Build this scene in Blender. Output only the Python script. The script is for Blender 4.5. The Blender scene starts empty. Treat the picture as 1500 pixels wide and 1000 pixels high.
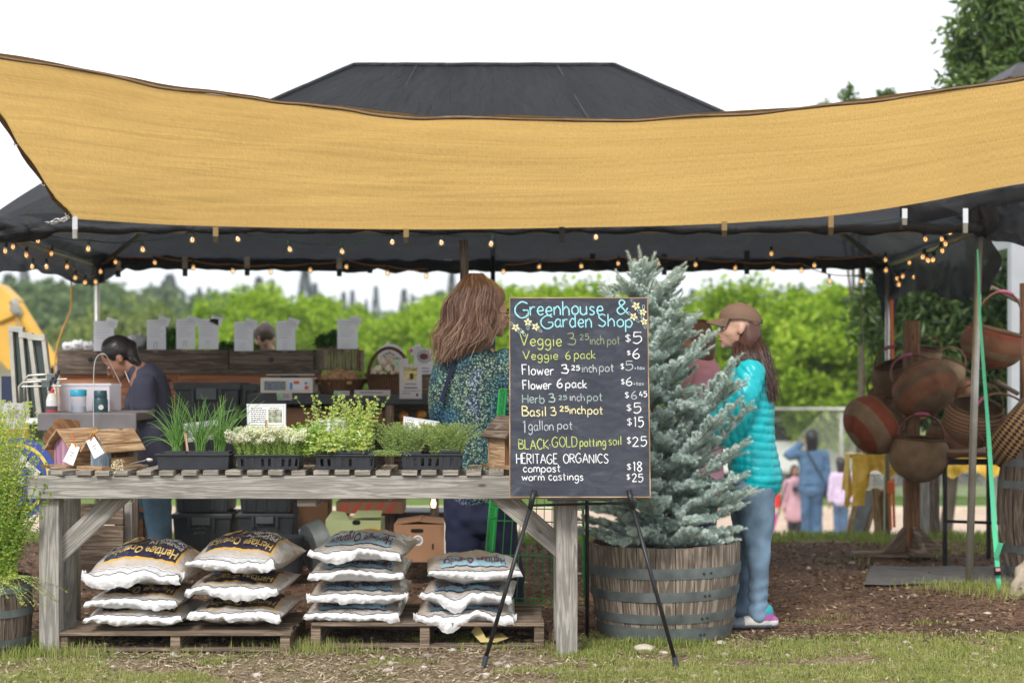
import bpy, math, random
import numpy as np
from mathutils import Vector, Matrix, noise, Quaternion
R = math.radians
S = bpy.context.scene
# ---------------------------------------------------------------- camera
FPX, HZ, CH = 2500.0, 530.0, 1.38          # focal length in photo pixels, horizon row, eye height
cd = bpy.data.cameras.new('camera'); cam = bpy.data.objects.new('camera', cd); S.collection.objects.link(cam)
cam.location = (0, 0, CH); cam.rotation_euler = (R(90), 0, 0)
cd.sensor_width = 36; cd.lens = 36*FPX/1500; cd.shift_y = (HZ-500)/1500
cd.clip_start = .1; cd.clip_end = 3000
cd.dof.use_dof = True; cd.dof.focus_distance = 8.2; cd.dof.aperture_fstop = 2.1
S.camera = cam
# ---------------------------------------------------------------- overcast sky and soft sun
SUN_EL, SUN_AZ = 42, 200                    # degrees; azimuth clockwise from +Y (205 = behind the camera, a little to the left)
w = bpy.data.worlds.new('World'); S.world = w; w.use_nodes = True
nt = w.node_tree; nt.nodes.clear()
out = nt.nodes.new('ShaderNodeOutputWorld'); bg = nt.nodes.new('ShaderNodeBackground')
sky = nt.nodes.new('ShaderNodeTexSky'); sky.sky_type = 'NISHITA'; sky.sun_disc = False
sky.sun_elevation = R(SUN_EL); sky.sun_rotation = R(SUN_AZ); sky.dust_density = 4; sky.air_density = 1
tc = nt.nodes.new('ShaderNodeTexCoord'); mp = nt.nodes.new('ShaderNodeMapping'); mp.inputs['Scale'].default_value = (1, 1, 3)
nz = nt.nodes.new('ShaderNodeTexNoise'); nz.inputs['Scale'].default_value = 1.6; nz.inputs['Detail'].default_value = 5
rp = nt.nodes.new('ShaderNodeValToRGB')
rp.color_ramp.elements[0].position = .38; rp.color_ramp.elements[0].color = (5.7, 6.05, 6.5, 1)
rp.color_ramp.elements[1].position = .62; rp.color_ramp.elements[1].color = (8.9, 9.1, 9.4, 1)
mx = nt.nodes.new('ShaderNodeMix'); mx.data_type = 'RGBA'; mx.inputs[0].default_value = .93
nt.links.new(tc.outputs['Generated'], mp.inputs[0]); nt.links.new(mp.outputs[0], nz.inputs['Vector'])
nt.links.new(nz.outputs['Fac'], rp.inputs[0]); nt.links.new(sky.outputs[0], mx.inputs[6]); nt.links.new(rp.outputs[0], mx.inputs[7])
nt.links.new(mx.outputs[2], bg.inputs[0]); bg.inputs[1].default_value = .108; nt.links.new(bg.outputs[0], out.inputs[0])
sl = bpy.data.lights.new('sun', 'SUN'); so = bpy.data.objects.new('sun', sl); S.collection.objects.link(so)
sl.energy = 2.0; sl.angle = R(14); sl.color = (1, .96, .9)
d = Vector((math.sin(R(SUN_AZ))*math.cos(R(SUN_EL)), math.cos(R(SUN_AZ))*math.cos(R(SUN_EL)), math.sin(R(SUN_EL))))
so.rotation_euler = d.to_track_quat('Z', 'Y').to_euler(); so.location = d*60
vs = S.view_settings; vs.view_transform = 'Standard'; vs.look = 'None'; vs.gamma = 1; vs.use_curve_mapping = False; vs.exposure = .68
S.cycles.max_bounces = 8; S.cycles.transparent_max_bounces = 16
try: S.cycles.volume_bounces = 0
except Exception: pass

# ---------------------------------------------------------------- helpers
rnd = random.Random(7); rng = np.random.default_rng(5)
def U(a, b): return rnd.uniform(a, b)
def P(px, py, Y): return Vector(((px-750)*Y/FPX, Y, CH-(py-HZ)*Y/FPX))   # a photo pixel at distance Y, in metres
def V(*a): return Vector(a)
C = S.collection

class MB:
    "collects shapes that belong to one piece"
    def __init__(s): s.v = []; s.f = []; s.m = []; s.uv = []
    def add(s, vs, fs, mi=0, uvs=None):
        n = len(s.v); s.v += [tuple(p) for p in vs]
        for i, f in enumerate(fs):
            s.f.append(tuple(n+k for k in f)); s.m.append(mi if isinstance(mi, int) else mi[i])
            s.uv += list(uvs[i]) if uvs else [(vs[k][0], vs[k][1]) for k in f]
        return s
    def box(s, c, size, rot=None, mi=0, taper=None):
        c = Vector(c); h = [x/2 for x in size]; L = max(range(3), key=lambda k: size[k])
        co = [(a*h[0], b*h[1], e*h[2]) for a in (-1, 1) for b in (-1, 1) for e in (-1, 1)]
        if taper: co = [(x*(taper[0] if z < 0 else 1), y*(taper[1] if z < 0 else 1), z) for x, y, z in co]
        F = [(0, 1, 3, 2), (4, 6, 7, 5), (0, 4, 5, 1), (2, 3, 7, 6), (0, 2, 6, 4), (1, 5, 7, 3)]
        o1, o2 = U(0, 9), U(0, 9); uvs = []
        for k, f in enumerate(F):
            n = k//2; ab = [i for i in range(3) if i != n]
            if L in ab: a, b = L, [i for i in ab if i != L][0]
            else: a, b = ab
            uvs.append([(co[q][a]+o1, co[q][b]+o2+n*.31) for q in f])
        M = rot.to_matrix() if isinstance(rot, (Quaternion,)) else (rot if rot is not None else Matrix.Identity(3))
        s.add([c+M@Vector(p) for p in co], F, mi, uvs); return s
    def bar(s, a, b, wd, th, up=(0, 0, 1), mi=0):
        "a board from a to b, wd along up x dir, th along up"
        a = Vector(a); b = Vector(b); x = (b-a).normalized(); y = Vector(up).cross(x).normalized(); z = x.cross(y)
        M = Matrix((x, y, z)).transposed(); s.box((a+b)/2, ((b-a).length, wd, th), M, mi); return s
    def tube(s, pts, r, n=8, mi=0, cap=True, closed=False, flat=1.0):
        pts = [Vector(p) for p in pts]; m = len(pts); rs = r if isinstance(r, (list, tuple)) else [r]*m
        t0 = (pts[1]-pts[0]).normalized(); up = Vector((0, 0, 1)) if abs(t0.z) < .9 else Vector((1, 0, 0))
        vs = []; ulen = 0; us = []; u0 = U(0, 9)
        for i, p in enumerate(pts):
            t = (pts[min(i+1, m-1)]-pts[max(i-1, 0)]) if not closed else (pts[(i+1) % m]-pts[i-1])
            t = t.normalized() if t.length > 1e-9 else t0
            a = up-t*up.dot(t); a = a.normalized() if a.length > 1e-6 else t.orthogonal().normalized(); up = a; b = t.cross(a)
            if i: ulen += (p-pts[i-1]).length
            us.append(ulen+u0)
            for k in range(n):
                g = 2*math.pi*k/n; vs.append(p+(a*math.cos(g)*flat+b*math.sin(g))*rs[i])
        fs = []; uvs = []; mm = m if closed else m-1
        for i in range(mm):
            j = (i+1) % m
            for k in range(n):
                l = (k+1) % n; fs.append((i*n+k, i*n+l, j*n+l, j*n+k))
                c = 2*math.pi*rs[i]/n; uj = us[j] if j > i else us[i]+.05
                uvs.append([(us[i], k*c), (us[i], (k+1)*c), (uj, (k+1)*c), (uj, k*c)])
        if cap and not closed:
            fs.append(tuple(range(n))[::-1]); uvs.append([(0, 0)]*n); fs.append(tuple((m-1)*n+k for k in range(n))); uvs.append([(0, 0)]*n)
        s.add(vs, fs, mi, uvs); return s
    def lathe(s, prof, c=(0, 0, 0), n=24, mi=0, M=None, a0=0, a1=None, mif=None, wob=0):
        "prof = [(r, z), ...] turned round z"
        c = Vector(c); full = a1 is None; a1 = a0+2*math.pi if full else a1; k_ = n if full else n+1
        vs = []
        for i, (r, z) in enumerate(prof):
            for k in range(k_):
                g = a0+(a1-a0)*k/n; q = Vector((r*math.cos(g), r*math.sin(g), z))
                if wob: q *= 1+wob*noise.noise(q*9)
                vs.append(c+(M@q if M else q))
        fs = []; uvs = []; ms = []; L = [0]
        for i in range(1, len(prof)): L.append(L[-1]+math.hypot(prof[i][0]-prof[i-1][0], prof[i][1]-prof[i-1][1]))
        R0 = max(p[0] for p in prof)
        for i in range(len(prof)-1):
            for k in range(n):
                l = (k+1) % k_; fs.append((i*k_+k, i*k_+l, (i+1)*k_+l, (i+1)*k_+k))
                g, h = 2*math.pi*k/n*R0, 2*math.pi*(k+1)/n*R0
                uvs.append([(g, L[i]), (h, L[i]), (h, L[i+1]), (g, L[i+1])]); ms.append(mif(i, k) if mif else mi)
        s.add(vs, fs, ms, uvs); return s
    def ball(s, c, r, n=12, mi=0, M=None, wob=0):
        r = (r, r, r) if not hasattr(r, '__len__') else r; m = n//2
        S3 = Matrix.Diagonal((r[0], r[1], r[2])); M = (M@S3) if M else S3
        s.lathe([(max(.002, math.sin(math.pi*i/m)), -math.cos(math.pi*i/m)) for i in range(m+1)], c, n, mi, M, wob=wob); return s
    def grid(s, fn, nu, nv, mi=0, uvfn=None):
        "fn(u,v) in [0,1]"
        vs = [fn(i/nu, j/nv) for j in range(nv+1) for i in range(nu+1)]; fs = []; uvs = []; ms = []
        for j in range(nv):
            for i in range(nu):
                a = j*(nu+1)+i; fs.append((a, a+1, a+nu+2, a+nu+1))
                c = [(i/nu, j/nv), ((i+1)/nu, j/nv), ((i+1)/nu, (j+1)/nv), (i/nu, (j+1)/nv)]
                uvs.append([uvfn(*q) for q in c] if uvfn else c)
                ms.append(mi if isinstance(mi, int) else mi((i+.5)/nu, (j+.5)/nv))
        s.add(vs, fs, ms, uvs); return s
    def quad(s, a, b, c, d, mi=0): s.add([a, b, c, d], [(0, 1, 2, 3)], mi, [[(0, 0), (1, 0), (1, 1), (0, 1)]]); return s
    def np(s, V_, F_, mi=0):
        "bulk triangles/quads from numpy arrays"
        n = len(s.v); s.v += V_.tolist() if isinstance(V_, np.ndarray) else V_
        F = (np.asarray(F_)+n).tolist(); s.f += F
        s.m += ([mi]*len(F) if isinstance(mi, int) else list(mi)); s.uv += [(0, 0)]*sum(len(f) for f in F); return s

def wpos(o):
    p = Vector((0, 0, 0))
    while o is not None: p = p+o.location; o = o.parent
    return p
def link(name, me, parent=None):
    o = bpy.data.objects.new(name, me); C.objects.link(o); o.parent = parent; return o
def build(name, mb, mats, parent=None, smooth=None, bevel=0, base=None, local=False):
    "one mesh object; vertices are given in the world and stored relative to the thing's base"
    me = bpy.data.meshes.new(name)
    off = wpos(parent) if parent is not None and not local else (Vector(base) if base is not None else Vector((0, 0, 0)))
    vs = np.array(mb.v, dtype=np.float64).reshape(-1, 3)-np.array(off)
    me.from_pydata(vs.tolist(), [], mb.f)
    mats = mats if isinstance(mats, (list, tuple)) else [mats]
    for m in mats: me.materials.append(m)
    me.polygons.foreach_set('material_index', mb.m)
    uv = me.uv_layers.new(name='UVMap'); uv.data.foreach_set('uv', np.array(mb.uv, dtype=np.float32).ravel())
    if smooth is not None:
        me.polygons.foreach_set('use_smooth', [True]*len(me.polygons))
        if smooth < 180: me.set_sharp_from_angle(angle=R(smooth))
    o = link(name, me, parent)
    if parent is None: o.location = off
    if bevel:
        b = o.modifiers.new('bevel', 'BEVEL'); b.width = bevel; b.segments = 2; b.limit_method = 'ANGLE'
    return o
def tag(o, label=None, cat=None, group=None, kind=None):
    if label: o['label'] = label
    if cat: o['category'] = cat
    if group: o['group'] = group
    if kind: o['kind'] = kind
    return o
def thing(name, label, cat, loc=(0, 0, 0), group=None):
    o = bpy.data.objects.new(name, None); o.empty_display_size = .1; C.objects.link(o); o.location = loc
    return tag(o, label, cat, group)
def kids(o): return [c for c in bpy.data.objects if c.parent == o]
def copy_tree(o, parent=None, ch=None):
    c = o.copy(); C.objects.link(c); c.parent = parent
    for k in (kids(o) if ch is None else ch): copy_tree(k, c)
    return c
def rotm(axis, deg): return Matrix.Rotation(R(deg), 3, axis)
def arc(c, r, a0, a1, n, ax='XZ', sc=(1, 1)):
    o = []
    for i in range(n+1):
        g = R(a0+(a1-a0)*i/n); x, y = r*math.cos(g)*sc[0], r*math.sin(g)*sc[1]
        o.append(Vector(c)+{'XZ': V(x, 0, y), 'XY': V(x, y, 0), 'YZ': V(0, x, y)}[ax])
    return o
def cat(pts, k=6, closed=False):
    "Catmull-Rom through points"
    pts = [Vector(p) for p in pts]; n = len(pts); o = []
    for i in range(n if closed else n-1):
        p = [pts[(i+j) % n] if closed else pts[min(max(i+j, 0), n-1)] for j in (-1, 0, 1, 2)]
        for q in range(k):
            t = q/k; o.append(.5*((2*p[1])+(p[2]-p[0])*t+(2*p[0]-5*p[1]+4*p[2]-p[3])*t*t+(-p[0]+3*p[1]-3*p[2]+p[3])*t**3))
    if not closed: o.append(pts[-1])
    return o
def sag(a, b, d, n=12):
    a, b = Vector(a), Vector(b); return [a.lerp(b, i/n)-V(0, 0, 4*d*(i/n)*(1-i/n)) for i in range(n+1)]

# ---------------------------------------------------------------- materials
def nodes(name):
    m = bpy.data.materials.new(name); m.use_nodes = True; t = m.node_tree; t.nodes.clear(); return m, t
def N(t, kind, **kw):
    n = t.nodes.new('ShaderNode'+kind)
    for k, v in kw.items():
        if hasattr(n, k) and k not in ('inputs',): setattr(n, k, v)
    return n
def c4(c): return (c[0], c[1], c[2], 1)
def coordn(t, coord, stretch):
    tc = N(t, 'TexCoord'); mp = N(t, 'Mapping'); mp.inputs['Scale'].default_value = stretch
    oi = N(t, 'ObjectInfo'); ml = N(t, 'VectorMath', operation='ADD'); cb = N(t, 'CombineXYZ'); mu = N(t, 'Math', operation='MULTIPLY'); mu.inputs[1].default_value = 37
    t.links.new(oi.outputs['Random'], mu.inputs[0])
    for k in range(3): t.links.new(mu.outputs[0], cb.inputs[k])
    t.links.new(tc.outputs[coord], ml.inputs[0]); t.links.new(cb.outputs[0], ml.inputs[1]); t.links.new(ml.outputs[0], mp.inputs[0]); return mp.outputs[0]
def noi(t, vec, scale, detail=4, dist=0, rough=.55):
    n = N(t, 'TexNoise'); n.inputs['Scale'].default_value = scale; n.inputs['Detail'].default_value = detail
    n.inputs['Distortion'].default_value = dist; n.inputs['Roughness'].default_value = rough; t.links.new(vec, n.inputs['Vector']); return n.outputs['Fac']
def ramp(t, fac, stops):
    r = N(t, 'ValToRGB'); e = r.color_ramp.elements
    while len(e) < len(stops): e.new(.5)
    for i, (p, c) in enumerate(stops): e[i].position = p; e[i].color = c4(c)
    t.links.new(fac, r.inputs[0]); return r.outputs[0]
def mixc(t, a, b, fac, mode='MIX'):
    m = N(t, 'Mix', data_type='RGBA', blend_type=mode)
    for i, x in ((0, fac), (6, a), (7, b)):
        if isinstance(x, (int, float)): m.inputs[i].default_value = x
        elif isinstance(x, (tuple, list)): m.inputs[i].default_value = c4(x)
        else: t.links.new(x, m.inputs[i])
    return m.outputs[2]
def finish(m, t, col, rough=.7, bumps=(), metal=0, transl=0, spec=.5, coat=0, alpha=None, tcol=None, sheen=0):
    b = N(t, 'BsdfPrincipled'); o = N(t, 'OutputMaterial')
    if isinstance(col, (tuple, list)): b.inputs['Base Color'].default_value = c4(col)
    else: t.links.new(col, b.inputs['Base Color'])
    if isinstance(rough, (int, float)): b.inputs['Roughness'].default_value = rough
    else: t.links.new(rough, b.inputs['Roughness'])
    b.inputs['Metallic'].default_value = metal; b.inputs['Specular IOR Level'].default_value = spec
    b.inputs['Coat Weight'].default_value = coat
    if sheen: b.inputs['Sheen Weight'].default_value = sheen
    last = None
    for h, st, ds in bumps:
        n = N(t, 'Bump'); n.inputs['Strength'].default_value = st; n.inputs['Distance'].default_value = ds; t.links.new(h, n.inputs['Height'])
        if last: t.links.new(last, n.inputs['Normal'])
        last = n.outputs[0]
    if last: t.links.new(last, b.inputs['Normal'])
    sh = b.outputs[0]
    if transl:
        tr = N(t, 'BsdfTranslucent'); mx = N(t, 'MixShader'); mx.inputs[0].default_value = transl
        c = tcol if tcol is not None else col
        if isinstance(c, (tuple, list)): tr.inputs[0].default_value = c4(c)
        else: t.links.new(c, tr.inputs[0])
        if last: t.links.new(last, tr.inputs['Normal'])
        t.links.new(sh, mx.inputs[1]); t.links.new(tr.outputs[0], mx.inputs[2]); sh = mx.outputs[0]
    if alpha is not None:
        tp = N(t, 'BsdfTransparent'); mx = N(t, 'MixShader')
        if isinstance(alpha, (int, float)): mx.inputs[0].default_value = alpha
        else: t.links.new(alpha, mx.inputs[0])
        t.links.new(tp.outputs[0], mx.inputs[1]); t.links.new(sh, mx.inputs[2]); sh = mx.outputs[0]
    t.links.new(sh, o.inputs[0]); return m
_mc = {}
def mat(name, c, rough=.7, var=.18, scale=6, bump=.15, bs=60, bd=.004, metal=0, coord='Object', stretch=(1, 1, 1), c2=None, **kw):
    if name in _mc: return _mc[name]
    m, t = nodes(name); v = coordn(t, coord, stretch); f = noi(t, v, scale, 5)
    c2 = c2 or tuple(min(1, x*(1+var)) for x in c); c1 = tuple(x*(1-var) for x in c) if kw.pop('dark', True) else c
    col = ramp(t, f, [(.3, c1), (.7, c2)])
    bumps = [(noi(t, v, bs, 3), bump, bd)] if bump else []
    _mc[name] = finish(m, t, col, rough, bumps, metal, **kw); return _mc[name]
def wood(name, c1, c2, dark=None, k=1.0, bump=.5, rough=.8, blot=.5):
    "weathered board: u runs along the grain (metres)"
    m, t = nodes(name); v = coordn(t, 'UV', (1, 1, 1))
    mp = N(t, 'Mapping'); mp.inputs['Scale'].default_value = (1.6*k, 26*k, 1); t.links.new(v, mp.inputs[0])
    mf = N(t, 'Mapping'); mf.inputs['Scale'].default_value = (9*k, 260*k, 1); t.links.new(v, mf.inputs[0])
    big = noi(t, mp.outputs[0], 1, 4, .7); fine = noi(t, mf.outputs[0], 1, 5, .2, .7); bl = noi(t, v, 5*k, 4)
    sn = N(t, 'Math', operation='MULTIPLY'); sn.inputs[1].default_value = 34; t.links.new(big, sn.inputs[0])
    s2 = N(t, 'Math', operation='SINE'); t.links.new(sn.outputs[0], s2.inputs[0])
    s3 = N(t, 'MapRange'); s3.inputs[1].default_value = -1; s3.inputs[2].default_value = 1; t.links.new(s2.outputs[0], s3.inputs[0])
    dark = dark or tuple(x*.35 for x in c1)
    a = ramp(t, s3.outputs[0], [(0, tuple(x*.86 for x in c1)), (.4, c1), (1, c2)])
    b = mixc(t, a, ramp(t, fine, [(.36, (.45, .43, .41)), (.6, (1, 1, 1))]), .5, 'MULTIPLY')
    col = mixc(t, b, dark, ramp(t, bl, [(.52, (0, 0, 0)), (.75, (blot,)*3)]))
    vo = N(t, 'TexVoronoi'); mk = N(t, 'Mapping'); mk.inputs['Scale'].default_value = (2.6*k, 7*k, 1); t.links.new(v, mk.inputs[0]); t.links.new(mk.outputs[0], vo.inputs['Vector']); vo.inputs['Scale'].default_value = 1
    kn = ramp(t, vo.outputs['Distance'], [(.035, (1, 1, 1)), (.075, (0, 0, 0))])
    col = mixc(t, col, dark, kn)
    _mc[name] = finish(m, t, col, rough, [(s3.outputs[0], bump*.35, .003), (fine, bump, .002)], spec=.3); return _mc[name]
def flat(name, c, rough=.8, **kw):
    if name in _mc: return _mc[name]
    m, t = nodes(name); _mc[name] = finish(m, t, c, rough, **kw); return _mc[name]
def emis(name, c, s):
    m, t = nodes(name); e = N(t, 'Emission'); e.inputs[0].default_value = c4(c); e.inputs[1].default_value = s
    o = N(t, 'OutputMaterial'); t.links.new(e.outputs[0], o.inputs[0]); return m
def leafmat(name, cs, transl=.45, rough=.55, scale=2.2):
    "foliage: every leaf island gets its own tint"
    m, t = nodes(name); g = N(t, 'NewGeometry'); tc = N(t, 'TexCoord'); n = noi(t, tc.outputs['Object'], scale, 2)
    a = N(t, 'Math', operation='MULTIPLY_ADD'); a.inputs[1].default_value = .55; t.links.new(g.outputs['Random Per Island'], a.inputs[0])
    b = N(t, 'Math', operation='MULTIPLY'); b.inputs[1].default_value = .55; t.links.new(n, b.inputs[0]); t.links.new(b.outputs[0], a.inputs[2])
    k = len(cs)-1; col = ramp(t, a.outputs[0], [(.12+.76*i/k, c) for i, c in enumerate(cs)])
    tcol = mixc(t, col, (1.0, 1.15, .45), 1.0, 'MULTIPLY')
    return finish(m, t, col, rough, transl=transl, tcol=tcol, spec=.35)

# bulk leaves with numpy
def unit(n): v = rng.normal(size=(n, 3)); return v/np.linalg.norm(v, axis=1)[:, None]
def leaves(pos, L, W, up=.3, dirs=None, fold=0.25):
    "leaf = bent diamond of 2 quads-ish (4 verts + mid): returns verts, faces"
    n = len(pos); L = np.broadcast_to(L, n)[:, None]; W = np.broadcast_to(W, n)[:, None]
    d = unit(n) if dirs is None else dirs; d = d/np.linalg.norm(d, axis=1)[:, None]
    s = np.cross(d, unit(n)); s /= np.linalg.norm(s, axis=1)[:, None]+1e-9; nn = np.cross(d, s)
    a = pos; b = pos+d*L*.45+s*W/2+nn*W*fold; c = pos+d*L; e = pos+d*L*.45-s*W/2+nn*W*fold
    Vv = np.stack([a, b, c, e], 1).reshape(-1, 3); i = np.arange(n)[:, None]*4
    return Vv, np.concatenate([i+[0, 1, 2], i+[0, 2, 3]], 0)
def blades(pos, H, W, lean, curve=.6):
    "grass blades: 2 segments, 3 tris -> quad + tri as tris"
    n = len(pos); a = rng.uniform(0, 2*np.pi, n); d = np.stack([np.cos(a), np.sin(a), np.zeros(n)], 1); s = np.stack([-d[:, 1], d[:, 0], d[:, 2]], 1)
    H = np.broadcast_to(H, n)[:, None]; W = np.broadcast_to(W, n)[:, None]; l = (rng.uniform(0, 1, n)*lean)[:, None]; z = np.array([[0, 0, 1.]])
    m = pos+z*H*.6+d*H*l*.4; t = pos+z*H*(1-.35*l)+d*H*l*(.4+curve)
    Vv = np.stack([pos-s*W/2, pos+s*W/2, m-s*W*.35, m+s*W*.35, t], 1).reshape(-1, 3); i = np.arange(n)[:, None]*5
    return Vv, np.concatenate([i+[0, 1, 3], i+[0, 3, 2], i+[2, 3, 4]], 0)
def fbm(x, y, s=1., seed=0, o=3):
    out = np.zeros(len(x)); amp = 1
    for k in range(o):
        out += amp*np.array([noise.noise((float(a)*s, float(b)*s, seed+k*7.1)) for a, b in zip(x, y)]); amp *= .5; s *= 2
    return out
# ================================================================ shared materials
m_grey_wood = wood('grey_wood', (.29, .275, .25), (.42, .40, .37), (.09, .075, .065), 1, .6)
m_slat_wood = wood('slat_wood', (.26, .235, .20), (.42, .38, .33), (.07, .06, .05), 1, .6)
m_dark_wood = wood('dark_wood', (.12, .088, .068), (.23, .18, .145), (.02, .017, .015), 1, .5)
m_brown_wood = wood('brown_wood', (.17, .085, .04), (.27, .14, .07), (.06, .03, .015), 1, .4)
m_ply = wood('plywood', (.36, .15, .075), (.50, .23, .12), (.10, .03, .015), .6, .25)
m_cedar = wood('cedar_wood', (.36, .22, .12), (.60, .43, .27), (.16, .08, .04), 1.3, .6)
m_pallet = wood('pallet_wood', (.17, .125, .09), (.33, .25, .185), (.05, .035, .025), 1, .7)
m_stave = wood('barrel_stave', (.185, .15, .12), (.37, .31, .25), (.06, .047, .038), 1, .7, blot=.8)
m_hoop = mat('galvanised_hoop', (.15, .175, .18), .5, .35, 9, .25, 50, .002, metal=.45)
m_steel = mat('steel_pipe', (.42, .41, .38), .42, .2, 7, .15, 90, .001, metal=.7)
m_chrome = flat('chrome', (.75, .75, .74), .22, metal=1)
m_black_metal = mat('black_metal', (.018, .018, .02), .38, .3, 12, .1, 90, .001, metal=.3)
m_black_plastic = mat('black_plastic', (.022, .026, .033), .5, .3, 14, .15, 70, .001)
m_tote = mat('tote_plastic', (.045, .052, .06), .45, .25, 6, .1, 60, .001)
m_card = mat('cardboard', (.33, .18, .10), .85, .12, 5, .1, 80, .001)
m_paper = mat('paper', (.84, .84, .88), .7, .03, 5, .05, 30, .001, transl=.6)
m_blackcloth = None
def cloth_mesh_mat(name, c, transl, tc_, hole=.0):
    m, t = nodes(name); v = coordn(t, 'UV', (1, 1, 1)); f = noi(t, v, 1.5, 5); g = noi(t, v, 7, 5, .6); h = noi(t, v, 150, 2)
    wv = N(t, 'TexWave', wave_type='BANDS', bands_direction='X'); wv.inputs['Scale'].default_value = 22; wv.inputs['Distortion'].default_value = .6; t.links.new(v, wv.inputs[0])
    col = ramp(t, f, [(.3, tuple(x*.8 for x in c)), (.7, tuple(x*1.35 for x in c))])
    col = mixc(t, col, tuple(x*1.6 for x in c), ramp(t, wv.outputs[0], [(.5, (0, 0, 0)), (1, (.35, .35, .35))]))
    finish(m, t, col, .58, [(g, .8, .05), (noi(t, v, 22, 4, .8), .35, .012), (h, .25, .003)], transl=transl, tcol=tc_, spec=.45, alpha=1-hole); _mc[name] = m; return m
m_shade = cloth_mesh_mat('black_shade_cloth', (.028, .030, .035), .4, (.026, .028, .034), .02)

# ================================================================ GROUND
def gz(x, y):
    t = min(max((y-13.15)/3.6, 0), 1); t = t*t*(3-2*t)
    z = -1.3*t+.03*math.exp(-((y-13)/.7)**2)
    z += .012*noise.noise((x*1.3, y*1.3, 0))+.006*noise.noise((x*5, y*5, 3))
    if y > 60: z -= .004*(y-60)*0
    return z
def axis(a, b, h0, grow, c=0):
    o = [0]; s = h0
    while o[-1] < b: o.append(o[-1]+s); s *= grow
    return o
xs = [-x for x in axis(0, 1500, .12, 1.06)[:0:-1]]+axis(0, 1500, .12, 1.06)
ys = [-40, -12, -3, 2, 4, 5.5]+[6.2+.12*i for i in range(100)]+[18.2+v for v in axis(0, 1500, .3, 1.08)[1:]]
vs = [(x, y, gz(x, y)) for y in ys for x in xs]; nx = len(xs)
fs = [(j*nx+i, j*nx+i+1, (j+1)*nx+i+1, (j+1)*nx+i) for j in range(len(ys)-1) for i in range(nx-1)]
g = MB(); g.add(vs, fs)
m, t = nodes('ground_soil_grass'); v = coordn(t, 'Object', (1, 1, 1))
base = ramp(t, noi(t, v, 2.4, 6), [(.36, (.24, .18, .12)), (.52, (.34, .27, .185)), (.66, (.17, .18, .06))])
fine = ramp(t, noi(t, v, 60, 4, 0, .75), [(.35, (.5, .46, .42)), (.62, (1.25, 1.2, 1.1))])
far = N(t, 'SeparateXYZ'); tc = N(t, 'TexCoord'); t.links.new(tc.outputs['Object'], far.inputs[0])
mr = N(t, 'MapRange'); mr.inputs[1].default_value = 12.6; mr.inputs[2].default_value = 13.4; t.links.new(far.outputs[1], mr.inputs[0])
grn = ramp(t, noi(t, v, .8, 5), [(.35, (.075, .13, .03)), (.65, (.15, .22, .05))])
finish(m, t, mixc(t, mixc(t, base, fine, 1, 'MULTIPLY'), grn, mr.outputs[0]), .95, [(noi(t, v, 45, 5, 0, .8), .9, .02)], spec=.2)
tag(build('ground', g, m, smooth=180), kind='structure')

def outline_sheet(name, pts, z, m, h=.25):
    "irregular sheet following the ground: scan rows"
    g = MB(); xs_ = [p[0] for p in pts]
    return g
# mulch under the tent: rows in y, ragged front edge
def mulch_front(x): return 8.42+.10*noise.noise((x*1.7, 0, 4))+.05*noise.noise((x*6, 2, 4))+(.10 if x > 1 else 0)
def mulch_back(x): return 12.75+.15*noise.noise((x*1.3, 9, 4))+.06*noise.noise((x*5, 5, 4))
g = MB(); g.grid(lambda u, q: (lambda x: (lambda y: (x, y, gz(x, y)+.006+.008*noise.noise((x*4, y*4, 8))*math.sin(q*math.pi)))(mulch_front(x)*(1-q)+mulch_back(x)*q))(-7+14*u), 240, 70)
m, t = nodes('bark_mulch'); v = coordn(t, 'Object', (1, 1, 1))
a = ramp(t, noi(t, v, 42, 5, .4, .8), [(.33, (.07, .042, .028)), (.52, (.20, .125, .082)), (.72, (.42, .31, .22))])
b = ramp(t, noi(t, v, 1.6, 4), [(.35, (.6, .58, .56)), (.65, (1.15, 1.1, 1.05))])
finish(m, t, mixc(t, a, b, 1, 'MULTIPLY'), .95, [(noi(t, v, 30, 5, .5, .8), 1, .03)], spec=.2)
tag(build('mulch_ground', g, m, smooth=180), kind='structure')
# gravel path beyond the drop
g = MB(); g.grid(lambda u, q: (lambda x, y: (x, y, gz(x, y)+.012))(-30+60*u, 23.6+6.6*q+.3*noise.noise((u*20, q, 2))), 80, 10)
tag(build('path', g, mat('path_gravel', (.50, .38, .29), .95, .18, 3, .4, 30, .02), smooth=180), kind='structure')
g = MB(); g.bar((-30, 30.25, -1.24), (30, 30.25, -1.24), .14, .12)
tag(build('path_edging', g, mat('edging_stone', (.55, .47, .37), .9), bevel=.01), kind='structure')
g = MB(); g.grid(lambda u, q: (-4+70*u, 40+22*q, gz(0, 45)+.008), 10, 4)
tag(build('parking_area', g, mat('asphalt', (.16, .155, .15), .9)), kind='structure')

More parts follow.
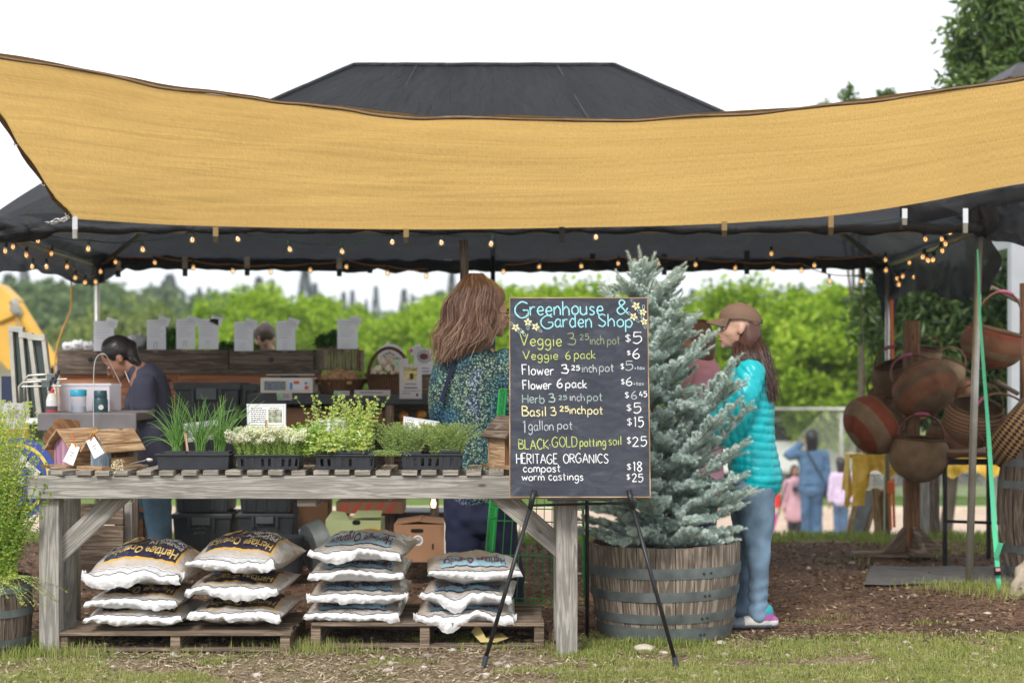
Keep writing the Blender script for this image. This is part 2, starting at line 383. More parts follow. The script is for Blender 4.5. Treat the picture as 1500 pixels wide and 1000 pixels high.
# scattered small stuff ------------------------------------------------
def gza(p): return np.array([gz(float(a), float(b)) for a, b in p])
def scatter(n, x0, x1, y0, y1, fn=None):
    p = np.stack([rng.uniform(x0, x1, n), rng.uniform(y0, y1, n)], 1)
    if fn is not None: p = p[fn(p)]
    return np.concatenate([p, gza(p)[:, None]], 1)
def flakes(p, L, W, tilt=.5, dz=.008):
    n = len(p); a = rng.uniform(0, 2*np.pi, n); tz = rng.normal(0, tilt, n)*.4
    d = np.stack([np.cos(a), np.sin(a), tz], 1); s = np.stack([-np.sin(a), np.cos(a), rng.normal(0, tilt, n)*.5], 1)
    L = np.broadcast_to(L, n)[:, None]/2; W = np.broadcast_to(W, n)[:, None]/2; c = p+[0, 0, dz]; k = rng.uniform(.3, 1, (n, 1))
    Vv = np.stack([c-d*L-s*W*k, c+d*L-s*W, c+d*L*.9+s*W*k, c-d*L+s*W], 1).reshape(-1, 3); i = np.arange(n)[:, None]*4
    return Vv, i+[0, 1, 2, 3]
def islandmat(name, stops, rough=.9, **kw):
    m, t = nodes(name); g = N(t, 'NewGeometry'); return finish(m, t, ramp(t, g.outputs['Random Per Island'], stops), rough, spec=.2, **kw)
p = scatter(42000, -3.8, 4.2, 8.35, 12.8); p = p[(np.abs(p[:, 0]) < .31*p[:, 1]+.2)]
p = p[rng.uniform(0, 1, len(p)) < np.clip((p[:, 1]-8.2)*3, .1, 1)]
Vv, F = flakes(p, rng.uniform(.012, .05, len(p)), rng.uniform(.004, .014, len(p)))
g = MB().np(Vv, F)
tag(build('bark_chips', g, islandmat('chip', [(0, (.035, .02, .014)), (.45, (.10, .055, .034)), (.8, (.20, .12, .078)), (.97, (.42, .32, .22))])), 'brown bark chips and splinters lying over the mulch', 'bark mulch', kind='stuff')
def straw_mask(p): return np.abs(p[:, 0]) < .31*p[:, 1]+.15
p = scatter(22000, -2.7, 2.8, 7.1, 8.75, straw_mask); keep = rng.uniform(0, 1, len(p)) < np.where(p[:, 0] < .5, 1, .55); p = p[keep]
Vv, F = flakes(p, rng.uniform(.01, .045, len(p)), rng.uniform(.0015, .009, len(p)), .6)
g = MB().np(Vv, F)
tag(build('straw_litter', g, islandmat('straw', [(0, (.09, .06, .04)), (.4, (.26, .2, .13)), (.8, (.42, .34, .23)), (1, (.6, .53, .4))])), 'dry straw and wood scraps littering the bare soil in front', 'litter', kind='stuff')
# pebbles
g = MB(); ico = [(math.cos(a)*math.cos(b), math.sin(a)*math.cos(b), math.sin(b)) for b in (-1.57, -.5, .5, 1.57) for a in [k*math.pi/3 for k in range(6)]]
for q in range(1100):
    y = U(7.15, 8.7) if q < 700 else U(8.6, 12.5); x = U(-.31*y, .31*y); r = (.004+.02*rnd.random()**4); sx, sy, sz = U(.7, 1.4), U(.7, 1.4), U(.4, .8)
    vs = [(x+r*a*sx, y+r*b*sy, gz(x, y)+r*.2+r*c*sz) for a, b, c in ico]
    g.add(vs, [(i*6+k, i*6+(k+1) % 6, i*6+6+(k+1) % 6, i*6+6+k) for i in range(3) for k in range(6)])
tag(build('pebbles', g, islandmat('pebble', [(0, (.16, .13, .11)), (.5, (.30, .25, .2)), (1, (.55, .5, .45))]), smooth=180), 'small pale pebbles strewn over the soil', 'pebbles', kind='stuff')
# grass
def grass_mask(p):
    n = fbm(p[:, 0], p[:, 1]*1.3, 2.3, 2, 3); x, y = p[:, 0], p[:, 1]
    lim = np.where(x > .35, -.25, .20); lim = np.where((x > .35) & (y > 8.15), np.where(x > 1.15, (y-8.25)*2.2-.35, -.2), lim)
    lim = np.where((x < .2) & (x > -1.85), .44, lim); lim = np.where((x < .35) & (y < 7.55) & (x < -1.2), -.12, lim)
    lim = np.where((x < -2.25), -.2, lim)
    return (n > lim+rng.normal(0, .12, len(p))) & (np.abs(x) < .31*y+.2) & (y < 8.62)
p = scatter(135000, -2.8, 2.9, 7.0, 8.7, grass_mask)
Vv, F = blades(p, rng.uniform(.010, .036, len(p)), rng.uniform(.0018, .0042, len(p)), 1.5)
gl = [Vv]; gf = [F]; n0 = len(Vv)
# taller tufts round legs, under the pallets and the barrel
for (cx, cy, rx, ry, n, h) in [(-.98, 8.15, .30, .10, 500, .09), (-1.55, 8.1, .1, .12, 120, .06), (-2.2, 8.0, .28, .12, 700, .09), (.32, 8.0, .15, .08, 350, .05), (.76, 8.27, .36, .05, 700, .07), (-2.55, 8.1, .35, .3, 900, .1),
                              (.1, 8.2, .4, .06, 250, .06), (2.75, 10.4, .35, .2, 700, .07), (2.95, 10.1, .3, .25, 800, .12), (1.6, 9.0, .12, .06, 120, .035), (2.2, 8.95, .12, .06, 140, .04), (1.75, 9.2, .08, .05, 100, .03), (1.9, 8.6, .5, .07, 500, .03)]:
    q = np.stack([rng.normal(cx, rx*.6, n), rng.normal(cy, ry*.6, n)], 1); q = np.concatenate([q, gza(q)[:, None]], 1)
    a, b = blades(q, rng.uniform(.3, 1, n)*h, rng.uniform(.002, .0045, n), 1.1); gl.append(a); gf.append(b+n0); n0 += len(a)
g = MB().np(np.concatenate(gl), np.concatenate(gf))
m_grass = leafmat('grass_blade', [(.16, .21, .04), (.25, .32, .07), (.36, .40, .12), (.52, .45, .24)], .4, .6, 1.5)
tag(build('grass', g, m_grass), 'short patchy green grass in front of the stall', 'grass', kind='stuff')
p = scatter(30000, -4.5, 5.2, 12.6, 14.2, lambda p: (p[:, 1] > 12.75+.25*fbm(p[:, 0], p[:, 1], 2, 6, 2)) & (p[:, 0] > -4.5))
p2 = scatter(2500, 1.9, 4.3, 11.2, 12.9, lambda p: fbm(p[:, 0], p[:, 1], 1.6, 11, 2) > .15); p = np.concatenate([p, p2])
Vv, F = blades(p, rng.uniform(.03, .085, len(p)), rng.uniform(.004, .008, len(p)), 1.0)
tag(build('grass_verge', MB().np(Vv, F), leafmat('verge_blade', [(.13, .19, .04), (.22, .29, .07), (.36, .36, .15)], .4, .6, 1.5)), 'strip of longer grass along the edge of the mulch', 'grass', kind='stuff')

# ================================================================ BACKGROUND TREES
def crown_pts(n, rx, ry, rz, nc, sd, seed, shell=.55, flatb=.0):
    r = np.random.default_rng(seed); c = r.normal(size=(nc, 3)); c /= np.linalg.norm(c, axis=1)[:, None]; c *= (shell+(1-shell)*r.uniform(0, 1, (nc, 1))**.5)
    c[:, 2] = np.where(c[:, 2] < -.55, -.55-.2*r.uniform(0, 1, nc), c[:, 2]); c *= [rx, ry, rz]
    k = r.integers(0, nc, n); s = sd*r.uniform(.6, 1.4, nc); d = r.normal(size=(n, 3)); d /= np.linalg.norm(d, axis=1)[:, None]
    return c[k]+d*(s[k]*r.uniform(.2, 1, n)**.5)[:, None]*[1, 1, .75]
def leafmesh(name, pts, L, W, m, droop=.0):
    n = len(pts); d = unit(n); d[:, 2] -= droop
    Vv, F = leaves(pts, rng.uniform(.7, 1.3, n)*L, rng.uniform(.7, 1.3, n)*W, dirs=d)
    me = bpy.data.meshes.new(name); me.from_pydata(Vv.tolist(), [], F.tolist()); me.materials.append(m); return me
m_lime = leafmat('lime_foliage', [(.07, .13, .012), (.20, .32, .02), (.36, .50, .04), (.52, .62, .09)], .5, .6, .9)
m_olive = leafmat('olive_foliage', [(.08, .12, .04), (.16, .21, .07), (.26, .31, .11), (.36, .38, .16)], .45, .6, .8)
m_deep = leafmat('deep_foliage', [(.012, .03, .01), (.03, .065, .02), (.075, .13, .035), (.17, .24, .07)], .35, .38, 1.2)
m_far = leafmat('far_foliage', [(.06, .10, .04), (.11, .17, .06), (.17, .24, .09)], .3, .8, .12)
m_conif = leafmat('conifer_foliage', [(.012, .03, .018), (.03, .055, .03), (.05, .08, .04)], .2, .8, .12)
m_bark = mat('bark', (.085, .065, .05), .95, .3, 5, .6, 14, .02)
def trunk_mesh(name, h, r, spread, seed, n=7):
    q = random.Random(seed); b = MB(); top = V(q.uniform(-.1, .1)*h, q.uniform(-.1, .1)*h, h)
    pts = [V(0, 0, -.25), V(0, 0, h*.25)+V(q.uniform(-.03, .03), 0, 0)*h, top*.6, top]; b.tube(cat(pts, 4), [r*1.25]+[r*(1-.75*i/12) for i in range(12)], 8)
    for i in range(n):
        a = q.uniform(0, 6.28); z = h*q.uniform(.3, .8); st = top*(z/h); e = st+V(math.cos(a)*spread*q.uniform(.6, 1), math.sin(a)*spread*q.uniform(.6, 1), h*q.uniform(.15, .45))
        b.tube([st, st.lerp(e, .5)-V(0, 0, .05*h), e], [r*.4, r*.25, r*.08], 6)
    me_o = build(name, b, m_bark, smooth=180); me = me_o.data; bpy.data.objects.remove(me_o); return me
crA = [leafmesh('crown', crown_pts(10000, 1.75, 1.75, 1.9, 75, .42, 10+i), .17, .10, m_lime) for i in range(4)]
crO = [leafmesh('crown', crown_pts(9000, 2.2, 2.0, 2.0, 60, .5, 30+i), .17, .09, m_olive) for i in range(2)]
trA = [trunk_mesh('trunk', 2.6, .09, 1.0, 50+i) for i in range(3)]
def tree(name, label, cr, tr, x, y, zc, s, sz=1, grp=None, rot=0, catg='tree'):
    "zc = height of the crown's centre; the trunk stands on the ground"
    g0 = gz(x, y)-.02; o = thing(name, label, catg, (x, y, g0), grp)
    a = link('trunk', tr, o); k = (zc-g0+.4)/2.6; a.scale = (s, s, k); b = link('crown', cr, o); b.location = (0, 0, zc-g0); b.scale = (s, s*.9, s*sz); b.rotation_euler.z = rot
    return o
where = ['at the far left behind the yellow machine', 'left of the hanging yellow cord', 'behind the blue shirted vendor', 'behind the first paper signs on the bin', 'behind the head peeking over the bins', 'behind the middle paper signs',
         'behind the ginger basket', 'behind the garlic basket handle', 'left of the long haired woman', 'behind the wooden tent pole', 'just left of the chalkboard', 'above the left half of the chalkboard', 'above the middle of the chalkboard',
         'left of the spruce tip', 'right of the spruce tip', 'behind the brown cap', 'just right of the turquoise jacket shoulder', 'behind the turquoise jacket sleeve seam', 'right of the turquoise jacket', 'behind the rear right tent pole', 'left of the basket post']
OT = [(20, 470, 60, 1.7, 'o'), (105, 462, 62, 1.5, 'o'), (215, 428, 46, 1.15, 'o'), (300, 470, 50, 1.0, 'o'), (352, 412, 44, .92, 'l'), (418, 405, 46, 1.0, 'l'), (490, 428, 48, .95, 'l'), (560, 440, 44, .9, 'l'),
      (615, 428, 46, .95, 'l'), (662, 420, 43, .85, 'l'), (730, 398, 40, 1.05, 'l'), (800, 392, 38, 1.0, 'l'), (862, 398, 40, 1.1, 'l'), (925, 402, 42, 1.05, 'l'), (985, 420, 39, .9, 'l'), (1045, 408, 40, .95, 'l'),
      (1105, 396, 38, 1.05, 'l'), (1160, 425, 36.5, .9, 'l'), (1215, 400, 38, 1.05, 'l'), (1275, 410, 36.5, 1.0, 'l'), (1340, 430, 38, 1.0, 'l')]
for i, (px, py, Y, s, k) in enumerate(OT):
    top = P(px, py, Y); rz_ = 2.2*s*(.95)
    tree('fruit_tree' if k == 'l' else 'willow_tree', ('bright lime green leafy tree ' if k == 'l' else 'hazy olive green rounded tree ')+where[i], crA[i % 4] if k == 'l' else crO[i % 2], trA[i % 3], top.x, Y, top.z-rz_, s, .95, 'leafy trees behind the stall', i*1.3)
# second row fills the gaps below (still separate trees)
w2w = ['above the second paper sheet', 'above the fifth sheet', 'above the gap before the last sheet', 'above the crate of greens', 'behind the garlic handle', 'at the wooden pole', 'at the long haired woman\'s nape', 'behind her face', 'behind the sign\'s middle', 'behind the sign\'s right corner', 'behind the spruce\'s left side', 'behind the spruce tip', 'behind the spruce\'s right side', 'behind the cap brim', 'behind the cap wearer\'s nape', 'between jacket and rear pole', 'by the rear pole']
R2 = [(385, 478, 52), (455, 486, 54), (530, 470, 56), (585, 480, 51), (640, 466, 52), (700, 456, 50), (765, 450, 48), (835, 455, 47), (895, 450, 50), (955, 455, 49), (1020, 455, 48), (1080, 460, 46), (1140, 452, 47), (1195, 462, 46), (1250, 455, 47), (1310, 460, 46)]
for i, (px, py, Y) in enumerate(R2):
    top = P(px, py, Y); tree('fruit_tree', 'lower lime green tree of the second row, '+w2w[i], crA[(i+1) % 4], trA[i % 3], top.x, Y, top.z-1.9, 1.05, .9, 'second row of leafy trees', i*2.1)
# hills with the far wood
def hz_(x, y):
    t = min(max((y-70)/180, 0), 1); return -1.45+t*t*(3-2*t)*(6.0+2.5*noise.noise((x*.01, y*.01, 1))+(2.5 if x < 0 else 0))
g = MB(); g.grid(lambda u, q: (lambda x, y: (x, y, hz_(x, y)))(-500+1000*u, 66+420*q**1.3), 90, 30)
tag(build('hills', g, mat('hill_ground', (.06, .09, .035), .95, .3, .05, 0), smooth=180), kind='structure')
protoC = []
for k in range(3):   # conifer: layered cone of drooping sprays
    n = 750; h = rng.uniform(0, 1, n)**.75; a = rng.uniform(0, 6.28, n); r = (1-h)*.19*rng.uniform(.35, 1.1, n)+.004; pts = np.stack([np.cos(a)*r, np.sin(a)*r, .1+.9*h], 1)
    d = np.stack([np.cos(a), np.sin(a), rng.uniform(-.6, .1, n)], 1); protoC.append(leaves(pts, .085, .045, dirs=d))
protoB = []
for k in range(3):
    pts = crown_pts(800, .42, .42, .42, 40, .12, 70+k); pts[:, 2] += .56; protoB.append(leaves(pts, .085, .06))
def forest(name, items, protos, m, label):
    VV = []; FF = []; n0 = 0
    for i, (x, y, z, h, wd) in enumerate(items):
        Vv, F = protos[i % len(protos)]; a = U(0, 6.28); c, s = math.cos(a), math.sin(a)
        W = np.stack([(Vv[:, 0]*c-Vv[:, 1]*s)*h*wd+x, (Vv[:, 0]*s+Vv[:, 1]*c)*h*wd+y, Vv[:, 2]*h+z], 1); VV.append(W); FF.append(F+n0); n0 += len(W)
    tag(build(name, MB().np(np.concatenate(VV), np.concatenate(FF)), m), label, 'woodland', kind='stuff')
it = []
for i in range(150):
    px = U(-60, 760) if i < 115 else U(760, 1400); Y = U(105, 190); lim = 410 if px < 140 else 418+25*noise.noise((px*.012, 0, 0)) if px < 330 else 450+20*noise.noise((px*.015, 0, 0)) if px < 660 else 418
    x = P(px, 0, Y).x; top = P(px, lim+abs(rnd.gauss(0, 22)), Y).z; z = hz_(x, Y)-.5; it.append((x, Y, z, max(top-z, 3), U(1.0, 1.5)))
forest('far_wood', it, protoB, m_far, 'hazy grey green woodland on the slope behind the orchard')
it = []
for px, py, wd in [(15, 395, 1), (30, 385, .8), (48, 405, .9), (250, 388, 1), (290, 400, .9), (350, 405, .8), (375, 398, .9), (391, 402, .8), (452, 390, 1), (468, 412, .8), (505, 408, .7), (523, 402, .9), (537, 415, .8), (557, 408, .9), (585, 410, .8), (604, 420, .7), (634, 408, 1), (650, 425, .8), (655, 398, .8), (240, 398, .9), (275, 408, .8), (70, 410, .8), (710, 405, .9), (1010, 400, .9), (1120, 402, .9)]:
    Y = U(205, 260); p_ = P(px+U(-9, 9), py+U(-4, 26), Y); z = hz_(p_.x, Y)-.5; it.append((p_.x, Y, z, p_.z-z, wd*U(.7, 1.15)))
for i in range(60):
    px = U(-80, 1500); Y = U(215, 300); p_ = P(px, 442+abs(rnd.gauss(0, 12)), Y); z = hz_(p_.x, Y)-.5; it.append((p_.x, Y, z, p_.z-z, U(.8, 1.2)))
forest('far_conifers', it, protoC, m_conif, 'row of dark pointed conifers on the skyline')
# dark laurel behind the baskets, tall tree above the sail
def bigtree(name, label, clumps, n, L, W, m, base, sd=.32, h=3, catg='tree', tr=.7):
    b = Vector(base); o = thing(name, label, catg, base); pts = []
    for (c, r, k) in clumps:
        r = (r, r, r) if not hasattr(r, '__len__') else r
        q = crown_pts(int(n*k), r[0], r[1], r[2], max(8, int(45*k)), sd, rnd.randint(0, 9999), .5); pts.append(q+np.array(Vector(c)-b))
    me = leafmesh('crown', np.concatenate(pts), L, W, m, .25); link('crown', me, o)
    tb = MB(); cc = sum((Vector(c[0]) for c in clumps), Vector())/len(clumps)
    tb.tube(cat([b-V(0, 0, .3), b.lerp(cc, .5)+V(.1, 0, 0), cc], 5), [(.14-.009*i)*tr for i in range(11)], 8)
    for (c, r, k) in clumps: tb.tube(cat([b.lerp(cc, .55), (b.lerp(cc, .55)+Vector(c))/2+V(0, 0, .1), Vector(c)], 4), [(.06-.006*i)*tr for i in range(9)], 6)
    build('trunk', tb, m_bark, o, smooth=180); return o
bigtree('laurel_tree', 'dark glossy evergreen tree behind the hanging baskets', [(P(1330, 450, 18.5), (.5, .5, .5), .6), (P(1400, 490, 18), (.7, .5, .65), .9), (P(1470, 470, 18.5), (.6, .5, .8), .7), (P(1365, 560, 18.5), (.5, .5, .5), .5), (P(1440, 580, 19), (.5, .5, .5), .4)], 7500, .13, .042, m_deep, (4.6, 18.8, gz(4.6, 18.8)))
m_bay = leafmat('bay_foliage', [(.03, .06, .02), (.07, .13, .035), (.14, .22, .06), (.26, .34, .11)], .45, .4, 1.2)
bigtree('bay_tree', 'tall dark green tree rising above the right end of the sail', [(P(1440, 45, 17), (.42, .5, .42), .7), (P(1480, 95, 17), (.5, .5, .35), .6), (P(1500, 10, 17), (.4, .4, .5), .6), (P(1440, 120, 17), (.3, .3, .2), .25), (P(1400, 50, 17), (.12, .2, .1), .06), (P(1540, 140, 17.5), (.5, .5, .9), .8)], 3600, .12, .038, m_bay, (5.6, 17.2, gz(5.6, 17.2)), .17)
bigtree('bay_sapling', 'two leafy dark shoots poking up over the sail top edge', [(P(1244, 142, 22), (.07, .06, .12), .05), (P(1302, 140, 22), (.13, .08, .06), .06), (P(1210, 155, 22), (.03, .03, .05), .012), (P(1250, 240, 22), (.35, .3, .35), .4)], 4200, .10, .03, m_bay, (4.4, 22, gz(4.4, 22)), .06, tr=.35)
bigtree('shrub', 'leafy bush behind the chain link fence', [(P(1165, 600, 52), (1.8, .8, .9), .6), (P(1290, 600, 52), (2.0, .8, .9), .6), (P(1420, 600, 52), (1.9, .8, .9), .5)], 6000, .16, .08, m_olive, (10.8, 52, -1.3), .4, catg='bush')
# ================================================================ MAIN TENT
FL, FR, RL, RR = V(-3.2, 10.4, 2.21), V(2.85, 10.4, 2.21), V(-3.23, 13.35, 2.16), V(2.93, 13.35, 2.16)
K1, K2 = V(-1.10, 11.9, 3.45), V(.71, 11.9, 3.45)
tent = thing('canopy_tent', 'large black shade cloth tent with hipped roof over the stall', 'tent', (0, 11.9, 0))
def wr(p, a=.02, s=1.0): return a*(noise.noise(p*2.1*s)+.5*noise.noise(p*6*s+V(5, 5, 5)))
def panel(a, b, c, d, n1, n2, nrm, sagd=.06, wrk=.03, up=None):
    "a,b eave; d,c ridge"
    def f(u, q):
        p = a.lerp(b, u).lerp(d.lerp(c, u), q); s_ = sagd*math.sin(math.pi*u)*math.sin(math.pi*q)
        fold = .018*math.sin(17*u+4*q+3*noise.noise(V(u*3, q*2, 0)))*(1-q)
        p = p+nrm*(-s_+wr(p, wrk)*min(1, 7*(1-q), 7*min(u, 1-u)+.05)*min(1, 6*q+.2)+fold*min(1, 9*min(u, 1-u))); 
        return p+(up(u, q) if up else V(0, 0, 0))
    L1 = (b-a).length; L2 = ((a+b)/2-(c+d)/2).length
    g = MB(); g.grid(f, n1, n2, uvfn=lambda u, q: (u*L1, q*L2)); return g
def leftlift(u, q): return V(0, 0, .22*math.exp(-((u-.06)/.09)**2)*math.sin(math.pi*min(1, q*1.6+.1)))
build('roof_panel', panel(FL, FR, K2, K1, 140, 40, V(0, -.6, .8), .06, .045, up=leftlift), m_shade, tent, smooth=180)
build('roof_panel', panel(RR, RL, K1, K2, 150, 60, V(0, .6, .8), .08, .13), m_shade, tent, smooth=180)
build('roof_panel', panel(RL, FL, K1, K1+V(.001, 0, 0), 50, 24, V(-.5, 0, .86)), m_shade, tent, smooth=180)
build('roof_panel', panel(FR, RR, K2, K2+V(.001, 0, 0), 50, 24, V(.5, 0, .86)), m_shade, tent, smooth=180)
# stitched seams on the outside of the front panel
for u in (.335, .68):
    g = MB(); a = FL.lerp(FR, u); b = K1.lerp(K2, (u-.18)/.64 if True else u); g.tube([a.lerp(b, t/14)+V(0, -.6, .8)*(-.06*math.sin(math.pi*u)*math.sin(math.pi*t/14)+.004) for t in range(4, 15)], .004, 4)
    build('seam', g, mat('seam_thread', (.06, .062, .07)), tent)
for a, b in ((K1, K2), (FL, K1), (FR, K2)):
    build('ridge_seam', MB().tube([a.lerp(b, i/30)+V(0, 0, .004*noise.noise((i*.4, a.x, 0))) for i in range(31)], .018, 6), m_shade, tent, smooth=180)
# frame
g = MB()
for a, b in ((FL, FR), (RL, RR), (FL, RL), (FR, RR), (K1, K2), (FL, K1), (RL, K1), (FR, K2), (RR, K2)):
    g.tube([a-V(0, 0, .03), b-V(0, 0, .03)], .019, 8)
build('frame_pipe', g, m_steel, tent, smooth=180)
for (px, Y, y0, y1, r, m_) in [(1431, 10.45, 330, 862, .0235, m_steel), (1300, 13.3, 385, 800, .019, m_steel), (142, 13.3, 385, 812, .021, m_steel), (722, 13.3, 352, 812, .019, m_black_metal)]:
    a, b = P(px+(4 if px == 1431 else 0), y0, Y), P(px-(12 if px == 1431 else 0), y1, Y); b.z = gz(b.x, b.y)-.05
    g = MB().tube([a, b], r, 12); build('pole', g, m_, tent, smooth=180)
g = MB(); a, b = P(679, 352, 10.9), P(681, 800, 10.9); b.z = -.05
g.tube([a.lerp(b, i/12)+V(.006*math.sin(i*1.7), 0, 0) for i in range(13)], [.026+.002*math.sin(i) for i in range(13)], 10)
build('pole', g, m_pallet, tent, smooth=180)
# hems: gathered rolls along the eaves
def roll(a, b, r, n, seed, low=0):
    pts = [a.lerp(b, i/n)+V(0, .01*noise.noise((i*.3, seed, 0)), .02*noise.noise((i*.23, seed, 5))+low*math.sin(i/n*math.pi)) for i in range(n+1)]
    g = MB(); g.tube(pts, [r*(1+.45*noise.noise((i*.4, seed, 9))) for i in range(n+1)], 9); return g
build('rolled_hem', roll(FL+V(0, -.05, -.02), FR+V(0, -.05, -.02), .032, 120, 3), m_shade, tent, smooth=180)
build('rolled_hem', roll(RL+V(0, 0, .0), RR+V(0, 0, .0), .05, 130, 6, -.03), m_shade, tent, smooth=180)
# side valances
def valance(a, b, hf, n, seed, out=V(-1, 0, 0), m_=m_shade):
    L = (b-a).length
    def f(u, q):
        h = hf(u); p = a.lerp(b, u)-V(0, 0, h*q); k = noise.noise((u*7, q*1.2, seed))+.5*noise.noise((u*19, q*2.5, seed+3))
        return p+out*(.07*math.sin(q*2.6)+.07*k*min(1, q*2))+V(0, .03*noise.noise((u*9, q*3, seed+8)), .02*noise.noise((u*14, q, seed+5))*q)
    g = MB(); g.grid(f, n, 16, uvfn=lambda u, q: (u*L, q*.4)); return g
build('valance', valance(FL+V(-.3, -.3, .12), RL+V(.10, 0, .06), lambda u: .42+.05*math.sin(u*9)-.22*u, 60, 2), m_shade, tent, smooth=180)
build('valance', valance(FR+V(.03, 0, .02), RR+V(0, 0, .04), lambda u: .42+.05*math.sin(u*7)-.10*u, 60, 12, V(1, 0, 0)), m_shade, tent, smooth=180)
def hang(u): return .34*(1-u)**.7+.05*math.sin(u*15)
build('valance', valance(RR+V(.16, .02, .02), RR+V(-.12, .02, .02), lambda u: .18+.42*math.sin(u*3.0)**3, 14, 22, V(0, -1, 0)), m_shade, tent, smooth=180)
build('valance', valance(RL+V(-.05, .0, .03), RL+V(.30, 0, .02), lambda u: .20*(1-u)+.03, 14, 25, V(0, -1, 0)), m_shade, tent, smooth=180)
# bunched cloth tied at the corners
def bunch(c, r, seed, n=26):
    g = MB()
    def f(u, q):
        a = 2*math.pi*u; z = math.cos(math.pi*q); s = math.sin(math.pi*q)
        k = 1+.22*math.sin(a*7+z*2+seed)+.25*noise.noise(V(math.cos(a)*2, math.sin(a)*2, z*2+seed)); return Vector(c)+V(math.cos(a)*s*r[0]*k, math.sin(a)*s*r[1]*k, z*r[2])
    g.grid(f, 56, n, uvfn=lambda u, q: (u*.6, q*.4)); return g
build('cloth_bundle', bunch(P(1440, 322, 10.4), (.09, .08, .10), 1), m_shade, tent, smooth=180)
build('cloth_bundle', bunch(P(8, 335, 10.3), (.27, .12, .085), 4), m_shade, tent, smooth=180)
# cloth of the next canopy on the right
g = MB()
def f(u, q):
    px = 1408+200*u; y0 = 312-46*u-6*math.sin(u*7); y1 = 335+62*u+10*math.sin(u*9)*u; Y = 10.5+.12*noise.noise((u*4, q*2, 0))+.05*noise.noise((u*15, q*6, 3))
    return P(px, y0*(1-q)+y1*q+2*math.sin(u*23+q*3), Y)
g.grid(f, 60, 24, uvfn=lambda u, q: (u*.9, q*.4))
def f2(u, q): px = 1318+297*u; return P(px, 311-56*u+(26-8*u)*q-(24-10*u)*math.sin(q*3), 10.38+.1*math.sin(q*3)*-.6+.02*noise.noise((u*8, q*3, 1)))
nb = thing('shade_cloth', 'loose black shade cloth stretched off to the right of the corner pole', 'cloth', tuple(P(1500, 320, 10.5)))
build('drape', g, m_shade, nb, smooth=180); g = MB(); g.grid(f2, 40, 12, uvfn=lambda u, q: (u*.9, q*.1)); build('fold', g, m_shade, nb, smooth=180)

# ================================================================ ORANGE SAIL
def interp(tab, x):
    if x <= tab[0][0]: a, b = tab[0], tab[1]
    elif x >= tab[-1][0]: a, b = tab[-2], tab[-1]
    else:
        for a, b in zip(tab, tab[1:]):
            if a[0] <= x <= b[0]: break
        i = tab.index(a); p = [tab[max(i-1, 0)], a, b, tab[min(i+2, len(tab)-1)]]; t = (x-a[0])/(b[0]-a[0]); y = [k[1] for k in p]
        return .5*(2*y[1]+(y[2]-y[0])*t+(2*y[0]-5*y[1]+4*y[2]-y[3])*t*t+(-y[0]+3*y[1]-3*y[2]+y[3])*t**3)
    return a[1]+(b[1]-a[1])*(x-a[0])/(b[0]-a[0])
TOP = [(-110, 66), (0, 84), (100, 101), (230, 126), (410, 150), (560, 167), (700, 174), (860, 178), (1020, 172), (1180, 160), (1320, 143), (1500, 116), (1620, 94)]
BOT = [(103, 319), (250, 329), (400, 334), (600, 337), (800, 335), (1000, 330), (1200, 318), (1340, 299), (1500, 268), (1620, 243)]
LFT = [(0, 103), (.12, 78), (.35, 40), (.6, 2), (.85, -45), (1, -100)]
def sail(u, t, off=0):
    px = interp(LFT, t)*(1-u)+1620*u; Y = 10.27-2.0*t**.9; y0, y1 = interp(BOT, max(px, 60)), interp(TOP, px); py = y0+(y1-y0)*t
    q = V(px/300, t*2, 0); fan = math.atan2(t+.02, (px+100)/1100+.02)
    a = .012*noise.noise(V(px/420, t*5+px/500*1.2, 2))+.018*noise.noise(V(fan*11+px*.0006, px*.0012, 4))*math.exp(-((px-520)/420)**2)+.008*noise.noise(V(fan*26, px*.002, 9))*math.exp(-((px-500)/350)**2)+.005*noise.noise(V(px/900, t*16-px/260, 7))
    p = P(px, py, Y); return p+V(0, -.5, .86)*(a+off)
sl_ = thing('shade_sail', 'sagging orange tan shade sail stretched across the front of the tent', 'shade sail', (0, 9.3, 0))
m, t = nodes('orange_knit'); v = coordn(t, 'UV', (1, 1, 1))
mp = N(t, 'Mapping'); mp.inputs['Scale'].default_value = (5, 330, 1); t.links.new(v, mp.inputs[0]); th = noi(t, mp.outputs[0], 1, 5, 0, .6)
mp2 = N(t, 'Mapping'); mp2.inputs['Scale'].default_value = (220, 12, 1); t.links.new(v, mp2.inputs[0]); th2 = noi(t, mp2.outputs[0], 1, 2)
mp3 = N(t, 'Mapping'); mp3.inputs['Scale'].default_value = (.5, 6, 1); mp3.inputs['Rotation'].default_value = (0, 0, R(9)); t.links.new(v, mp3.inputs[0]); wv = noi(t, mp3.outputs[0], 1, 4, .4)
c = ramp(t, th, [(.2, (.63, .405, .135)), (.5, (.69, .45, .155)), (.8, (.755, .51, .19))])
c = mixc(t, c, ramp(t, th2, [(.3, (.84, .82, .78)), (.7, (1.1, 1.1, 1.1))]), 1, 'MULTIPLY'); c = mixc(t, c, ramp(t, wv, [(.35, (.95, .945, .94)), (.6, (1.02, 1.02, 1.02))]), 1, 'MULTIPLY')
c = mixc(t, c, ramp(t, noi(t, v, .8, 3), [(.3, (.93, .92, .9)), (.7, (1.05, 1.05, 1.05))]), 1, 'MULTIPLY')
finish(m, t, c, .8, [(th, .25, .004), (wv, .9, .03)], transl=.62, spec=.1)
g = MB(); g.grid(lambda u, t_: sail(u, t_), 240, 60, uvfn=lambda u, t_: (u*7, t_*2.2)); build('sail_cloth', g, m, sl_, smooth=180)
m_hem = wood('sail_hem_webbing', (.16, .10, .055), (.26, .175, .10), (.10, .065, .04), 2, .2)
m_hem2 = mat('sail_hem_light', (.50, .38, .22), .8, .15, 20)
g = MB(); n = 260
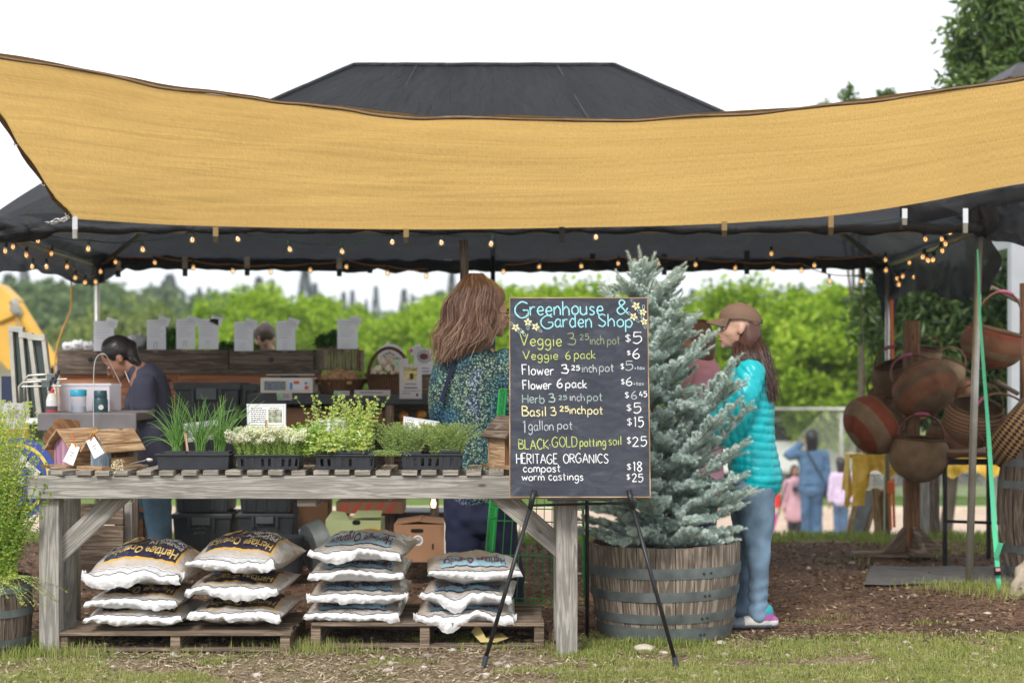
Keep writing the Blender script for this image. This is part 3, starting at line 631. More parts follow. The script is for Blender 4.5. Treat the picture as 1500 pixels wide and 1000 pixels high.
def hemf(u, q):
    p = sail(u, 1); k = .55+.45*abs(math.sin(u*21+1.3*math.sin(u*9))); w_ = .005+.013*k
    return p+V(0, -.012*math.sin(q*3.1), -w_*q+.010+.004*math.sin(u*60))
g.grid(hemf, n, 5, uvfn=lambda u, q: (u*7, q*.05)); build('hem', g, m_hem, sl_, smooth=180)
g = MB(); g.grid(lambda u, q: sail(u, 1)+V(0, -.004+.022*(1-q), .008+.012*abs(math.sin(u*21))*q), n, 2, uvfn=lambda u, q: (u*7, q*.05)); build('hem_fold', g, m_hem2, sl_, smooth=180)
g = MB(); g.grid(lambda u, q: sail(0, u)+V((.028+.01*math.sin(u*23))*(q-.3), -.012*math.sin(q*3.1), 0), 90, 4, uvfn=lambda u, q: (u*3, q*.05)); build('hem', g, m_hem, sl_, smooth=180)
for tt in (.03, .21, .46, .68):
    p = sail(0, tt)+V(.004, -.02, 0); build('grommet', MB().tube(arc(p, .011, 0, 330, 11), .004, 6, closed=False), m_chrome, sl_, smooth=180)
# chain from the sail corner to the tent corner
ch = thing('chain', 'silver chain from the sail corner to the left tent corner', 'chain', tuple(P(70, 335, 10.25)))
for s_, (A, B) in enumerate(((P(101, 319, 10.2), P(33, 347, 10.35)), (P(98, 321, 10.2), P(38, 341, 10.4)))):
    for i in range(9):
        c = A.lerp(B, (i+.5)/9)-V(0, 0, (.0 if s_ else .02)*math.sin(math.pi*(i+.5)/9)*-1); dr = (B-A).normalized(); sd = V(0, 1, 0) if i % 2 else dr.cross(V(0, 1, 0))
        g = MB().tube([c+dr*.024*math.cos(k*math.pi/5)+sd*.011*math.sin(k*math.pi/5) for k in range(10)], .0042, 5, closed=True); build('link', g, m_chrome, ch, smooth=180)

# ================================================================ CLAMPS ON THE EAVES
m_clampb = flat('brass_clip', (.45, .32, .16), .35, metal=.9)
def clamp(px, py, Y, h, name_lab, m1, m2, k=1.0):
    o = thing('spring_clamp', name_lab, 'clamp', tuple(P(px, py+h, Y)), 'clamps holding the cloth to the pipes'); c = P(px, py, Y); H = h*Y/FPX; w2 = 4*Y/FPX*k
    g = MB().box(c-V(0, 0, H*.28), (w2*2, .012, H*.62)); build('jaw', g, m1, o, bevel=.002)
    g = MB().box(c-V(0, -.002, H*.78), (w2*1.8, .016, H*.42)); g.tube([c-V(w2, 0, H*.6), c-V(-w2, 0, H*.6)], .005, 8); build('grip', g, m2, o, bevel=.002)
for i, (px, py, h, lab, w_) in enumerate([(110, 317, 33, 'silver clamp at the lower left corner of the orange sail', 1), (316, 333, 23, 'brass clamp on the front pipe over the second paper sign', 0), (595, 336, 20, 'brass clamp on the front pipe left of the wooden pole', 0), (823, 333, 24, 'dark clamp on the front pipe above the chalkboard', 2),
                                  (1061, 325, 22, 'brass clamp on the front pipe above the brown cap', 0), (1217, 317, 28, 'brass clamp on the front pipe midway to the right pole', 0), (1325, 306, 24, 'silver clamp on the sail edge left of the bulb cluster', 1), (1414, 306, 36, 'silver clamp just left of the corner pole top', 1)]):
    clamp(px, py, 10.22, h, lab, [m_clampb, m_chrome, m_black_metal][w_], [flat('dark_brass', (.10, .08, .05), .5), m_steel, m_black_metal][w_])
for px, py, h, lab in [(173, 382, 24, 'above the beanie wearing vendor'), (271, 377, 28, 'above the second and third paper signs'), (362, 376, 28, 'above the fifth paper sign'), (497, 378, 27, 'above the last paper sign'), (542, 392, 8, 'left of the wooden pole'), (868, 372, 22, 'left of the spruce tip'), (973, 373, 30, 'right of the spruce tip'),
                       (1094, 368, 34, 'above the brown cap'), (1207, 385, 15, 'over the gap right of the jacket'), (1264, 378, 32, 'left of the rear right pole')]:
    clamp(px, py, 13.25, h, 'black clamp on the rear pipe '+lab, m_steel if h < 30 and px < 500 else m_black_metal, m_black_metal, 1.0)

# ================================================================ STRING LIGHTS
m_glass = None
m, t = nodes('bulb_glass'); b = N(t, 'BsdfGlass'); b.inputs['IOR'].default_value = 1.1; b.inputs['Roughness'].default_value = .02; b.inputs[0].default_value = (1, .96, .88, 1)
tp = N(t, 'BsdfTransparent'); tp.inputs[0].default_value = (1, .95, .85, 1); mx = N(t, 'MixShader'); mx.inputs[0].default_value = .34; o = N(t, 'OutputMaterial'); gl_ = N(t, 'BsdfGlossy'); gl_.inputs['Roughness'].default_value = .08
t.links.new(tp.outputs[0], mx.inputs[1]); t.links.new(gl_.outputs[0], mx.inputs[2]); t.links.new(mx.outputs[0], o.inputs[0]); m_glass = m
m_fil = emis('filament', (1, .50, .18), 2.6); m_sock = flat('socket_green', (.01, .035, .025), .5); m_cordo = flat('orange_cord', (.55, .24, .03), .6); m_cordg = flat('green_cord', (.01, .03, .025), .6)
def bulbproto():
    g = MB().lathe([(.004, .0), (.012, -.006), (.0195, -.02), (.021, -.032), (.017, -.046), (.008, -.053), (.001, -.054)], n=14); bl = build('bulb', g, m_glass, smooth=180)
    g = MB().tube([V(-.006, 0, -.018), V(-.0075, 0, -.034), V(0, .002, -.04), V(.0075, 0, -.034), V(.006, 0, -.018)], .0026, 5); fl = build('filament', g, m_fil, bl)
    g = MB().lathe([(.001, .03), (.008, .028), (.0105, .012), (.011, -.002), (.009, -.004)], n=10); sk = build('socket', g, m_sock, bl, smooth=40); return bl
B0 = bulbproto(); usedb = [False]; B0k = kids(B0)
def lights(label, pts, cordm, hooks, cord_r=.004, drop=.03):
    base = Vector(pts[0][0]); o = thing('string_light', label, 'string lights', tuple(base), 'strings of bulbs round the tent')
    for p, tilt in pts:
        if usedb[0]: b_ = copy_tree(B0, o, B0k)
        else: b_ = B0; b_.parent = o; usedb[0] = True
        b_.location = Vector(p)-base+V(0, 0, .03); b_.rotation_euler = (tilt*.3, tilt, 0)
    g = MB(); top = [Vector(p)+V(0, 0, .055) for p, _ in pts]; path = [top[0]]
    for a, b in zip(top, top[1:]): path += sag(a, b, min(.05, .03*(b-a).length+.005), 8)[1:]
    g.tube(path, cord_r, 5); build('cord', g, cordm, o); return o
def B(lst, Y, tl=.25): return [(P(x, y, Y if not callable(Y) else Y(x)), U(-tl, tl)) for x, y in lst]
lights('bulbs hung along the front pipe of the tent, left half', B([(54, 353), (130, 365), (208, 366), (282, 352), (347, 351), (423, 366), (500, 369), (575, 355), (647, 356), (721, 358)], 10.36), m_cordg, 0)
lights('bulbs hung along the front pipe, from the chalkboard to the corner pole', B([(873, 348), (1020, 334), (1094, 336), (1320, 333), (1393, 341)], 10.36), m_cordg, 0)
lights('bulbs on an orange cord along the rear pipe, left of the pole', B([(148, 398), (169, 384), (226, 385), (283, 392), (340, 397), (397, 398), (454, 396), (508, 391), (567, 400), (625, 404)], 13.2), m_cordo, 0)
lights('bulbs on a cord along the rear pipe, right of the pole', B([(738, 398), (791, 391), (851, 390), (906, 386), (964, 386), (1020, 388), (1078, 393), (1133, 394), (1174, 396), (1215, 412), (1263, 412)], 13.2), m_cordo, 0)
lights('bulb cluster wound round the left side of the tent', B([(9, 368), (25, 349), (20, 362), (39, 374), (48, 391), (76, 372), (68, 391), (98, 391), (111, 407), (125, 414), (140, 413)], lambda x: 10.5+2.4*x/140), m_cordo, 0)
lights('bulb cluster nearest the right corner pole', B([(1354, 351), (1378, 351), (1385, 358), (1379, 368), (1368, 381), (1358, 382), (1353, 377)], lambda x: 11.0), m_cordg, 0)
lights('bulb cluster above the wooden basket post', B([(1331, 385), (1340, 406), (1323, 405), (1314, 408), (1317, 417), (1298, 396)], lambda x: 12.6), m_cordg, 0)
lights('bulbs on the rear right of the tent, near the rear pipe', B([(1130, 372), (1193, 389), (1297, 381)], 12.9), m_cordo, 0)
tag(build('power_cord', MB().tube(cat([P(103, 400, 12.6), P(105, 430, 12.6), P(103, 455, 12.6), P(92, 482, 12.5), P(83, 510, 12.4), P(80, 545, 12.3), P(84, 600, 12.3), P(80, 700, 12.3)], 6), .006, 6), m_cordo, base=P(80, 600, 12.3)), 'yellow orange power cord dangling at the left of the stall', 'cord')
tag(build('rope', MB().tube(cat([P(1262, 415, 13.1), P(1263, 470, 13.1), P(1267, 540, 13.1), P(1275, 600, 13.1)], 6), .005, 5), mat('rope_green', (.2, .22, .1)), base=P(1275, 600, 13.1)), 'thin greenish rope hanging left of the basket stand', 'rope')
# ================================================================ FRONT TABLE
TY = 8.05; TT = .868                                      # front face distance, height of the slat tops
tb_ = thing('display_table', 'long weathered grey timber display table with a slatted top', 'table', (-1.0, 8.4, 0))
def px2x(px, Y): return (px-750)*Y/FPX
def leg(px0, px1, Y, z1, d=.09):
    a, b = px2x(px0, Y), px2x(px1, Y); g = MB().box(((a+b)/2, Y+d/2, (z1-.06)/2), (b-a, d, z1+.06)); return build('leg', g, m_grey_wood, tb_, bevel=.004)
leg(57, 86, 8.09, .742); leg(815, 846, 8.02, .742); leg(88, 112, 8.46, .73); leg(811, 832, 8.44, .73); 
g = MB().box(((px2x(40, TY)+px2x(838, TY))/2, TY+.02, .789), (px2x(838, TY)-px2x(40, TY), .04, .108)); build('apron', g, m_grey_wood, tb_, bevel=.004)
g = MB().box(((px2x(70, 8.5)+px2x(838, 8.5))/2, 8.52, .789), (px2x(838, 8.5)-px2x(70, 8.5), .04, .106)); build('apron', g, m_grey_wood, tb_, bevel=.004)
g = MB().bar(P(88, 822, 8.125), P(190, 728, 8.125), .05, .088, (0, -1, 0)); 
def brace(x0, y0, x1, y1, Y):
    g = MB(); a, b = P(x0, y0, Y), P(x1, y1, Y); a.y = b.y = Y+.03; x = (b-a).normalized(); z = x.cross(V(0, 1, 0)).normalized()*-1; M = Matrix((x, V(0, 1, 0), z)).transposed()
    g.box((a+b)/2, ((b-a).length, .04, .095), M); build('brace', g, m_grey_wood, tb_, bevel=.003)
brace(72, 822, 182, 718, 8.14); brace(832, 812, 722, 716, 8.1)
g = MB().box(P(449, 736, 8.1)+V(0, .22, 0), (28*8.1/FPX, .44, .038)); build('cross_beam', g, m_slat_wood, tb_, bevel=.003)
sx = [84, 123, 151, 177, 212, 244, 278, 308, 342, 373, 404, 437, 470, 501, 531, 561, 600, 628, 660, 694, 727, 758, 790, 822]
for i, px in enumerate(sx):
    wd = U(.066, .074); x = px2x(px, TY); a = U(-.9, .9); ov = U(-.012, .02); dz = U(0, .004)
    if i == 0: a = -24; x = px2x(62, TY)+.02
    g = MB().box((0, .24, 0), (wd, .49, .023)); M = rotm('Z', a)
    g.v = [tuple(M@Vector(p)+V(x+(.05 if i == 0 else 0), TY-ov, .843+.0125+dz)) for p in g.v]; build('slat', g, m_slat_wood, tb_, bevel=.0025)

# ================================================================ PALLETS
def pallet(lab, x0, x1, y, top, legs, gl=None):
    Y = y; a, b = px2x(x0, Y), px2x(x1, Y); o = thing('pallet', lab, 'pallet', ((a+b)/2, Y+.3, 0), 'low pallets under the table')
    for k in range(5): build('deck_board', MB().box(((a+b)/2, Y+.045+k*.135+.02*(k > 0), top-.008), (b-a+U(-.02, .02), .095, .017)), m_pallet, o, bevel=.002)
    for px in legs:
        x = px2x(px, Y); build('runner', MB().box((x, Y+.32, (top-.018)/2-.01), (.047, .62, top-.0), None, 0), m_pallet, o, bevel=.003)
    for k in (0, 4): build('deck_board', MB().box(((a+b)/2, Y+.05+k*.13, .012), (b-a, .07, .014)), m_pallet, o, bevel=.002)
    return o
pallet('low brown pallet under the two navy labelled bag stacks', 86, 425, 8.10, .098, (91, 256, 417))
pallet('low brown pallet under the two pale blue labelled bag stacks', 456, 797, 8.2, .128, (462, 622, 790))
# ================================================================ BAGS
def pxmat():
    m, t = nodes('bag_woven_tan'); v = coordn(t, 'Object', (1, 1, 1)); w1 = N(t, 'TexWave', wave_type='BANDS', bands_direction='X'); w1.inputs['Scale'].default_value = 90; w1.inputs['Distortion'].default_value = 1.5; t.links.new(v, w1.inputs[0])
    c = ramp(t, noi(t, v, 12, 4), [(.3, (.48, .42, .365)), (.7, (.62, .56, .50))]); c = mixc(t, c, (.38, .32, .28), ramp(t, w1.outputs[0], [(.55, (0, 0, 0)), (1, (.5, .5, .5))]))
    return finish(m, t, c, .5, [(noi(t, v, 20, 5, 1.0), .75, .016), (w1.outputs[0], .2, .001)], spec=.5, coat=.25)
m_tan = pxmat(); m_white = mat('bag_white_hem', (.66, .66, .67), .5, .06, 12, .8, 38, .012); m_grey_inner = mat('bag_grey_side', (.38, .40, .41), .6, .08, 9, .35, 28, .012)
m_navy = mat('bag_navy_print', (.025, .025, .07), .34, .4, 14, .7, 24, .012, coat=.4); m_yel = flat('bag_yellow_print', (.68, .40, .06), .5); m_ltblue = mat('bag_blue_print', (.34, .52, .62), .42, .12, 14, .4, 28, .008, coat=.2)
m_red = flat('bag_dark_red_print', (.16, .02, .045), .5); m_seam = flat('bag_seam', (.06, .055, .06), .7); m_gold = flat('bag_gold_print', (.75, .55, .18), .5); m_whitep = flat('bag_white_print', (.78, .78, .74), .5)
m_orange = mat('bag_harvest_print', (.50, .16, .03), .5, .5, 30, 0, c2=(.72, .42, .08)); m_creamp = flat('bag_cream_print', (.80, .62, .28), .5); m_ltline = flat('bag_dark_blue_line', (.03, .045, .09), .5)
def textmesh(s, size=1.0, bold=.0, spacing=1.0):
    cu = bpy.data.curves.new('t', 'FONT'); cu.body = s; cu.size = size; cu.offset = bold; cu.resolution_u = 2; cu.space_character = spacing; o = bpy.data.objects.new('t', cu); C.objects.link(o)
    dg = bpy.context.evaluated_depsgraph_get(); me = bpy.data.meshes.new_from_object(o.evaluated_get(dg)); bpy.data.objects.remove(o)
    V_ = np.array([v.co[:] for v in me.vertices]).reshape(-1, 3); F = [tuple(p.vertices) for p in me.polygons]; bpy.data.meshes.remove(me); return V_, F
_tx = {}
def fittext(s, bold=.0):
    "vertices scaled to 0..1 in x, cap height about 1 in y"
    if s not in _tx:
        V_, F = textmesh(s, 1, bold); V_[:, 0] -= V_[:, 0].min(); V_[:, 0] /= V_[:, 0].max(); V_[:, 1] /= .73; _tx[s] = (V_, F)
    return _tx[s]
def bag(lab, px0, px1, ytop, yfront, Y, kind, seed, top=False, tilt=0, flapdrop=1.0, wavy=1.0, back=.68):
    "a pillow bag: px0..px1 = front seam ends, yfront = row of the front seam, ytop = row where the dome's top shows"
    q = random.Random(seed); xc, hw = px2x((px0+px1)/2, Y), px2x(px1, Y)-px2x((px0+px1)/2, Y); zs = P(0, yfront, Y).z; th = max(.06, (P(0, ytop, Y+.3).z-zs)); tk = .085
    o = thing('soil_bag', lab, 'bag', (xc, Y+.3, zs-.04), 'stacked bags of soil and compost'); Rt = rotm('Z', tilt)
    def S_(u, v, side):
        "u,v in -1..1 ; v=-1 front seam"
        e = max(0, (1-abs(u)**2.8))**.6*max(0, (1-v*v))**(.8 if side > 0 else .5)
        wob = .012*noise.noise((u*2.5+seed, v*2.5, side*3.))+.006*noise.noise((u*7+seed, v*7, side*5.))
        pin = 1-.10*(v*v)*(1-u*u)-.05*(1-v*v); x = hw*.94*u*(1-.05*max(0, -v-.6)*2*abs(u)**3)*(1+.02*math.sin(seed*3)) ; y = back/2*v*(1-.05*(1-u*u))
        seam = wavy*(.004*math.sin(u*4+seed)+.012*noise.noise((u*2.2, seed, 0))+.006*noise.noise((u*6, seed, 3)))*max(0, -v)**5
        z = side*e*(th if side > 0 else tk*.75)*(1 if side > 0 else 1)+wob*e*1.6+seam
        crease = .006*abs(noise.noise((u*9+seed, v*4, 1)))-.010*abs(math.sin(u*13+seed*2+2*v))*max(0, -v-.35)*(1-abs(v))**.3 if side > 0 else 0
        p = Rt@V(x, y, z+crease); return V(xc, Y+back/2, zs)+p
    navy = kind == 'n'; ul, uh, vl, vh = -.74, .80, -.74, .45
    if kind == 'b': ul, uh, vl, vh = -.74, .74, -.78, (-.18 if top else -.36)
    g = MB()
    def mi(u, v, side):
        if v < -.86: return 1
        if side < 0: return 2 if v < -.5 else 0
        if ul < u < uh and vl < v < vh:
            bw = .035
            if u < ul+bw or u > uh-bw or v < vl+bw*1.4 or (v > vh-bw*1.4): return 4
            return 3
        return 0
    NU, NV = 50, 46
    for side in (1, -1):
        g.grid(lambda a, b: S_(2*a-1, 2*b-1, side), NU, NV, mi=lambda a, b: mi(2*a-1, 2*b-1, side), uvfn=lambda a, b: (a*.5, b*.68))
        if side < 0: pass
    body = build('bag_body', g, [m_tan, m_white, m_grey_inner, m_navy if navy else m_ltblue, m_yel if navy else m_ltline], o, smooth=180)
    # folded white hem hanging from the front seam
    dr = .027*flapdrop; g = MB()
    def fl(a, b):
        u = 2*a-1; p = S_(u*1.0, -1, 1); k = (.35+.75*max(0, .45+1.5*noise.noise((u*1.6, seed*1.3, 2))+.5*noise.noise((u*5, seed, 8))))*(1-.55*abs(u)**8)+(.5 if (u > .75 and seed % 3 == 1) else 0)*(u-.75)*3; 
        rip = .010*noise.noise((u*11, b*1.5, seed))+.006*abs(noise.noise((u*26, b*2, seed))); return p+Rt@V(.012*u*b, -.010-.012*math.sin(b*2.8)+rip*b, -dr*k*b+.018*(1-b))
    g.grid(fl, 90, 8, uvfn=lambda a, b: (a*.5, b*.05)); 
    def top_(a, b): u = 2*a-1; p = S_(u, -1, 1); q2 = S_(u, -.90, 1); return p.lerp(q2, b)+V(0, -.010*(1-b), .018*(1-b)+.004)
    g.grid(top_, 90, 4, uvfn=lambda a, b: (a*.5, b*.05)); build('hem_flap', g, m_white, o, smooth=180)
    g = MB().tube([S_(-.98+1.96*i/60, -.90, 1)+V(0, 0, .004) for i in range(61)], .0014, 4); build('stitching', g, m_seam, o)
    for s_ in ((-1, 1) if seed % 4 == 1 else ()):
        c = S_(s_*.97, -.9, 1); g = MB(); g.grid(lambda a, b: c+Rt@V(s_*(.004+.02*a), -.008+.014*math.sin(a*4+seed)*b, .018-.05*b*(1-.4*a)+.004*math.sin(a*9)), 6, 6); build('ear', g, m_white, o, smooth=180)
    # print
    def put(nm, s, u0, u1, v0, hv, m_, bold=.01):
        Vt, F = fittext(s, bold); pts = []
        for x, y, z in Vt:      # text is seen upside down from the front: its baseline lies further away
            u = u1-(u1-u0)*x; v = v0-hv*y; pts.append(S_(max(-.99, min(.99, u)), max(-.98, v), 1)+V(0, -.0018, .0028))
        build(nm, MB().add(pts, F), m_, o)
    if navy:
        put('lettering', 'Heritage Organics', ul+.07, uh-.07, vl+.33, .25, m_gold, .012)
        if top:
            put('lettering', 'PREMIUM', .06, uh-.07, -.10, .20, m_whitep, .02); put('lettering', 'ORGANIC', .12, uh-.08, .13, .15, m_whitep, .012)
            g = MB()   # harvest picture: overlapping loaves
            for (cu, cv, ru, rv, mi_) in ((-.30, .02, .30, .26, 0), (-.36, -.05, .22, .15, 1), (-.28, .12, .17, .13, 1), (.15, .38, .42, .15, 0), (.3, .40, .22, .09, 1), (-.3, .0, .07, .05, 0)):
                c = len(g.v); k = 20; vs = [S_(cu, cv, 1)+V(0, -.001, .0032+.0004*mi_+.0002*len(g.f)/20)]+[S_(cu+ru*math.cos(6.283*i/k), cv+rv*math.sin(6.283*i/k), 1)+V(0, -.001, .0032+.0004*mi_+.0002*len(g.f)/20) for i in range(k)]
                g.add(vs, [(0, 1+i, 1+(i+1) % k) for i in range(k)], mi_)
            build('picture', g, [m_orange, m_creamp], o)
    else:
        put('lettering', 'Heritage Organics', ul+.08, uh-.06, vl+(.42 if top else .30), (.34 if top else .23), m_red, .012)
    return o
# left two stacks (navy), right two (blue)
B1 = 'in the leftmost stack'; B2 = 'in the second stack from the left'; B3 = 'in the tall third stack'; B4 = 'in the stack behind the easel leg'
bag('top bag with the navy label and loaf picture '+B1, 122, 278, 792, 846, 8.12, 'n', 1, True, -4, 1.5, 1.6)
bag('middle tan bag with a navy strip showing '+B1, 120, 268, 862, 884, 8.12, 'n', 2, False, -1, 1.0, 1.2)
bag('bottom bag with white hem lying on the pallet '+B1, 116, 270, 888, 908, 8.10, 'n', 3, False, 1, .9)
bag('top bag with navy label and yellow border '+B2, 276, 421, 781, 828, 8.14, 'n', 4, True, -6, 1.15, 2.2)
bag('middle bag with navy strip showing '+B2, 271, 416, 842, 866, 8.14, 'n', 15, False, -2, 1.25, 1.6)
bag('bottom bag with a yellow edged label '+B2, 272, 422, 882, 903, 8.12, 'n', 6, False, -2, 1.0, 1.4)
bag('top bag with pale blue label, tipped on its side, '+B3, 456, 601, 779, 812, 8.22, 'b', 7, True, -5, 1.1, 1.8)
bag('second bag from the top, pale blue strip, '+B3, 445, 599, 816, 843, 8.22, 'b', 8, False, 0, .9, 1.2)
bag('third bag from the top '+B3, 446, 596, 853, 876, 8.22, 'b', 9, False, 1, .9, 1.2)
bag('lowest bag lying on the pallet '+B3, 438, 592, 886, 904, 8.20, 'b', 10, False, 0, .9, 1.2)
bag('top bag with the pale blue label '+B4, 618, 763, 812, 842, 8.22, 'b', 11, True, 3, .8)
bag('middle bag with sagging white hem '+B4, 612, 760, 851, 877, 8.22, 'b', 12, False, -2, 1.3, 2.2)
bag('bottom bag with drooping white corner '+B4, 605, 757, 887, 906, 8.20, 'b', 13, False, 0, 1.4, 1.8)

# ================================================================ CHALKBOARD ON ITS EASEL
BT, BB = 8.02, 7.86                                       # top edge leans back
tl, tr, br, bl = P(757, 437, BT), P(957, 437, BT), P(953, 728, BB), P(746, 728, BB)
org = (bl+br)/2; ex = ((br-bl).normalized()+(tr-tl).normalized()).normalized(); ey = ((tl+tr)/2-org); ey = (ey-ex*ey.dot(ex)); BH = ey.length; ey.normalize(); en = ex.cross(ey)   # en points to the camera? checked below
if en.y > 0: en = -en
BW = ((br-bl).length+(tr-tl).length)/2
cbt = thing('chalkboard', 'black chalkboard price list with thin wooden edge on an easel', 'chalkboard', tuple(org))
def bp(px, py, off=0.0):
    "a photo pixel on the board face -> point on the board"
    t = (728-py)/291; xl = 746+(757-746)*t; xr = 953+(957-953)*t; u = (px-xl)/(xr-xl)-.5
    return org+ex*(u*BW)+ey*(t*BH)+en*(.011+off)
M = Matrix((ex, ey, en)).transposed()
m, t = nodes('chalk_black'); v = coordn(t, 'Object', (1, 1, 1)); sm = N(t, 'Mapping'); sm.inputs['Scale'].default_value = (3, 1, 9); sm.inputs['Rotation'].default_value = (0, R(12), 0); t.links.new(v, sm.inputs[0])
f1 = noi(t, sm.outputs[0], 2.2, 6, .8, .7); f2_ = noi(t, sm.outputs[0], 60, 3)
c = mixc(t, ramp(t, f1, [(.33, (.030, .034, .047)), (.55, (.048, .054, .070)), (.75, (.10, .108, .13))]), (.11, .12, .14), ramp(t, f2_, [(.62, (0, 0, 0)), (.8, (.5, .5, .5))]))
finish(m, t, c, .82, [(f2_, .1, .001)], spec=.3); m_board = m
build('board', MB().box(org+ey*BH/2, (BW, BH, .020), M), m_board, cbt)
g = MB(); e_ = .006
for a, b in ((-BW/2, 0), (BW/2, 0)): g = MB().box(org+ex*(a)+ey*BH/2, (.005, BH+.008, .025), M); build('edge_strip', g, m_cedar, cbt, bevel=.001)
for yy in (0, BH): g = MB().box(org+ey*yy, (BW+.005, .005, .0246), M); build('edge_strip', g, m_cedar, cbt, bevel=.001)
# single stroke chalk hand: grid units, x right, y up (cap 10, x-height 6)
G = {
'A': (7, '0,0 3.4,10 7,0|1.4,3.6 5.8,3.6'), 'B': (6, '0,0 0,10|0,10 ~4.5,9 4.6,6.5 0,5.4|0,5.4 ~5.6,4.2 5.2,.6 0,0'), 'C': (6.5, '~6.2,8.6 3.4,10 .4,7 .2,3.4 3,0 6.2,1.4'), 'D': (6.5, '0,0 0,10|0,10 ~5,8.8 6.2,5 4.6,1 0,0'), 'E': (5, '5,10 0,10 0,0 5,0|0,5.2 4,5.2'),
'F': (5, '.3,0 0,10 5,10|.1,5.2 4,5.4'), 'G': (7.5, '~6.6,8.8 3.6,10 .4,7 .2,3 3,0 6.4,1.6 6.8,4.6|6.9,4.8 4,4.8'), 'H': (6, '0,0 0,10|6,0 6,10|0,5 6,5'), 'I': (1.5, '.8,0 .8,10'), 'K': (6, '0,0 0,10|5.6,10 .2,4.6 6,0'), 'L': (5, '0,10 0,0 4.8,0'),
'N': (6.5, '0,0 0,10 6,0 6,10'), 'O': (7, '~3.5,10 .4,7.4 .4,2.6 3.5,0 6.6,2.6 6.6,7.4 3.5,10'), 'R': (6, '0,0 0,10|0,10 ~5,9.2 4.6,5.8 0,5|1.8,5.1 6,0'), 'S': (6, '~5.6,8.8 3,10 .6,8 2.8,5.4 5.6,3 3.4,.1 .2,1.4'), 'T': (6, '0,10 6,10|3,10 3,0'), 'V': (7, '0,10 3.2,0 6.8,10.4'),
'a': (5.2, '~4.6,5 2.4,6.2 .3,3.4 1.6,.2 4.2,1.6 4.6,5|4.6,6 ~4.6,2 5.4,0'), 'b': (5, '0,10 0,0|0,1 ~2.8,-.2 4.8,2.6 3.2,6 0,4.4'), 'c': (4.4, '~4.2,5 2.2,6.2 .3,3.2 2,.0 4.4,1'), 'd': (5.4, '~4.8,4.8 2.4,6.2 .3,3 2,.0 4.8,1.4|4.8,10 4.8,0'), 'e': (4.8, '~.5,3 4.4,3.4 3.6,5.9 1.4,5.6 .2,2.8 2,.1 4.6,1'),
'f': (3.6, '~4,9.4 2.2,10 1.4,7 1.4,0|0,6 3.4,6'), 'g': (5.2, '~4.6,5 2.4,6.2 .3,3.6 1.8,.6 4.4,2 4.7,5.4|4.7,6 ~4.8,-1 2.6,-3.8 .2,-2.4'), 'h': (5, '0,10 0,0|0,3.6 ~2.4,6.2 4.4,4 4.5,0'), 'i': (1.6, '.8,6 .8,0|.8,8.3 .9,8.6'), 'j': (2, '1,6 1,-3'), 'k': (4.6, '0,10 0,0|4,6 .2,2.8 4.4,0'),
'l': (1.6, '.8,10 .8,0'), 'm': (7.4, '0,6 0,0|0,3.8 ~1.8,6.2 3.4,4 3.5,0|3.5,3.8 ~5.4,6.2 7,4 7,0'), 'n': (5, '0,6 0,0|0,3.6 ~2.4,6.3 4.4,4 4.5,0'), 'o': (5, '~2.5,6 .3,4 .6,1 2.5,0 4.6,1.4 4.6,4.6 2.5,6'), 'p': (5, '0,6 -.2,-4|0,4.4 ~2.6,6.4 4.8,3.4 3,0 0,1.2'), 'r': (3.6, '0,6 0,0|0,3.4 ~1.6,5.8 3.6,5.6'), 's': (4, '~3.8,5.2 2,6.2 .5,4.6 3.6,2 2.2,0 .1,.8'),
't': (3.8, '1.6,9 1.6,.6 3.2,0|0,6 3.6,6'), 'u': (5, '0,6 ~0,1.4 2.4,-.1 4.4,1.8|4.5,6 4.5,0'), 'v': (4.6, '0,6 2.3,0 4.6,6'), 'w': (6.6, '0,6 1.6,0 3.3,4.8 5,0 6.6,6'), 'x': (4.4, '0,6 4.4,0|4.4,6 0,0'),
'0': (5, '~2.5,10 0,5 2.5,0 5,5 2.5,10'), '1': (2.6, '.2,8.4 1.6,10 1.4,0'), '2': (5.2, '~.2,8 2.4,10 4.4,7.6 2.4,3.4 0,0|0,0 5,.3'), '3': (5, '~.2,9 3.4,9.8 3.8,6.6 1.6,5.4|1.6,5.4 ~5,4.4 4.2,.4 0,.8'), '4': (5.4, '3,10 0,3.4 5.4,3.4|4,6 3.8,0'), '5': (5, '4.8,10 .8,10 .5,5.8|.5,5.8 ~4,6.4 4.8,3 2.4,0 0,1'), '6': (5, '~4,10 1,6.4 .3,2.4 2.4,0 4.8,2 3.6,4.9 .6,3.6'), '8': (5, '~2.5,5.4 .4,8 2.5,10 4.6,8 2.5,5.4 .2,2.6 2.5,0 4.8,2.6 2.5,5.4'),
'$': (5, '~4.6,8 2.4,9 .4,7.4 2.6,5 4.6,2.8 2.4,1 .2,2|2.5,10.4 2.5,-.6'), '&': (7.5, '~7,0 2,7 3,10 5,8 .6,3.2 2.2,0 5,1.6 6.6,4.6'), '.': (1.6, '.7,0 .8,.5'), '+': (4.4, '0,3.2 4,3.2|2,5.4 2,1'), '·': (2.2, '.6,4.6 1.3,4.8'), ' ': (3.4, '')}
def strokes(ch):
    w_, s = G[ch]; out_ = []
    for st in s.split('|'):
        if not st: continue
        sm_ = False; pts = []; pre = []
        for k in st.split():
            if k[0] == '~': sm_ = True; k = k[1:]; pre = list(pts); pts = [pts[-1]] if pts else []
            a, b = k.split(','); pts.append((float(a), float(b), 0))
        if sm_: pts = [tuple(p) for p in cat(pts, 5)]; pts = [p for p in pre[:-1]]+pts
        out_.append(pts)
    return w_, out_
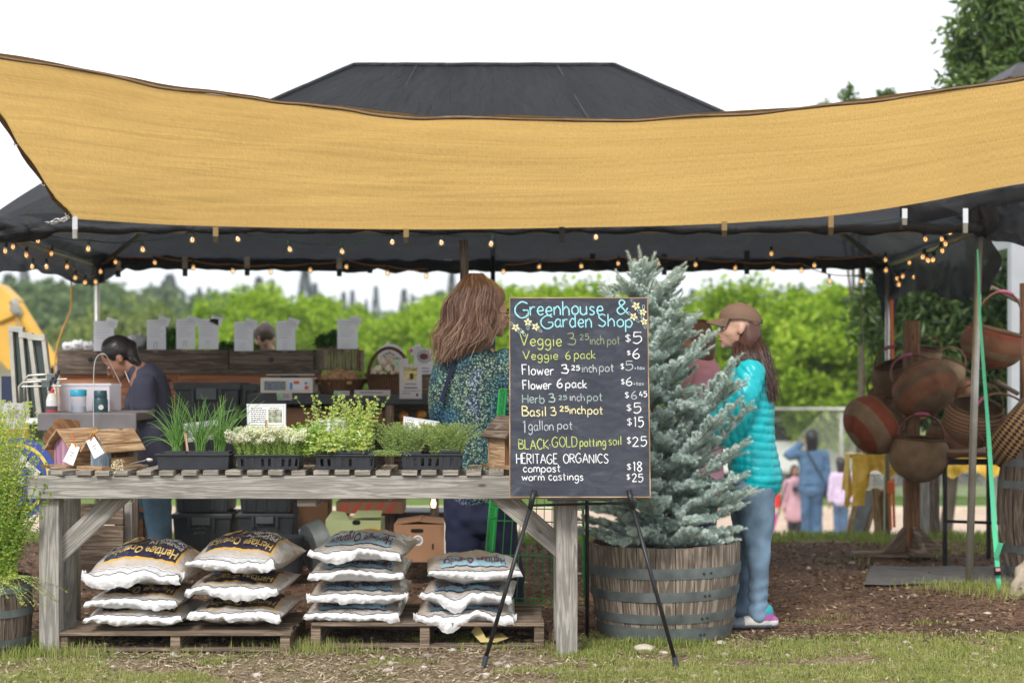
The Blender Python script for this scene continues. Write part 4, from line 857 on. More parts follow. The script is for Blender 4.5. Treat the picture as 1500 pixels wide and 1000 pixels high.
def chalk_line(s, x0, x1, base, cap, m_, wd=1.0, sl=0, rise=0, hook=0):
    "fit s into photo columns x0..x1, baseline row base, capital height cap pixels"
    adv = []; X = 0
    for ch in s: adv.append(X); X += G[ch][0]+(1.5 if ch != ' ' else 0)
    X -= 1.5; k = (x1-x0)/X; g = MB(); ky = cap/10
    for ch, a in zip(s, adv):
        _, ss = strokes(ch); jy = U(-.35, .35); js = U(.95, 1.06)
        for st in ss:
            P_ = [(x0+(a+x+U(-.04, .04)+sl*y)*k, base-rise*((a+x)*k/(x1-x0))-(y*js+jy)*ky) for x, y, _ in st]
            if len(P_) < 2: continue
            q = [P_[0]]
            for u, v_ in zip(P_, P_[1:]):
                n_ = max(1, int(math.hypot(v_[0]-u[0], v_[1]-u[1])/1.6)); q += [(u[0]+(v_[0]-u[0])*i/n_, u[1]+(v_[1]-u[1])*i/n_) for i in range(1, n_+1)]
            vs = []; n_ = len(q)
            for i, (x, y) in enumerate(q):
                ax, ay = q[max(0, i-1)]; bx, by = q[min(n_-1, i+1)]; L = math.hypot(bx-ax, by-ay)+1e-6; nx_, ny_ = -(by-ay)/L, (bx-ax)/L; h = wd*(.5+.18*rnd.random())*(.75 if i in (0, n_-1) else 1)
                vs += [bp(x+nx_*h, y+ny_*h, .0006), bp(x-nx_*h, y-ny_*h, .0006)]
            g.add(vs, [(2*i, 2*i+1, 2*i+3, 2*i+2) for i in range(n_-1)])
    return build('chalk_lettering', g, m_, cbt)
def chalk(name, c, dens=.5):
    m, t = nodes(name); v = coordn(t, 'Object', (1, 1, 1)); n = noi(t, v, 420, 2); n2 = noi(t, v, 25, 2)
    a = N(t, 'Math', operation='ADD'); t.links.new(n, a.inputs[0]); t.links.new(n2, a.inputs[1]); al = ramp(t, a.outputs[0], [(dens+.22, (.35,)*3), (dens+.5, (1, 1, 1))])
    return finish(m, t, c, .95, spec=.05, alpha=al)
k_cy = chalk('chalk_cyan', (.30, .62, .68), .4); k_ye = chalk('chalk_yellowgreen', (.48, .54, .17), .45); k_ol = chalk('chalk_faint_olive', (.25, .30, .19), .48); k_wh = chalk('chalk_white', (.72, .74, .76), .4); k_wf = chalk('chalk_faint_white', (.48, .52, .56), .5); k_gg = chalk('chalk_grey_green', (.36, .46, .43), .48); k_cr = chalk('chalk_cream', (.75, .68, .38), .4)
chalk_line('G', 764, 785, 466, 24, k_cy, 1.7); chalk_line('reenhouse', 786, 892, 463, 21, k_cy, 1.6, rise=1); chalk_line('&', 911, 930, 461, 20, k_cy, 1.6)
chalk_line('G', 801, 820, 482, 20, k_cy, 1.6); chalk_line('arden', 821, 875, 481, 20, k_cy, 1.5); chalk_line('Shop', 884, 934, 480, 18, k_cy, 1.5)
for a in [('Veggie', 770, 830, 508, 16, k_ye, 1.2), ('3', 838, 850, 507, 18, k_ol, 1.2), ('.25', 853, 870, 499, 8, k_ol, 1), ('inch', 871, 892, 506, 13, k_ol, 1), ('pot', 897, 915, 506, 12, k_ol, 1), ('$', 923, 931, 503, 12, k_wh, 1), ('5', 934, 947, 504, 17, k_wh, 1.3),
          ('Veggie', 773, 824, 528, 12, k_ye, 1.1), ('6', 835, 842, 528, 12, k_ye, 1.1), ('pack', 848, 879, 527, 12, k_ye, 1), ('$', 925, 930, 522, 7, k_wh, 1), ('6', 933, 943, 527, 14, k_wh, 1.3),
          ('Flower', 771, 817, 551, 14, k_wh, 1.25), ('3', 828, 838, 549, 13, k_wh, 1.5), ('.25', 840, 855, 544, 7, k_wh, 1.2), ('inch', 858, 880, 547, 12, k_wf, 1), ('pot', 884, 905, 546, 12, k_wf, 1), ('$', 915, 920, 543, 9, k_wh, 1), ('5', 922, 933, 544, 14, k_wf, 1.1), ('+tax', 935, 950, 543, 5.5, k_wf, .8),
          ('Flower', 771, 813, 572, 13, k_wh, 1.3), ('6', 821, 829, 570, 13, k_wh, 1.4), ('pack', 834, 865, 570, 12, k_wh, 1.2), ('$', 915, 920, 565, 8, k_wh, 1), ('6', 922, 931, 567, 13, k_wh, 1.2), ('+tax', 933, 948, 566, 5.5, k_wf, .8),
          ('Herb', 770, 802, 592, 13, k_gg, 1.1), ('3', 808, 817, 591, 12, k_gg, 1.4), ('25', 823, 835, 587, 6, k_gg, .9), ('inch', 839, 861, 589, 11, k_wf, 1), ('pot', 865, 887, 589, 12, k_gg, 1), ('$', 920, 926, 585, 9, k_wh, 1), ('6', 929, 937, 586, 12, k_wf, 1.1), ('.', 938, 940, 585, 5, k_wf, 1), ('45', 941, 952, 583, 8, k_wh, 1.1),
          ('Basil', 769, 804, 611, 14, k_cr, 1.25), ('3', 810, 818, 610, 12, k_cr, 1.2), ('25', 824, 837, 604, 7, k_cr, 1.2), ('inch', 838, 862, 608, 12, k_cr, 1.1), ('pot', 865, 887, 608, 12, k_cr, 1.1), ('$', 922, 929, 604, 10, k_wh, 1), ('5', 932, 943, 607, 14, k_wh, 1.3),
          ('1', 769, 774, 635, 17, k_wf, 1.2), ('gallon', 777, 814, 632, 14, k_wf, 1), ('pot', 820, 842, 630, 12, k_wf, 1), ('$', 922, 929, 625, 11, k_wh, 1), ('15', 932, 946, 627, 15, k_wh, 1.4),
          ('BLACK', 762, 806, 659, 14, k_ye, 1.15), ('·', 806, 810, 657, 10, k_ye, 1.2), ('GOLD', 811, 848, 656, 14, k_ye, 1), ('potting', 852, 890, 655, 12, k_ye, 1.1), ('soil', 894, 913, 653, 12, k_ye, 1), ('$', 921, 927, 651, 10, k_wh, 1), ('25', 929, 950, 655, 14, k_wh, 1.2),
          ('HERITAGE', 758, 818, 680, 14, k_wh, 1.15), ('ORGANICS', 827, 893, 679, 13, k_wh, 1.1), ('compost', 767, 822, 692, 11, k_wh, 1.1), ('$', 920, 926, 689, 9, k_wh, 1), ('18', 929, 942, 691, 14, k_wh, 1.3),
          ('worm', 765, 798, 704, 10, k_wh, 1.1), ('castings', 804, 855, 704, 11, k_wh, 1.1), ('$', 919, 924, 703, 8, k_wh, 1), ('25', 927, 943, 706, 12, k_wh, 1.2)]:
    chalk_line(*a[:6], wd=a[6])
def chalk_flower(cx, cy, r, rot):
    g = MB()
    for k in range(5):
        a = rot+k*2*math.pi/5; pts = [(cx+math.cos(a)*r*t_-math.sin(a)*h*r*.28, cy+math.sin(a)*r*t_+math.cos(a)*h*r*.28) for t_, h in ((.1, 0), (.5, 1), (1, 0), (.5, -1))]
        g.add([bp(x, y, .0007) for x, y in pts], [(0, 1, 2, 3)])
    build('chalk_flower', g, k_cr, cbt)
    for a in (rot+.6, rot+3.6):
        x, y = cx+math.cos(a)*r*1.25, cy+math.sin(a)*r*1.25; g = MB()
        pts = [(x+math.cos(a)*3.4*math.cos(b)-math.sin(a)*1.6*math.sin(b), y+math.sin(a)*3.4*math.cos(b)+math.cos(a)*1.6*math.sin(b)) for b in [k*math.pi/6 for k in range(12)]]
        for p, q in zip(pts, pts[1:]+pts[:1]):
            L = math.hypot(q[0]-p[0], q[1]-p[1])+1e-6; nx_, ny_ = -(q[1]-p[1])/L*.38, (q[0]-p[0])/L*.38; g.add([bp(p[0]+nx_, p[1]+ny_, .0008), bp(q[0]+nx_, q[1]+ny_, .0008), bp(q[0]-nx_, q[1]-ny_, .0008), bp(p[0]-nx_, p[1]-ny_, .0008)], [(0, 1, 2, 3)])
        build('chalk_leaf', g, k_gg, cbt)
for c in ((764, 481, 6.5, .3), (782, 473, 6.5, 1), (793, 480, 6.5, .1), (940, 449, 7, .5), (950, 458, 6, 1.2), (936, 465, 6.5, .2), (951, 472, 6, .8), (774, 488, 3, .4)): chalk_flower(*c)
ez = thing('easel', 'black tripod easel holding up the chalkboard', 'easel', (px2x(855, 8), 8.1, 0))
def rod(name, a, b, r, m_=m_black_metal, n=10): build(name, MB().tube([a, b], r, n), m_, ez, smooth=180)
for (x0, y0, x1, y1, Y1) in ((783, 722, 708, 980, 7.72), (921, 722, 992, 984, 7.68)):
    a, b = P(x0, y0, 7.83), P(x1, y1, Y1); b.z = gz(b.x, b.y)+.004; rod('leg', a, b, .0095)
    mid = a.lerp(b, .09); rod('leg_sleeve', a+V(0, -.002, .015), mid, .0125); build('foot', MB().tube([b.lerp(a, .06), b-V(0, 0, .004)], .0125, 10), m_black_plastic, ez)
a = P(860, 700, 8.12); b = P(860, 937, 8.5); b.z = 0; rod('leg', a, b, .010); rod('cross_bar', P(778, 740, 7.93), P(926, 736, 7.93), .006)
rod('support_arm', P(862, 728, 8.15), P(862, 728, 7.9), .008)
build('ledge', MB().box(org+V(0, -.012, -.008), (.30, .05, .012)), m_black_metal, ez, bevel=.002)

# ================================================================ BARREL PLANTER + BLUE SPRUCE
BC = V(px2x(974, 8.66), 8.66, 0); NB = 25
bar_ = thing('barrel_planter', 'half wine barrel planter with grey metal hoops holding the blue spruce', 'planter', tuple(BC))
def br_(z): return .325+.062*(1-((z-.47)/.47)**2) if z < .47 else .387
tiltM = Matrix.Rotation(R(-.8), 3, 'Y')
def bpt(a, z, off=0): r = br_(z)+off; return BC+tiltM@V(r*math.cos(a), r*math.sin(a), z+.0)
for k in range(NB):
    a0, a1 = 2*math.pi*k/NB+.005, 2*math.pi*(k+1)/NB-.005; off = U(-.0025, .0025); zt = .475+U(-.004, .004); g = MB(); o_ = U(0, 9); nz_ = 9
    vs = [bpt(a0+(a1-a0)*i/2, .015+(zt-.015)*j/nz_, off-(.0 if i == 1 else .0018)) for j in range(nz_+1) for i in range(3)]+[bpt(a0+(a1-a0)*i/2, .015+(zt-.015)*j/nz_, off-.026) for j in range(nz_+1) for i in range(3)]
    n0 = (nz_+1)*3; fs = []; uvs = []
    for j in range(nz_):
        for i in range(2):
            q = j*3+i; L = [(j*.05+o_, i*.04+o_), (j*.05+o_, i*.04+.04+o_), (j*.05+.05+o_, i*.04+.04+o_), (j*.05+.05+o_, i*.04+o_)]
            fs.append((q, q+1, q+4, q+3)); uvs.append(L); fs.append((n0+q+1, n0+q, n0+q+3, n0+q+4)); uvs.append(L)
        fs += [(j*3, j*3+3, n0+j*3+3, n0+j*3), (j*3+2, n0+j*3+2, n0+j*3+5, j*3+5)]; uvs += [[(0, 0)]*4]*2
    q = nz_*3; fs += [(q, q+1, n0+q+1, n0+q), (q+1, q+2, n0+q+2, n0+q+1)]; uvs += [[(0, 0), (0, .04), (.03, .04), (.03, 0)]]*2
    g.add(vs, fs, 0, uvs); build('stave', g, m_stave, bar_, smooth=35)
for z0, z1 in ((.375, .322), (.262, .215), (.150, .105), (.078, .012)):
    g = MB(); tw = U(-.006, .006); n = 72; vs = []
    for i in range(n):
        a = 2*math.pi*i/n; w_ = tw*math.sin(a+1)
        vs += [bpt(a, z0+w_, .0042), bpt(a, (z0+z1)/2+w_, .0048), bpt(a, z1+w_, .0042), bpt(a, z1+w_, .0005), bpt(a, z0+w_, .0005)]
    fs = [(i*5+j, i*5+(j+1) % 5, ((i+1) % n)*5+(j+1) % 5, ((i+1) % n)*5+j) for i in range(n) for j in range(5)]
    g.add(vs, fs); hp = build('hoop', g, m_hoop, bar_, smooth=50)
    for da in (0, .075):
        a = -1.12+da+U(-.02, .02); c = bpt(a, (z0+z1)/2, .0055); build('rivet', MB().ball(c, .007, 8), m_black_metal, hp)
g = MB().lathe([(.001, 0), (.36, 0)], BC+V(0, 0, .40), 32); build('soil', g, mat('potting_soil', (.03, .02, .014), .95, .4, 30, .8, 50, .02), bar_)
for c, s, lab in ((P(943, 953, 8.15), (.05, .05, .022), 'pale flat stone wedged under the barrel front'), (P(972, 958, 8.05), (.022, .02, .010), 'small buff stone lying just right of the bigger one'), (P(1055, 944, 8.35), (.026, .03, .014), 'pale stone under the right side of the barrel')):
    c.z = gz(c.x, c.y)+s[2]*.6; tag(build('stone', MB().ball(c, s, 14, 0, None, .25), mat('pale_stone', (.52, .46, .38), .85, .15, 14, .3, 50, .005), smooth=60, base=c), lab, 'stone', 'stones by the barrel')
# blue spruce -----------------------------------------------------
m, t = nodes('blue_needles'); g_ = N(t, 'NewGeometry'); tc = N(t, 'TexCoord'); n = noi(t, tc.outputs['Object'], 5, 3); a_ = N(t, 'Math', operation='MULTIPLY_ADD'); a_.inputs[1].default_value = .45; t.links.new(g_.outputs['Random Per Island'], a_.inputs[0]); b_ = N(t, 'Math', operation='MULTIPLY'); b_.inputs[1].default_value = .65; t.links.new(n, b_.inputs[0]); t.links.new(b_.outputs[0], a_.inputs[2])
c = ramp(t, a_.outputs[0], [(.2, (.26, .36, .32)), (.5, (.55, .67, .62)), (.85, (.86, .93, .89))]); m_needle = finish(m, t, c, .6, transl=.35, spec=.3)
m_twig = mat('spruce_twig', (.30, .18, .09), .8, .3, 30)
def twig(L, n=150, r0=.0125, seed=0):
    q = np.random.default_rng(seed); u = q.uniform(0.02, 1, n)**.9; a = q.uniform(0, 6.283, n); ln = r0*q.uniform(.8, 1.25, n)*(1.05-.35*u)
    d = np.stack([np.cos(a), np.sin(a), q.uniform(.55, 1.0, n)+1.2*u**6], 1); d /= np.linalg.norm(d, axis=1)[:, None]; p = np.stack([0*u, 0*u, u*L], 1); s = np.cross(d, [0, 0, 1.]); s /= np.linalg.norm(s, axis=1)[:, None]+1e-9
    w_ = .0013; V_ = np.stack([p-s*w_, p+s*w_, p+d*ln[:, None]*1.5], 1).reshape(-1, 3); i = np.arange(n)[:, None]*3; return V_, i+[0, 1, 2]
TW = [twig(.12, 250, .0185, k) for k in range(5)]
def frame(d, roll):
    d = np.array(d)/np.linalg.norm(d); a = np.cross(d, [0, 0, 1.] if abs(d[2]) < .95 else [1., 0, 0]); a /= np.linalg.norm(a); b = np.cross(d, a); c, s = math.cos(roll), math.sin(roll)
    return np.stack([a*c+b*s, -a*s+b*c, d], 1)
spr = thing('blue_spruce', 'silvery blue spruce tree growing in the half barrel', 'spruce tree', tuple(BC+V(0, 0, .38)))
tx0, tx1 = BC+V(-.02, 0, .40), P(940, 392, 8.66)
TRK = lambda s: tx0.lerp(tx1, s)+V(.012*math.sin(s*7), .01*math.sin(s*5), 0)
build('trunk', MB().tube([TRK(i/16) for i in range(17)], [.03*(1-.88*i/16) for i in range(17)], 8), m_twig, spr, smooth=180)
def branch(root, d0, L, droop, seed, dens=1.0, sub=True, sz=1.0):
    q = random.Random(seed); VV = []; FF = []; n0 = 0; stem = MB(); nn = max(4, int(L/.05)); pts = [Vector(root)]; d = Vector(d0).normalized()
    for i in range(nn): d = (d+V(q.uniform(-.07, .07), q.uniform(-.07, .07), q.uniform(-.05, .05)+droop*(.12 if i < nn*.55 else -.14))).normalized(); pts.append(pts[-1]+d*L/nn)
    stem.tube(pts, [.0055*(1-.75*i/nn)+.0012 for i in range(nn+1)], 5)
    def put(p, dr, s, k):
        nonlocal n0
        Vt, F = TW[k % 5]; M_ = frame(dr, q.uniform(0, 6.28)); W = (Vt*[sz, sz, s])@M_.T+np.array(p); VV.append(W); FF.append(F+n0); n0 += len(W); stem.tube([Vector(p), Vector(p)+Vector(dr).normalized()*.095*s], [.0018, .0008], 4)
    for i in range(1, nn+1):
        f = i/nn; dr = (pts[i]-pts[i-1]).normalized()
        put(pts[i-1], dr, 1.0*L/nn/.05*.6 if i < nn else 1.0, i)
        if f < .22: continue
        side = dr.cross(V(0, 0, 1)).normalized(); upv = side.cross(dr)
        for s_ in (-1, 1):
            for rep in range(2 if dens >= 1 else 1):
                if q.random() < .15: continue
                e = (dr*q.uniform(.75, 1.0)+side*s_*q.uniform(.6, .95)+upv*q.uniform(-.25, .45)).normalized(); l = q.uniform(.55, .95)*(1.15-.45*f); p = pts[i-1].lerp(pts[i], q.random()); put(p, e, l, i+rep)
                if l > .7 and L > .2 and sub:
                    for s2 in (-1, 1): put(Vector(p)+e*.035, (e+side*s2*.5+dr*.4+upv*q.uniform(-.2, .4)).normalized(), l*.62, i+3)
    stem.m = [1]*len(stem.m); n1 = len(stem.v); g = MB(); g.v = stem.v; g.f = stem.f; g.m = stem.m; g.uv = stem.uv; g.np(np.concatenate(VV), np.concatenate(FF)); return build('branch', g, [m_needle, m_twig], spr)
rr = random.Random(77)
lv = 15; cnt = 0
for j in range(lv):
    s = .03+.86*j/(lv-1); R_ = (.43-.27*s)*(.9+.2*rr.random()); nb_ = 8 if s < .5 else 6 if s < .75 else 5; a0 = rr.uniform(0, 6.28)
    for i in range(nb_):
        a = a0+i*2*math.pi/nb_+rr.uniform(-.2, .2); el = -.05+.55*s+rr.uniform(-.1, .12)
        if s < .18: el = .12+rr.uniform(-.06, .14)
        Lb = R_*rr.uniform(.85, 1.15)*(1.0 if math.sin(a) < .3 else .85)
        branch(TRK(s), (math.cos(a)*math.cos(el), math.sin(a)*math.cos(el), math.sin(el)), Lb, .5 if s < .7 else .1, 100+cnt, 1 if math.sin(a) < .3 else .5, True); cnt += 1
for i in range(26):
    s = rr.uniform(.25, .85); a = rr.uniform(-2.9, .3); el = .25+.5*s; branch(TRK(s), (math.cos(a)*math.cos(el), math.sin(a)*math.cos(el), math.sin(el)), (.36-.24*s), .1, 2000+i, 1, False)
# named leaders and side shoots that show in the outline
def shoot(s, tx, ty, Y, droop=-.2, dens=1):
    global cnt
    a = TRK(s); b = P(tx, ty, Y); L = (b-a).length-.07; d = (b-a).normalized(); d.z += .04; branch(a, d, L, droop, 900+cnt, dens, False); cnt += 1
for a in ((.97, 940, 374, 8.66), (.93, 921, 377, 8.62), (.93, 957, 376, 8.70), (.88, 1001, 380, 8.6), (.9, 925, 390, 8.7), (.84, 903, 398, 8.64), (.80, 881, 416, 8.6), (.78, 970, 420, 8.5), (.80, 1003, 392, 8.75), (.66, 1010, 428, 8.5), (.62, 1022, 452, 8.5), (.55, 1042, 474, 8.45), (.34, 1104, 532, 8.4), (.36, 1083, 540, 8.4), (.34, 1078, 548, 8.35),
          (.22, 1072, 575, 8.3), (.18, 1122, 605, 8.4), (.15, 1105, 640, 8.4), (.12, 1104, 680, 8.42), (.1, 1112, 715, 8.45), (.08, 1105, 750, 8.5), (.05, 1080, 790, 8.45), (.05, 872, 742, 8.5), (.04, 868, 770, 8.5), (.06, 905, 790, 8.25), (.1, 1060, 710, 8.25), (.3, 1062, 560, 8.35), (.25, 1040, 600, 8.25), (.5, 1000, 510, 8.35), (.6, 990, 470, 8.4), (.7, 985, 440, 8.5)):
    shoot(*a)
# ================================================================ HERB TRAYS ON THE TABLE
def tray(lab, x0, x1, yb, yt, Y, slots, pots, grp='black trays of herbs on the table'):
    a, b = px2x(x0, Y), px2x(x1, Y); z0 = TT+.002; H = (yb-yt)*Y/FPX; D = .24; o = thing('plant_tray', lab, 'plant tray', ((a+b)/2, Y+D/2, z0), grp)
    w_ = b-a; th = .003; cx = (a+b)/2
    def wall(p0, p1, out, name='tray_wall'):
        L = (p1-p0).length; n = max(3, int(L/.03)) if slots else 1; g = MB(); dr = (p1-p0)/n
        for i in range(n):
            s_, e_ = p0+dr*i, p0+dr*(i+1)
            if slots:
                g.bar(s_+V(0, 0, H/2), s_+dr*.55+V(0, 0, H/2), th*2.2, H, (0, 0, 1))
                if rnd.random() < .45: g.bar(s_+dr*.5+V(0, 0, H/2)-out*.001, e_+V(0, 0, H/2)-out*.001, th, H*.8)
                g.bar(s_+V(0, 0, H*.12), e_+V(0, 0, H*.12), th*1.5, H*.24); g.bar(s_+V(0, 0, H*.88), e_+V(0, 0, H*.88), th*1.5, H*.24)
            else: g.bar(s_+V(0, 0, H/2), e_+V(0, 0, H/2), th*2, H)
        return g
    k = .008; A, B_, C_, D_ = V(a+k, Y+k, z0), V(b-k, Y+k, z0), V(b-k, Y+D-k, z0), V(a+k, Y+D-k, z0)
    g = MB()
    for p, q, n_ in ((A, B_, V(0, -1, 0)), (B_, C_, V(1, 0, 0)), (C_, D_, V(0, 1, 0)), (D_, A, V(-1, 0, 0))):
        w0 = wall(p, q, n_); 
        for i, v in enumerate(w0.v):       # flare outwards to the rim
            v = Vector(v); c = V(cx, Y+D/2, 0); d_ = (v-c); d_.z = 0; f_ = .05*(v.z-z0)/H; w0.v[i] = tuple(v+d_*f_)
        g.add(w0.v, w0.f)
    build('tray_wall', g, m_black_plastic, o); g = MB(); e = .006
    for p, q in ((V(a-e, Y-e, z0+H), V(b+e, Y-e, z0+H)), (V(b+e, Y-e, z0+H), V(b+e, Y+D+e, z0+H)), (V(b+e, Y+D+e, z0+H), V(a-e, Y+D+e, z0+H)), (V(a-e, Y+D+e, z0+H), V(a-e, Y-e, z0+H))): g.bar(p, q, .008, .006)
    build('rim', g, m_black_plastic, o, bevel=.001); build('tray_floor', MB().box((cx, Y+D/2, z0+.004), (w_-.02, D-.02, .004)), m_black_plastic, o)
    return o
def pot(lab, px, Y, top, s=.075, z0=None):
    z0 = TT+.008 if z0 is None else z0; x = px2x(px, Y); h = top-z0; o = thing('nursery_pot', lab, 'plant pot', (x, Y, z0), 'square black nursery pots in the trays'); g = MB(); t_ = .0025
    for sx_, sy_ in ((0, -1), (1, 0), (0, 1), (-1, 0)):
        def f(u, q): r = s/2*(.84+.16*q); c = (2*u-1)*r; return V(x, Y, z0+h*q)+(V(c, sy_*r, 0) if sy_ else V(sx_*r, c, 0))
        g.grid(f, 2, 2)
    build('pot_wall', g, m_black_plastic, o); g = MB(); r = s/2+.002
    for p, q in (((-r, -r), (r, -r)), ((r, -r), (r, r)), ((r, r), (-r, r)), ((-r, r), (-r, -r))): g.bar(V(x+p[0], Y+p[1], top-.004), V(x+q[0], Y+q[1], top-.004), .005, .012)
    build('pot_rim', g, m_black_plastic, o, bevel=.001); build('soil', MB().box((x, Y, top-.014), (s*.93, s*.93, .006)), mat('potting_soil', (.03, .02, .014), .95, .4, 30, .8, 50, .02), o)
zt = TT+.065
tray('shallow solid black tray holding the chive pots', 230, 335, 692, 670, 8.09, False, 0); tray('slotted black tray of small white flowers', 346, 438, 692, 671, 8.09, True, 0)
tray('slotted black tray of tall oregano', 462, 548, 691, 670, 8.09, True, 0); tray('slotted black tray of trailing thyme at the right', 588, 676, 690, 668, 8.09, True, 0)
for i, px in enumerate((260, 293, 322)): pot(['left', 'middle', 'right'][i]+' front pot in the chive tray', px, 8.14, zt+.022, .095)
for i, px in enumerate((500, 532)): pot(['left', 'right'][i]+' front pot in the oregano tray', px, 8.14, zt+.022, .095)
for i, px in enumerate((603, 660)): pot(['left', 'right'][i]+' front pot in the thyme tray', px, 8.14, zt+.022+.006*i, .09)
for i, px in enumerate((368, 395, 420)): pot(['left', 'middle', 'right'][i]+' pot hidden in the white flower tray', px, 8.15, zt+.0, .08)
def stemplant(bases, n, H, spread, L, W, gap, seed, lean=.35, curl=.0, up=.4, stemr=.0012, pair=True, size_fall=.5):
    q = random.Random(seed); st = MB(); pos = []; dirs = []; Ls = []; tips = []
    for i in range(n):
        b = Vector(bases[i % len(bases)])+V(q.uniform(-.03, .03), q.uniform(-.03, .03), 0); a = q.uniform(0, 6.28); h = H*q.uniform(.55, 1.05); l = spread*q.uniform(.1, 1)
        k = 7; pts = [b]
        for j in range(1, k+1):
            t_ = j/k; pts.append(b+V(math.cos(a)*l*t_**1.3, math.sin(a)*l*.7*t_**1.3, h*(t_-curl*t_*t_))+V(q.uniform(-.004, .004), q.uniform(-.004, .004), 0))
        st.tube(pts, [stemr*(1.2-.7*j/k) for j in range(k+1)], 3, cap=False); L_ = sum((pts[j+1]-pts[j]).length for j in range(k)); m_ = max(3, int(L_/gap)); tips.append(pts[-1])
        for j in range(1, m_+1):
            f = j/m_*k; i0 = min(k-1, int(f)); p = pts[i0].lerp(pts[i0+1], f-i0); a2 = a+j*1.57+q.uniform(-.3, .3)
            for s_ in ((0, math.pi) if pair else (0,)): pos.append(p); dirs.append((math.cos(a2+s_), math.sin(a2+s_), up+q.uniform(-.4, .4))); Ls.append(L*(1-size_fall*j/m_)*q.uniform(.7, 1.25))
        for s_ in range(4): a2 = a+s_*1.57; pos.append(pts[-1]); dirs.append((math.cos(a2)*.6, math.sin(a2)*.6, 1)); Ls.append(L*.6)
    Ls = np.array(Ls); Vv, F = leaves(np.array([list(p) for p in pos]), Ls, Ls*W/L, dirs=np.array(dirs)); return st, Vv, F, tips
def herb(name, lab, cat_, stem_res, ml, ms, extra=None):
    st, Vv, F, tips = stem_res; c = Vector(st.v[0]); o = thing(name, lab, cat_, tuple(c)); build('stems', st, ms, o); g = MB().np(Vv, F); build('leaves', g, ml, o); return o
m_stem = flat('herb_stem', (.20, .28, .08), .7); m_chive = leafmat('chive_leaf', [(.10, .22, .05), (.17, .36, .08), (.32, .52, .15)], .35, .4, 3)
m_oreg = leafmat('oregano_leaf', [(.28, .42, .10), (.46, .60, .18), (.62, .72, .28), (.70, .62, .16)], .4, .55, 5); m_thyme = leafmat('thyme_leaf', [(.18, .28, .08), (.32, .42, .14), (.48, .56, .24)], .35, .6, 5)
m_alys = leafmat('flower_herb_leaf', [(.20, .38, .07), (.38, .56, .11), (.54, .68, .2)], .4, .55, 5); m_petal = leafmat('white_petals', [(.80, .80, .74), (.86, .85, .80), (.85, .80, .79)], .4, .7, 4); m_lil = flat('lilac_petals', (.45, .25, .45), .7)
for i, (px, n) in enumerate(((260, 62), (293, 46), (322, 58))):     # chives: hollow leaves arching
    q = random.Random(40+i); b = P(px, 660, 8.16); g = MB()
    for k in range(n):
        a = q.uniform(0, 6.28); h = q.uniform(.09, .29); l = q.uniform(.02, .20)*(1 if math.cos(a)*(i-1) >= -.3 or i == 1 else .5); s0 = b+V(q.uniform(-.022, .022), q.uniform(-.02, .02), 0); dp = q.uniform(0, .30)*l*3
        pts = [s0+V(math.cos(a)*l*t_**1.6, math.sin(a)*l*.7*t_**1.6, h*t_-dp*t_**4*.6) for t_ in [j/8 for j in range(9)]]; g.tube(pts, [.0024*(1.0-.75*(j/8)**2) for j in range(9)], 4, cap=False)
    o = thing('chives', ['left clump of tall arching green chives', 'middle clump of chives behind the wooden peg', 'right clump of chives in front of the herb card'][i], 'herb', tuple(b)); build('leaves', g, m_chive, o, smooth=180)
fb = [P(x, 668, 8.10+dy) for x in (356, 372, 388, 404, 420, 432) for dy in (.03, .10, .17)]
r_ = stemplant(fb, 330, .125, .075, .015, .0035, .010, 3, up=.5, stemr=.0009); o = herb('flowering_alyssum', 'low mound of tiny white flowers spilling over its tray', 'flowering herb', r_, m_alys, m_stem)
tips = [t_ for t_ in r_[3]]; pts = np.array([list(t_) for t_ in tips for k in range(46)]); pts += rng.normal(0, .0075, pts.shape)*[1, 1, .7]; hi = pts[pts[:, 2] > TT+.078]
Vv, F = leaves(hi, .0095, .009); build('petals', MB().np(Vv, F), m_petal, o)
pp = np.array([list(t_) for t_ in tips[::9] for k in range(20)]); pp = pp+rng.normal(0, .006, pp.shape); pp = pp[pp[:, 2] > TT+.13]; Vv, F = leaves(pp, .006, .005); build('petals', MB().np(Vv, F), m_lil, o)
ob = [P(x, 662, 8.12+dy) for x in (480, 500, 520, 536) for dy in (.03, .12)]
herb('oregano', 'tall pale green oregano with upright leafy stems', 'herb', stemplant(ob, 105, .255, .13, .024, .015, .020, 5, up=.35, stemr=.0014), m_oreg, m_stem)
herb('oregano', 'broad yellowish oregano leaves hanging low at the front of its tray', 'herb', stemplant([P(x, 664, 8.10) for x in (470, 485, 505, 530)], 60, .10, .075, .030, .023, .022, 6, up=.1), m_oreg, m_stem)
herb('marjoram', 'soft green herb leaning between the flower and oregano trays', 'herb', stemplant([P(x, 668, 8.16) for x in (446, 456, 466)], 80, .17, .075, .02, .013, .013, 8, up=.2, curl=.1), m_alys, m_stem)
herb('thyme', 'fine leaved thyme trailing over the left side of its tray', 'herb', stemplant([P(x, 664, 8.14+dy) for x in (575, 590, 606) for dy in (0, .1)], 330, .19, .13, .012, .006, .0085, 9, up=.3, curl=.25, stemr=.0009), m_thyme, m_stem)
herb('thyme', 'paler thyme trailing over the right side of its tray', 'herb', stemplant([P(x, 664, 8.13+dy) for x in (640, 652, 668) for dy in (0, .1)], 330, .20, .14, .012, .0065, .0085, 11, up=.3, curl=.3, stemr=.0010), m_thyme, m_stem)
herb('thyme', 'limp thyme sprigs hanging between the two right hand trays', 'herb', stemplant([P(x, 668, 8.12) for x in (558, 568, 580)], 120, .10, .10, .0095, .005, .009, 12, up=.1, curl=.9, stemr=.0009), m_thyme, m_stem)
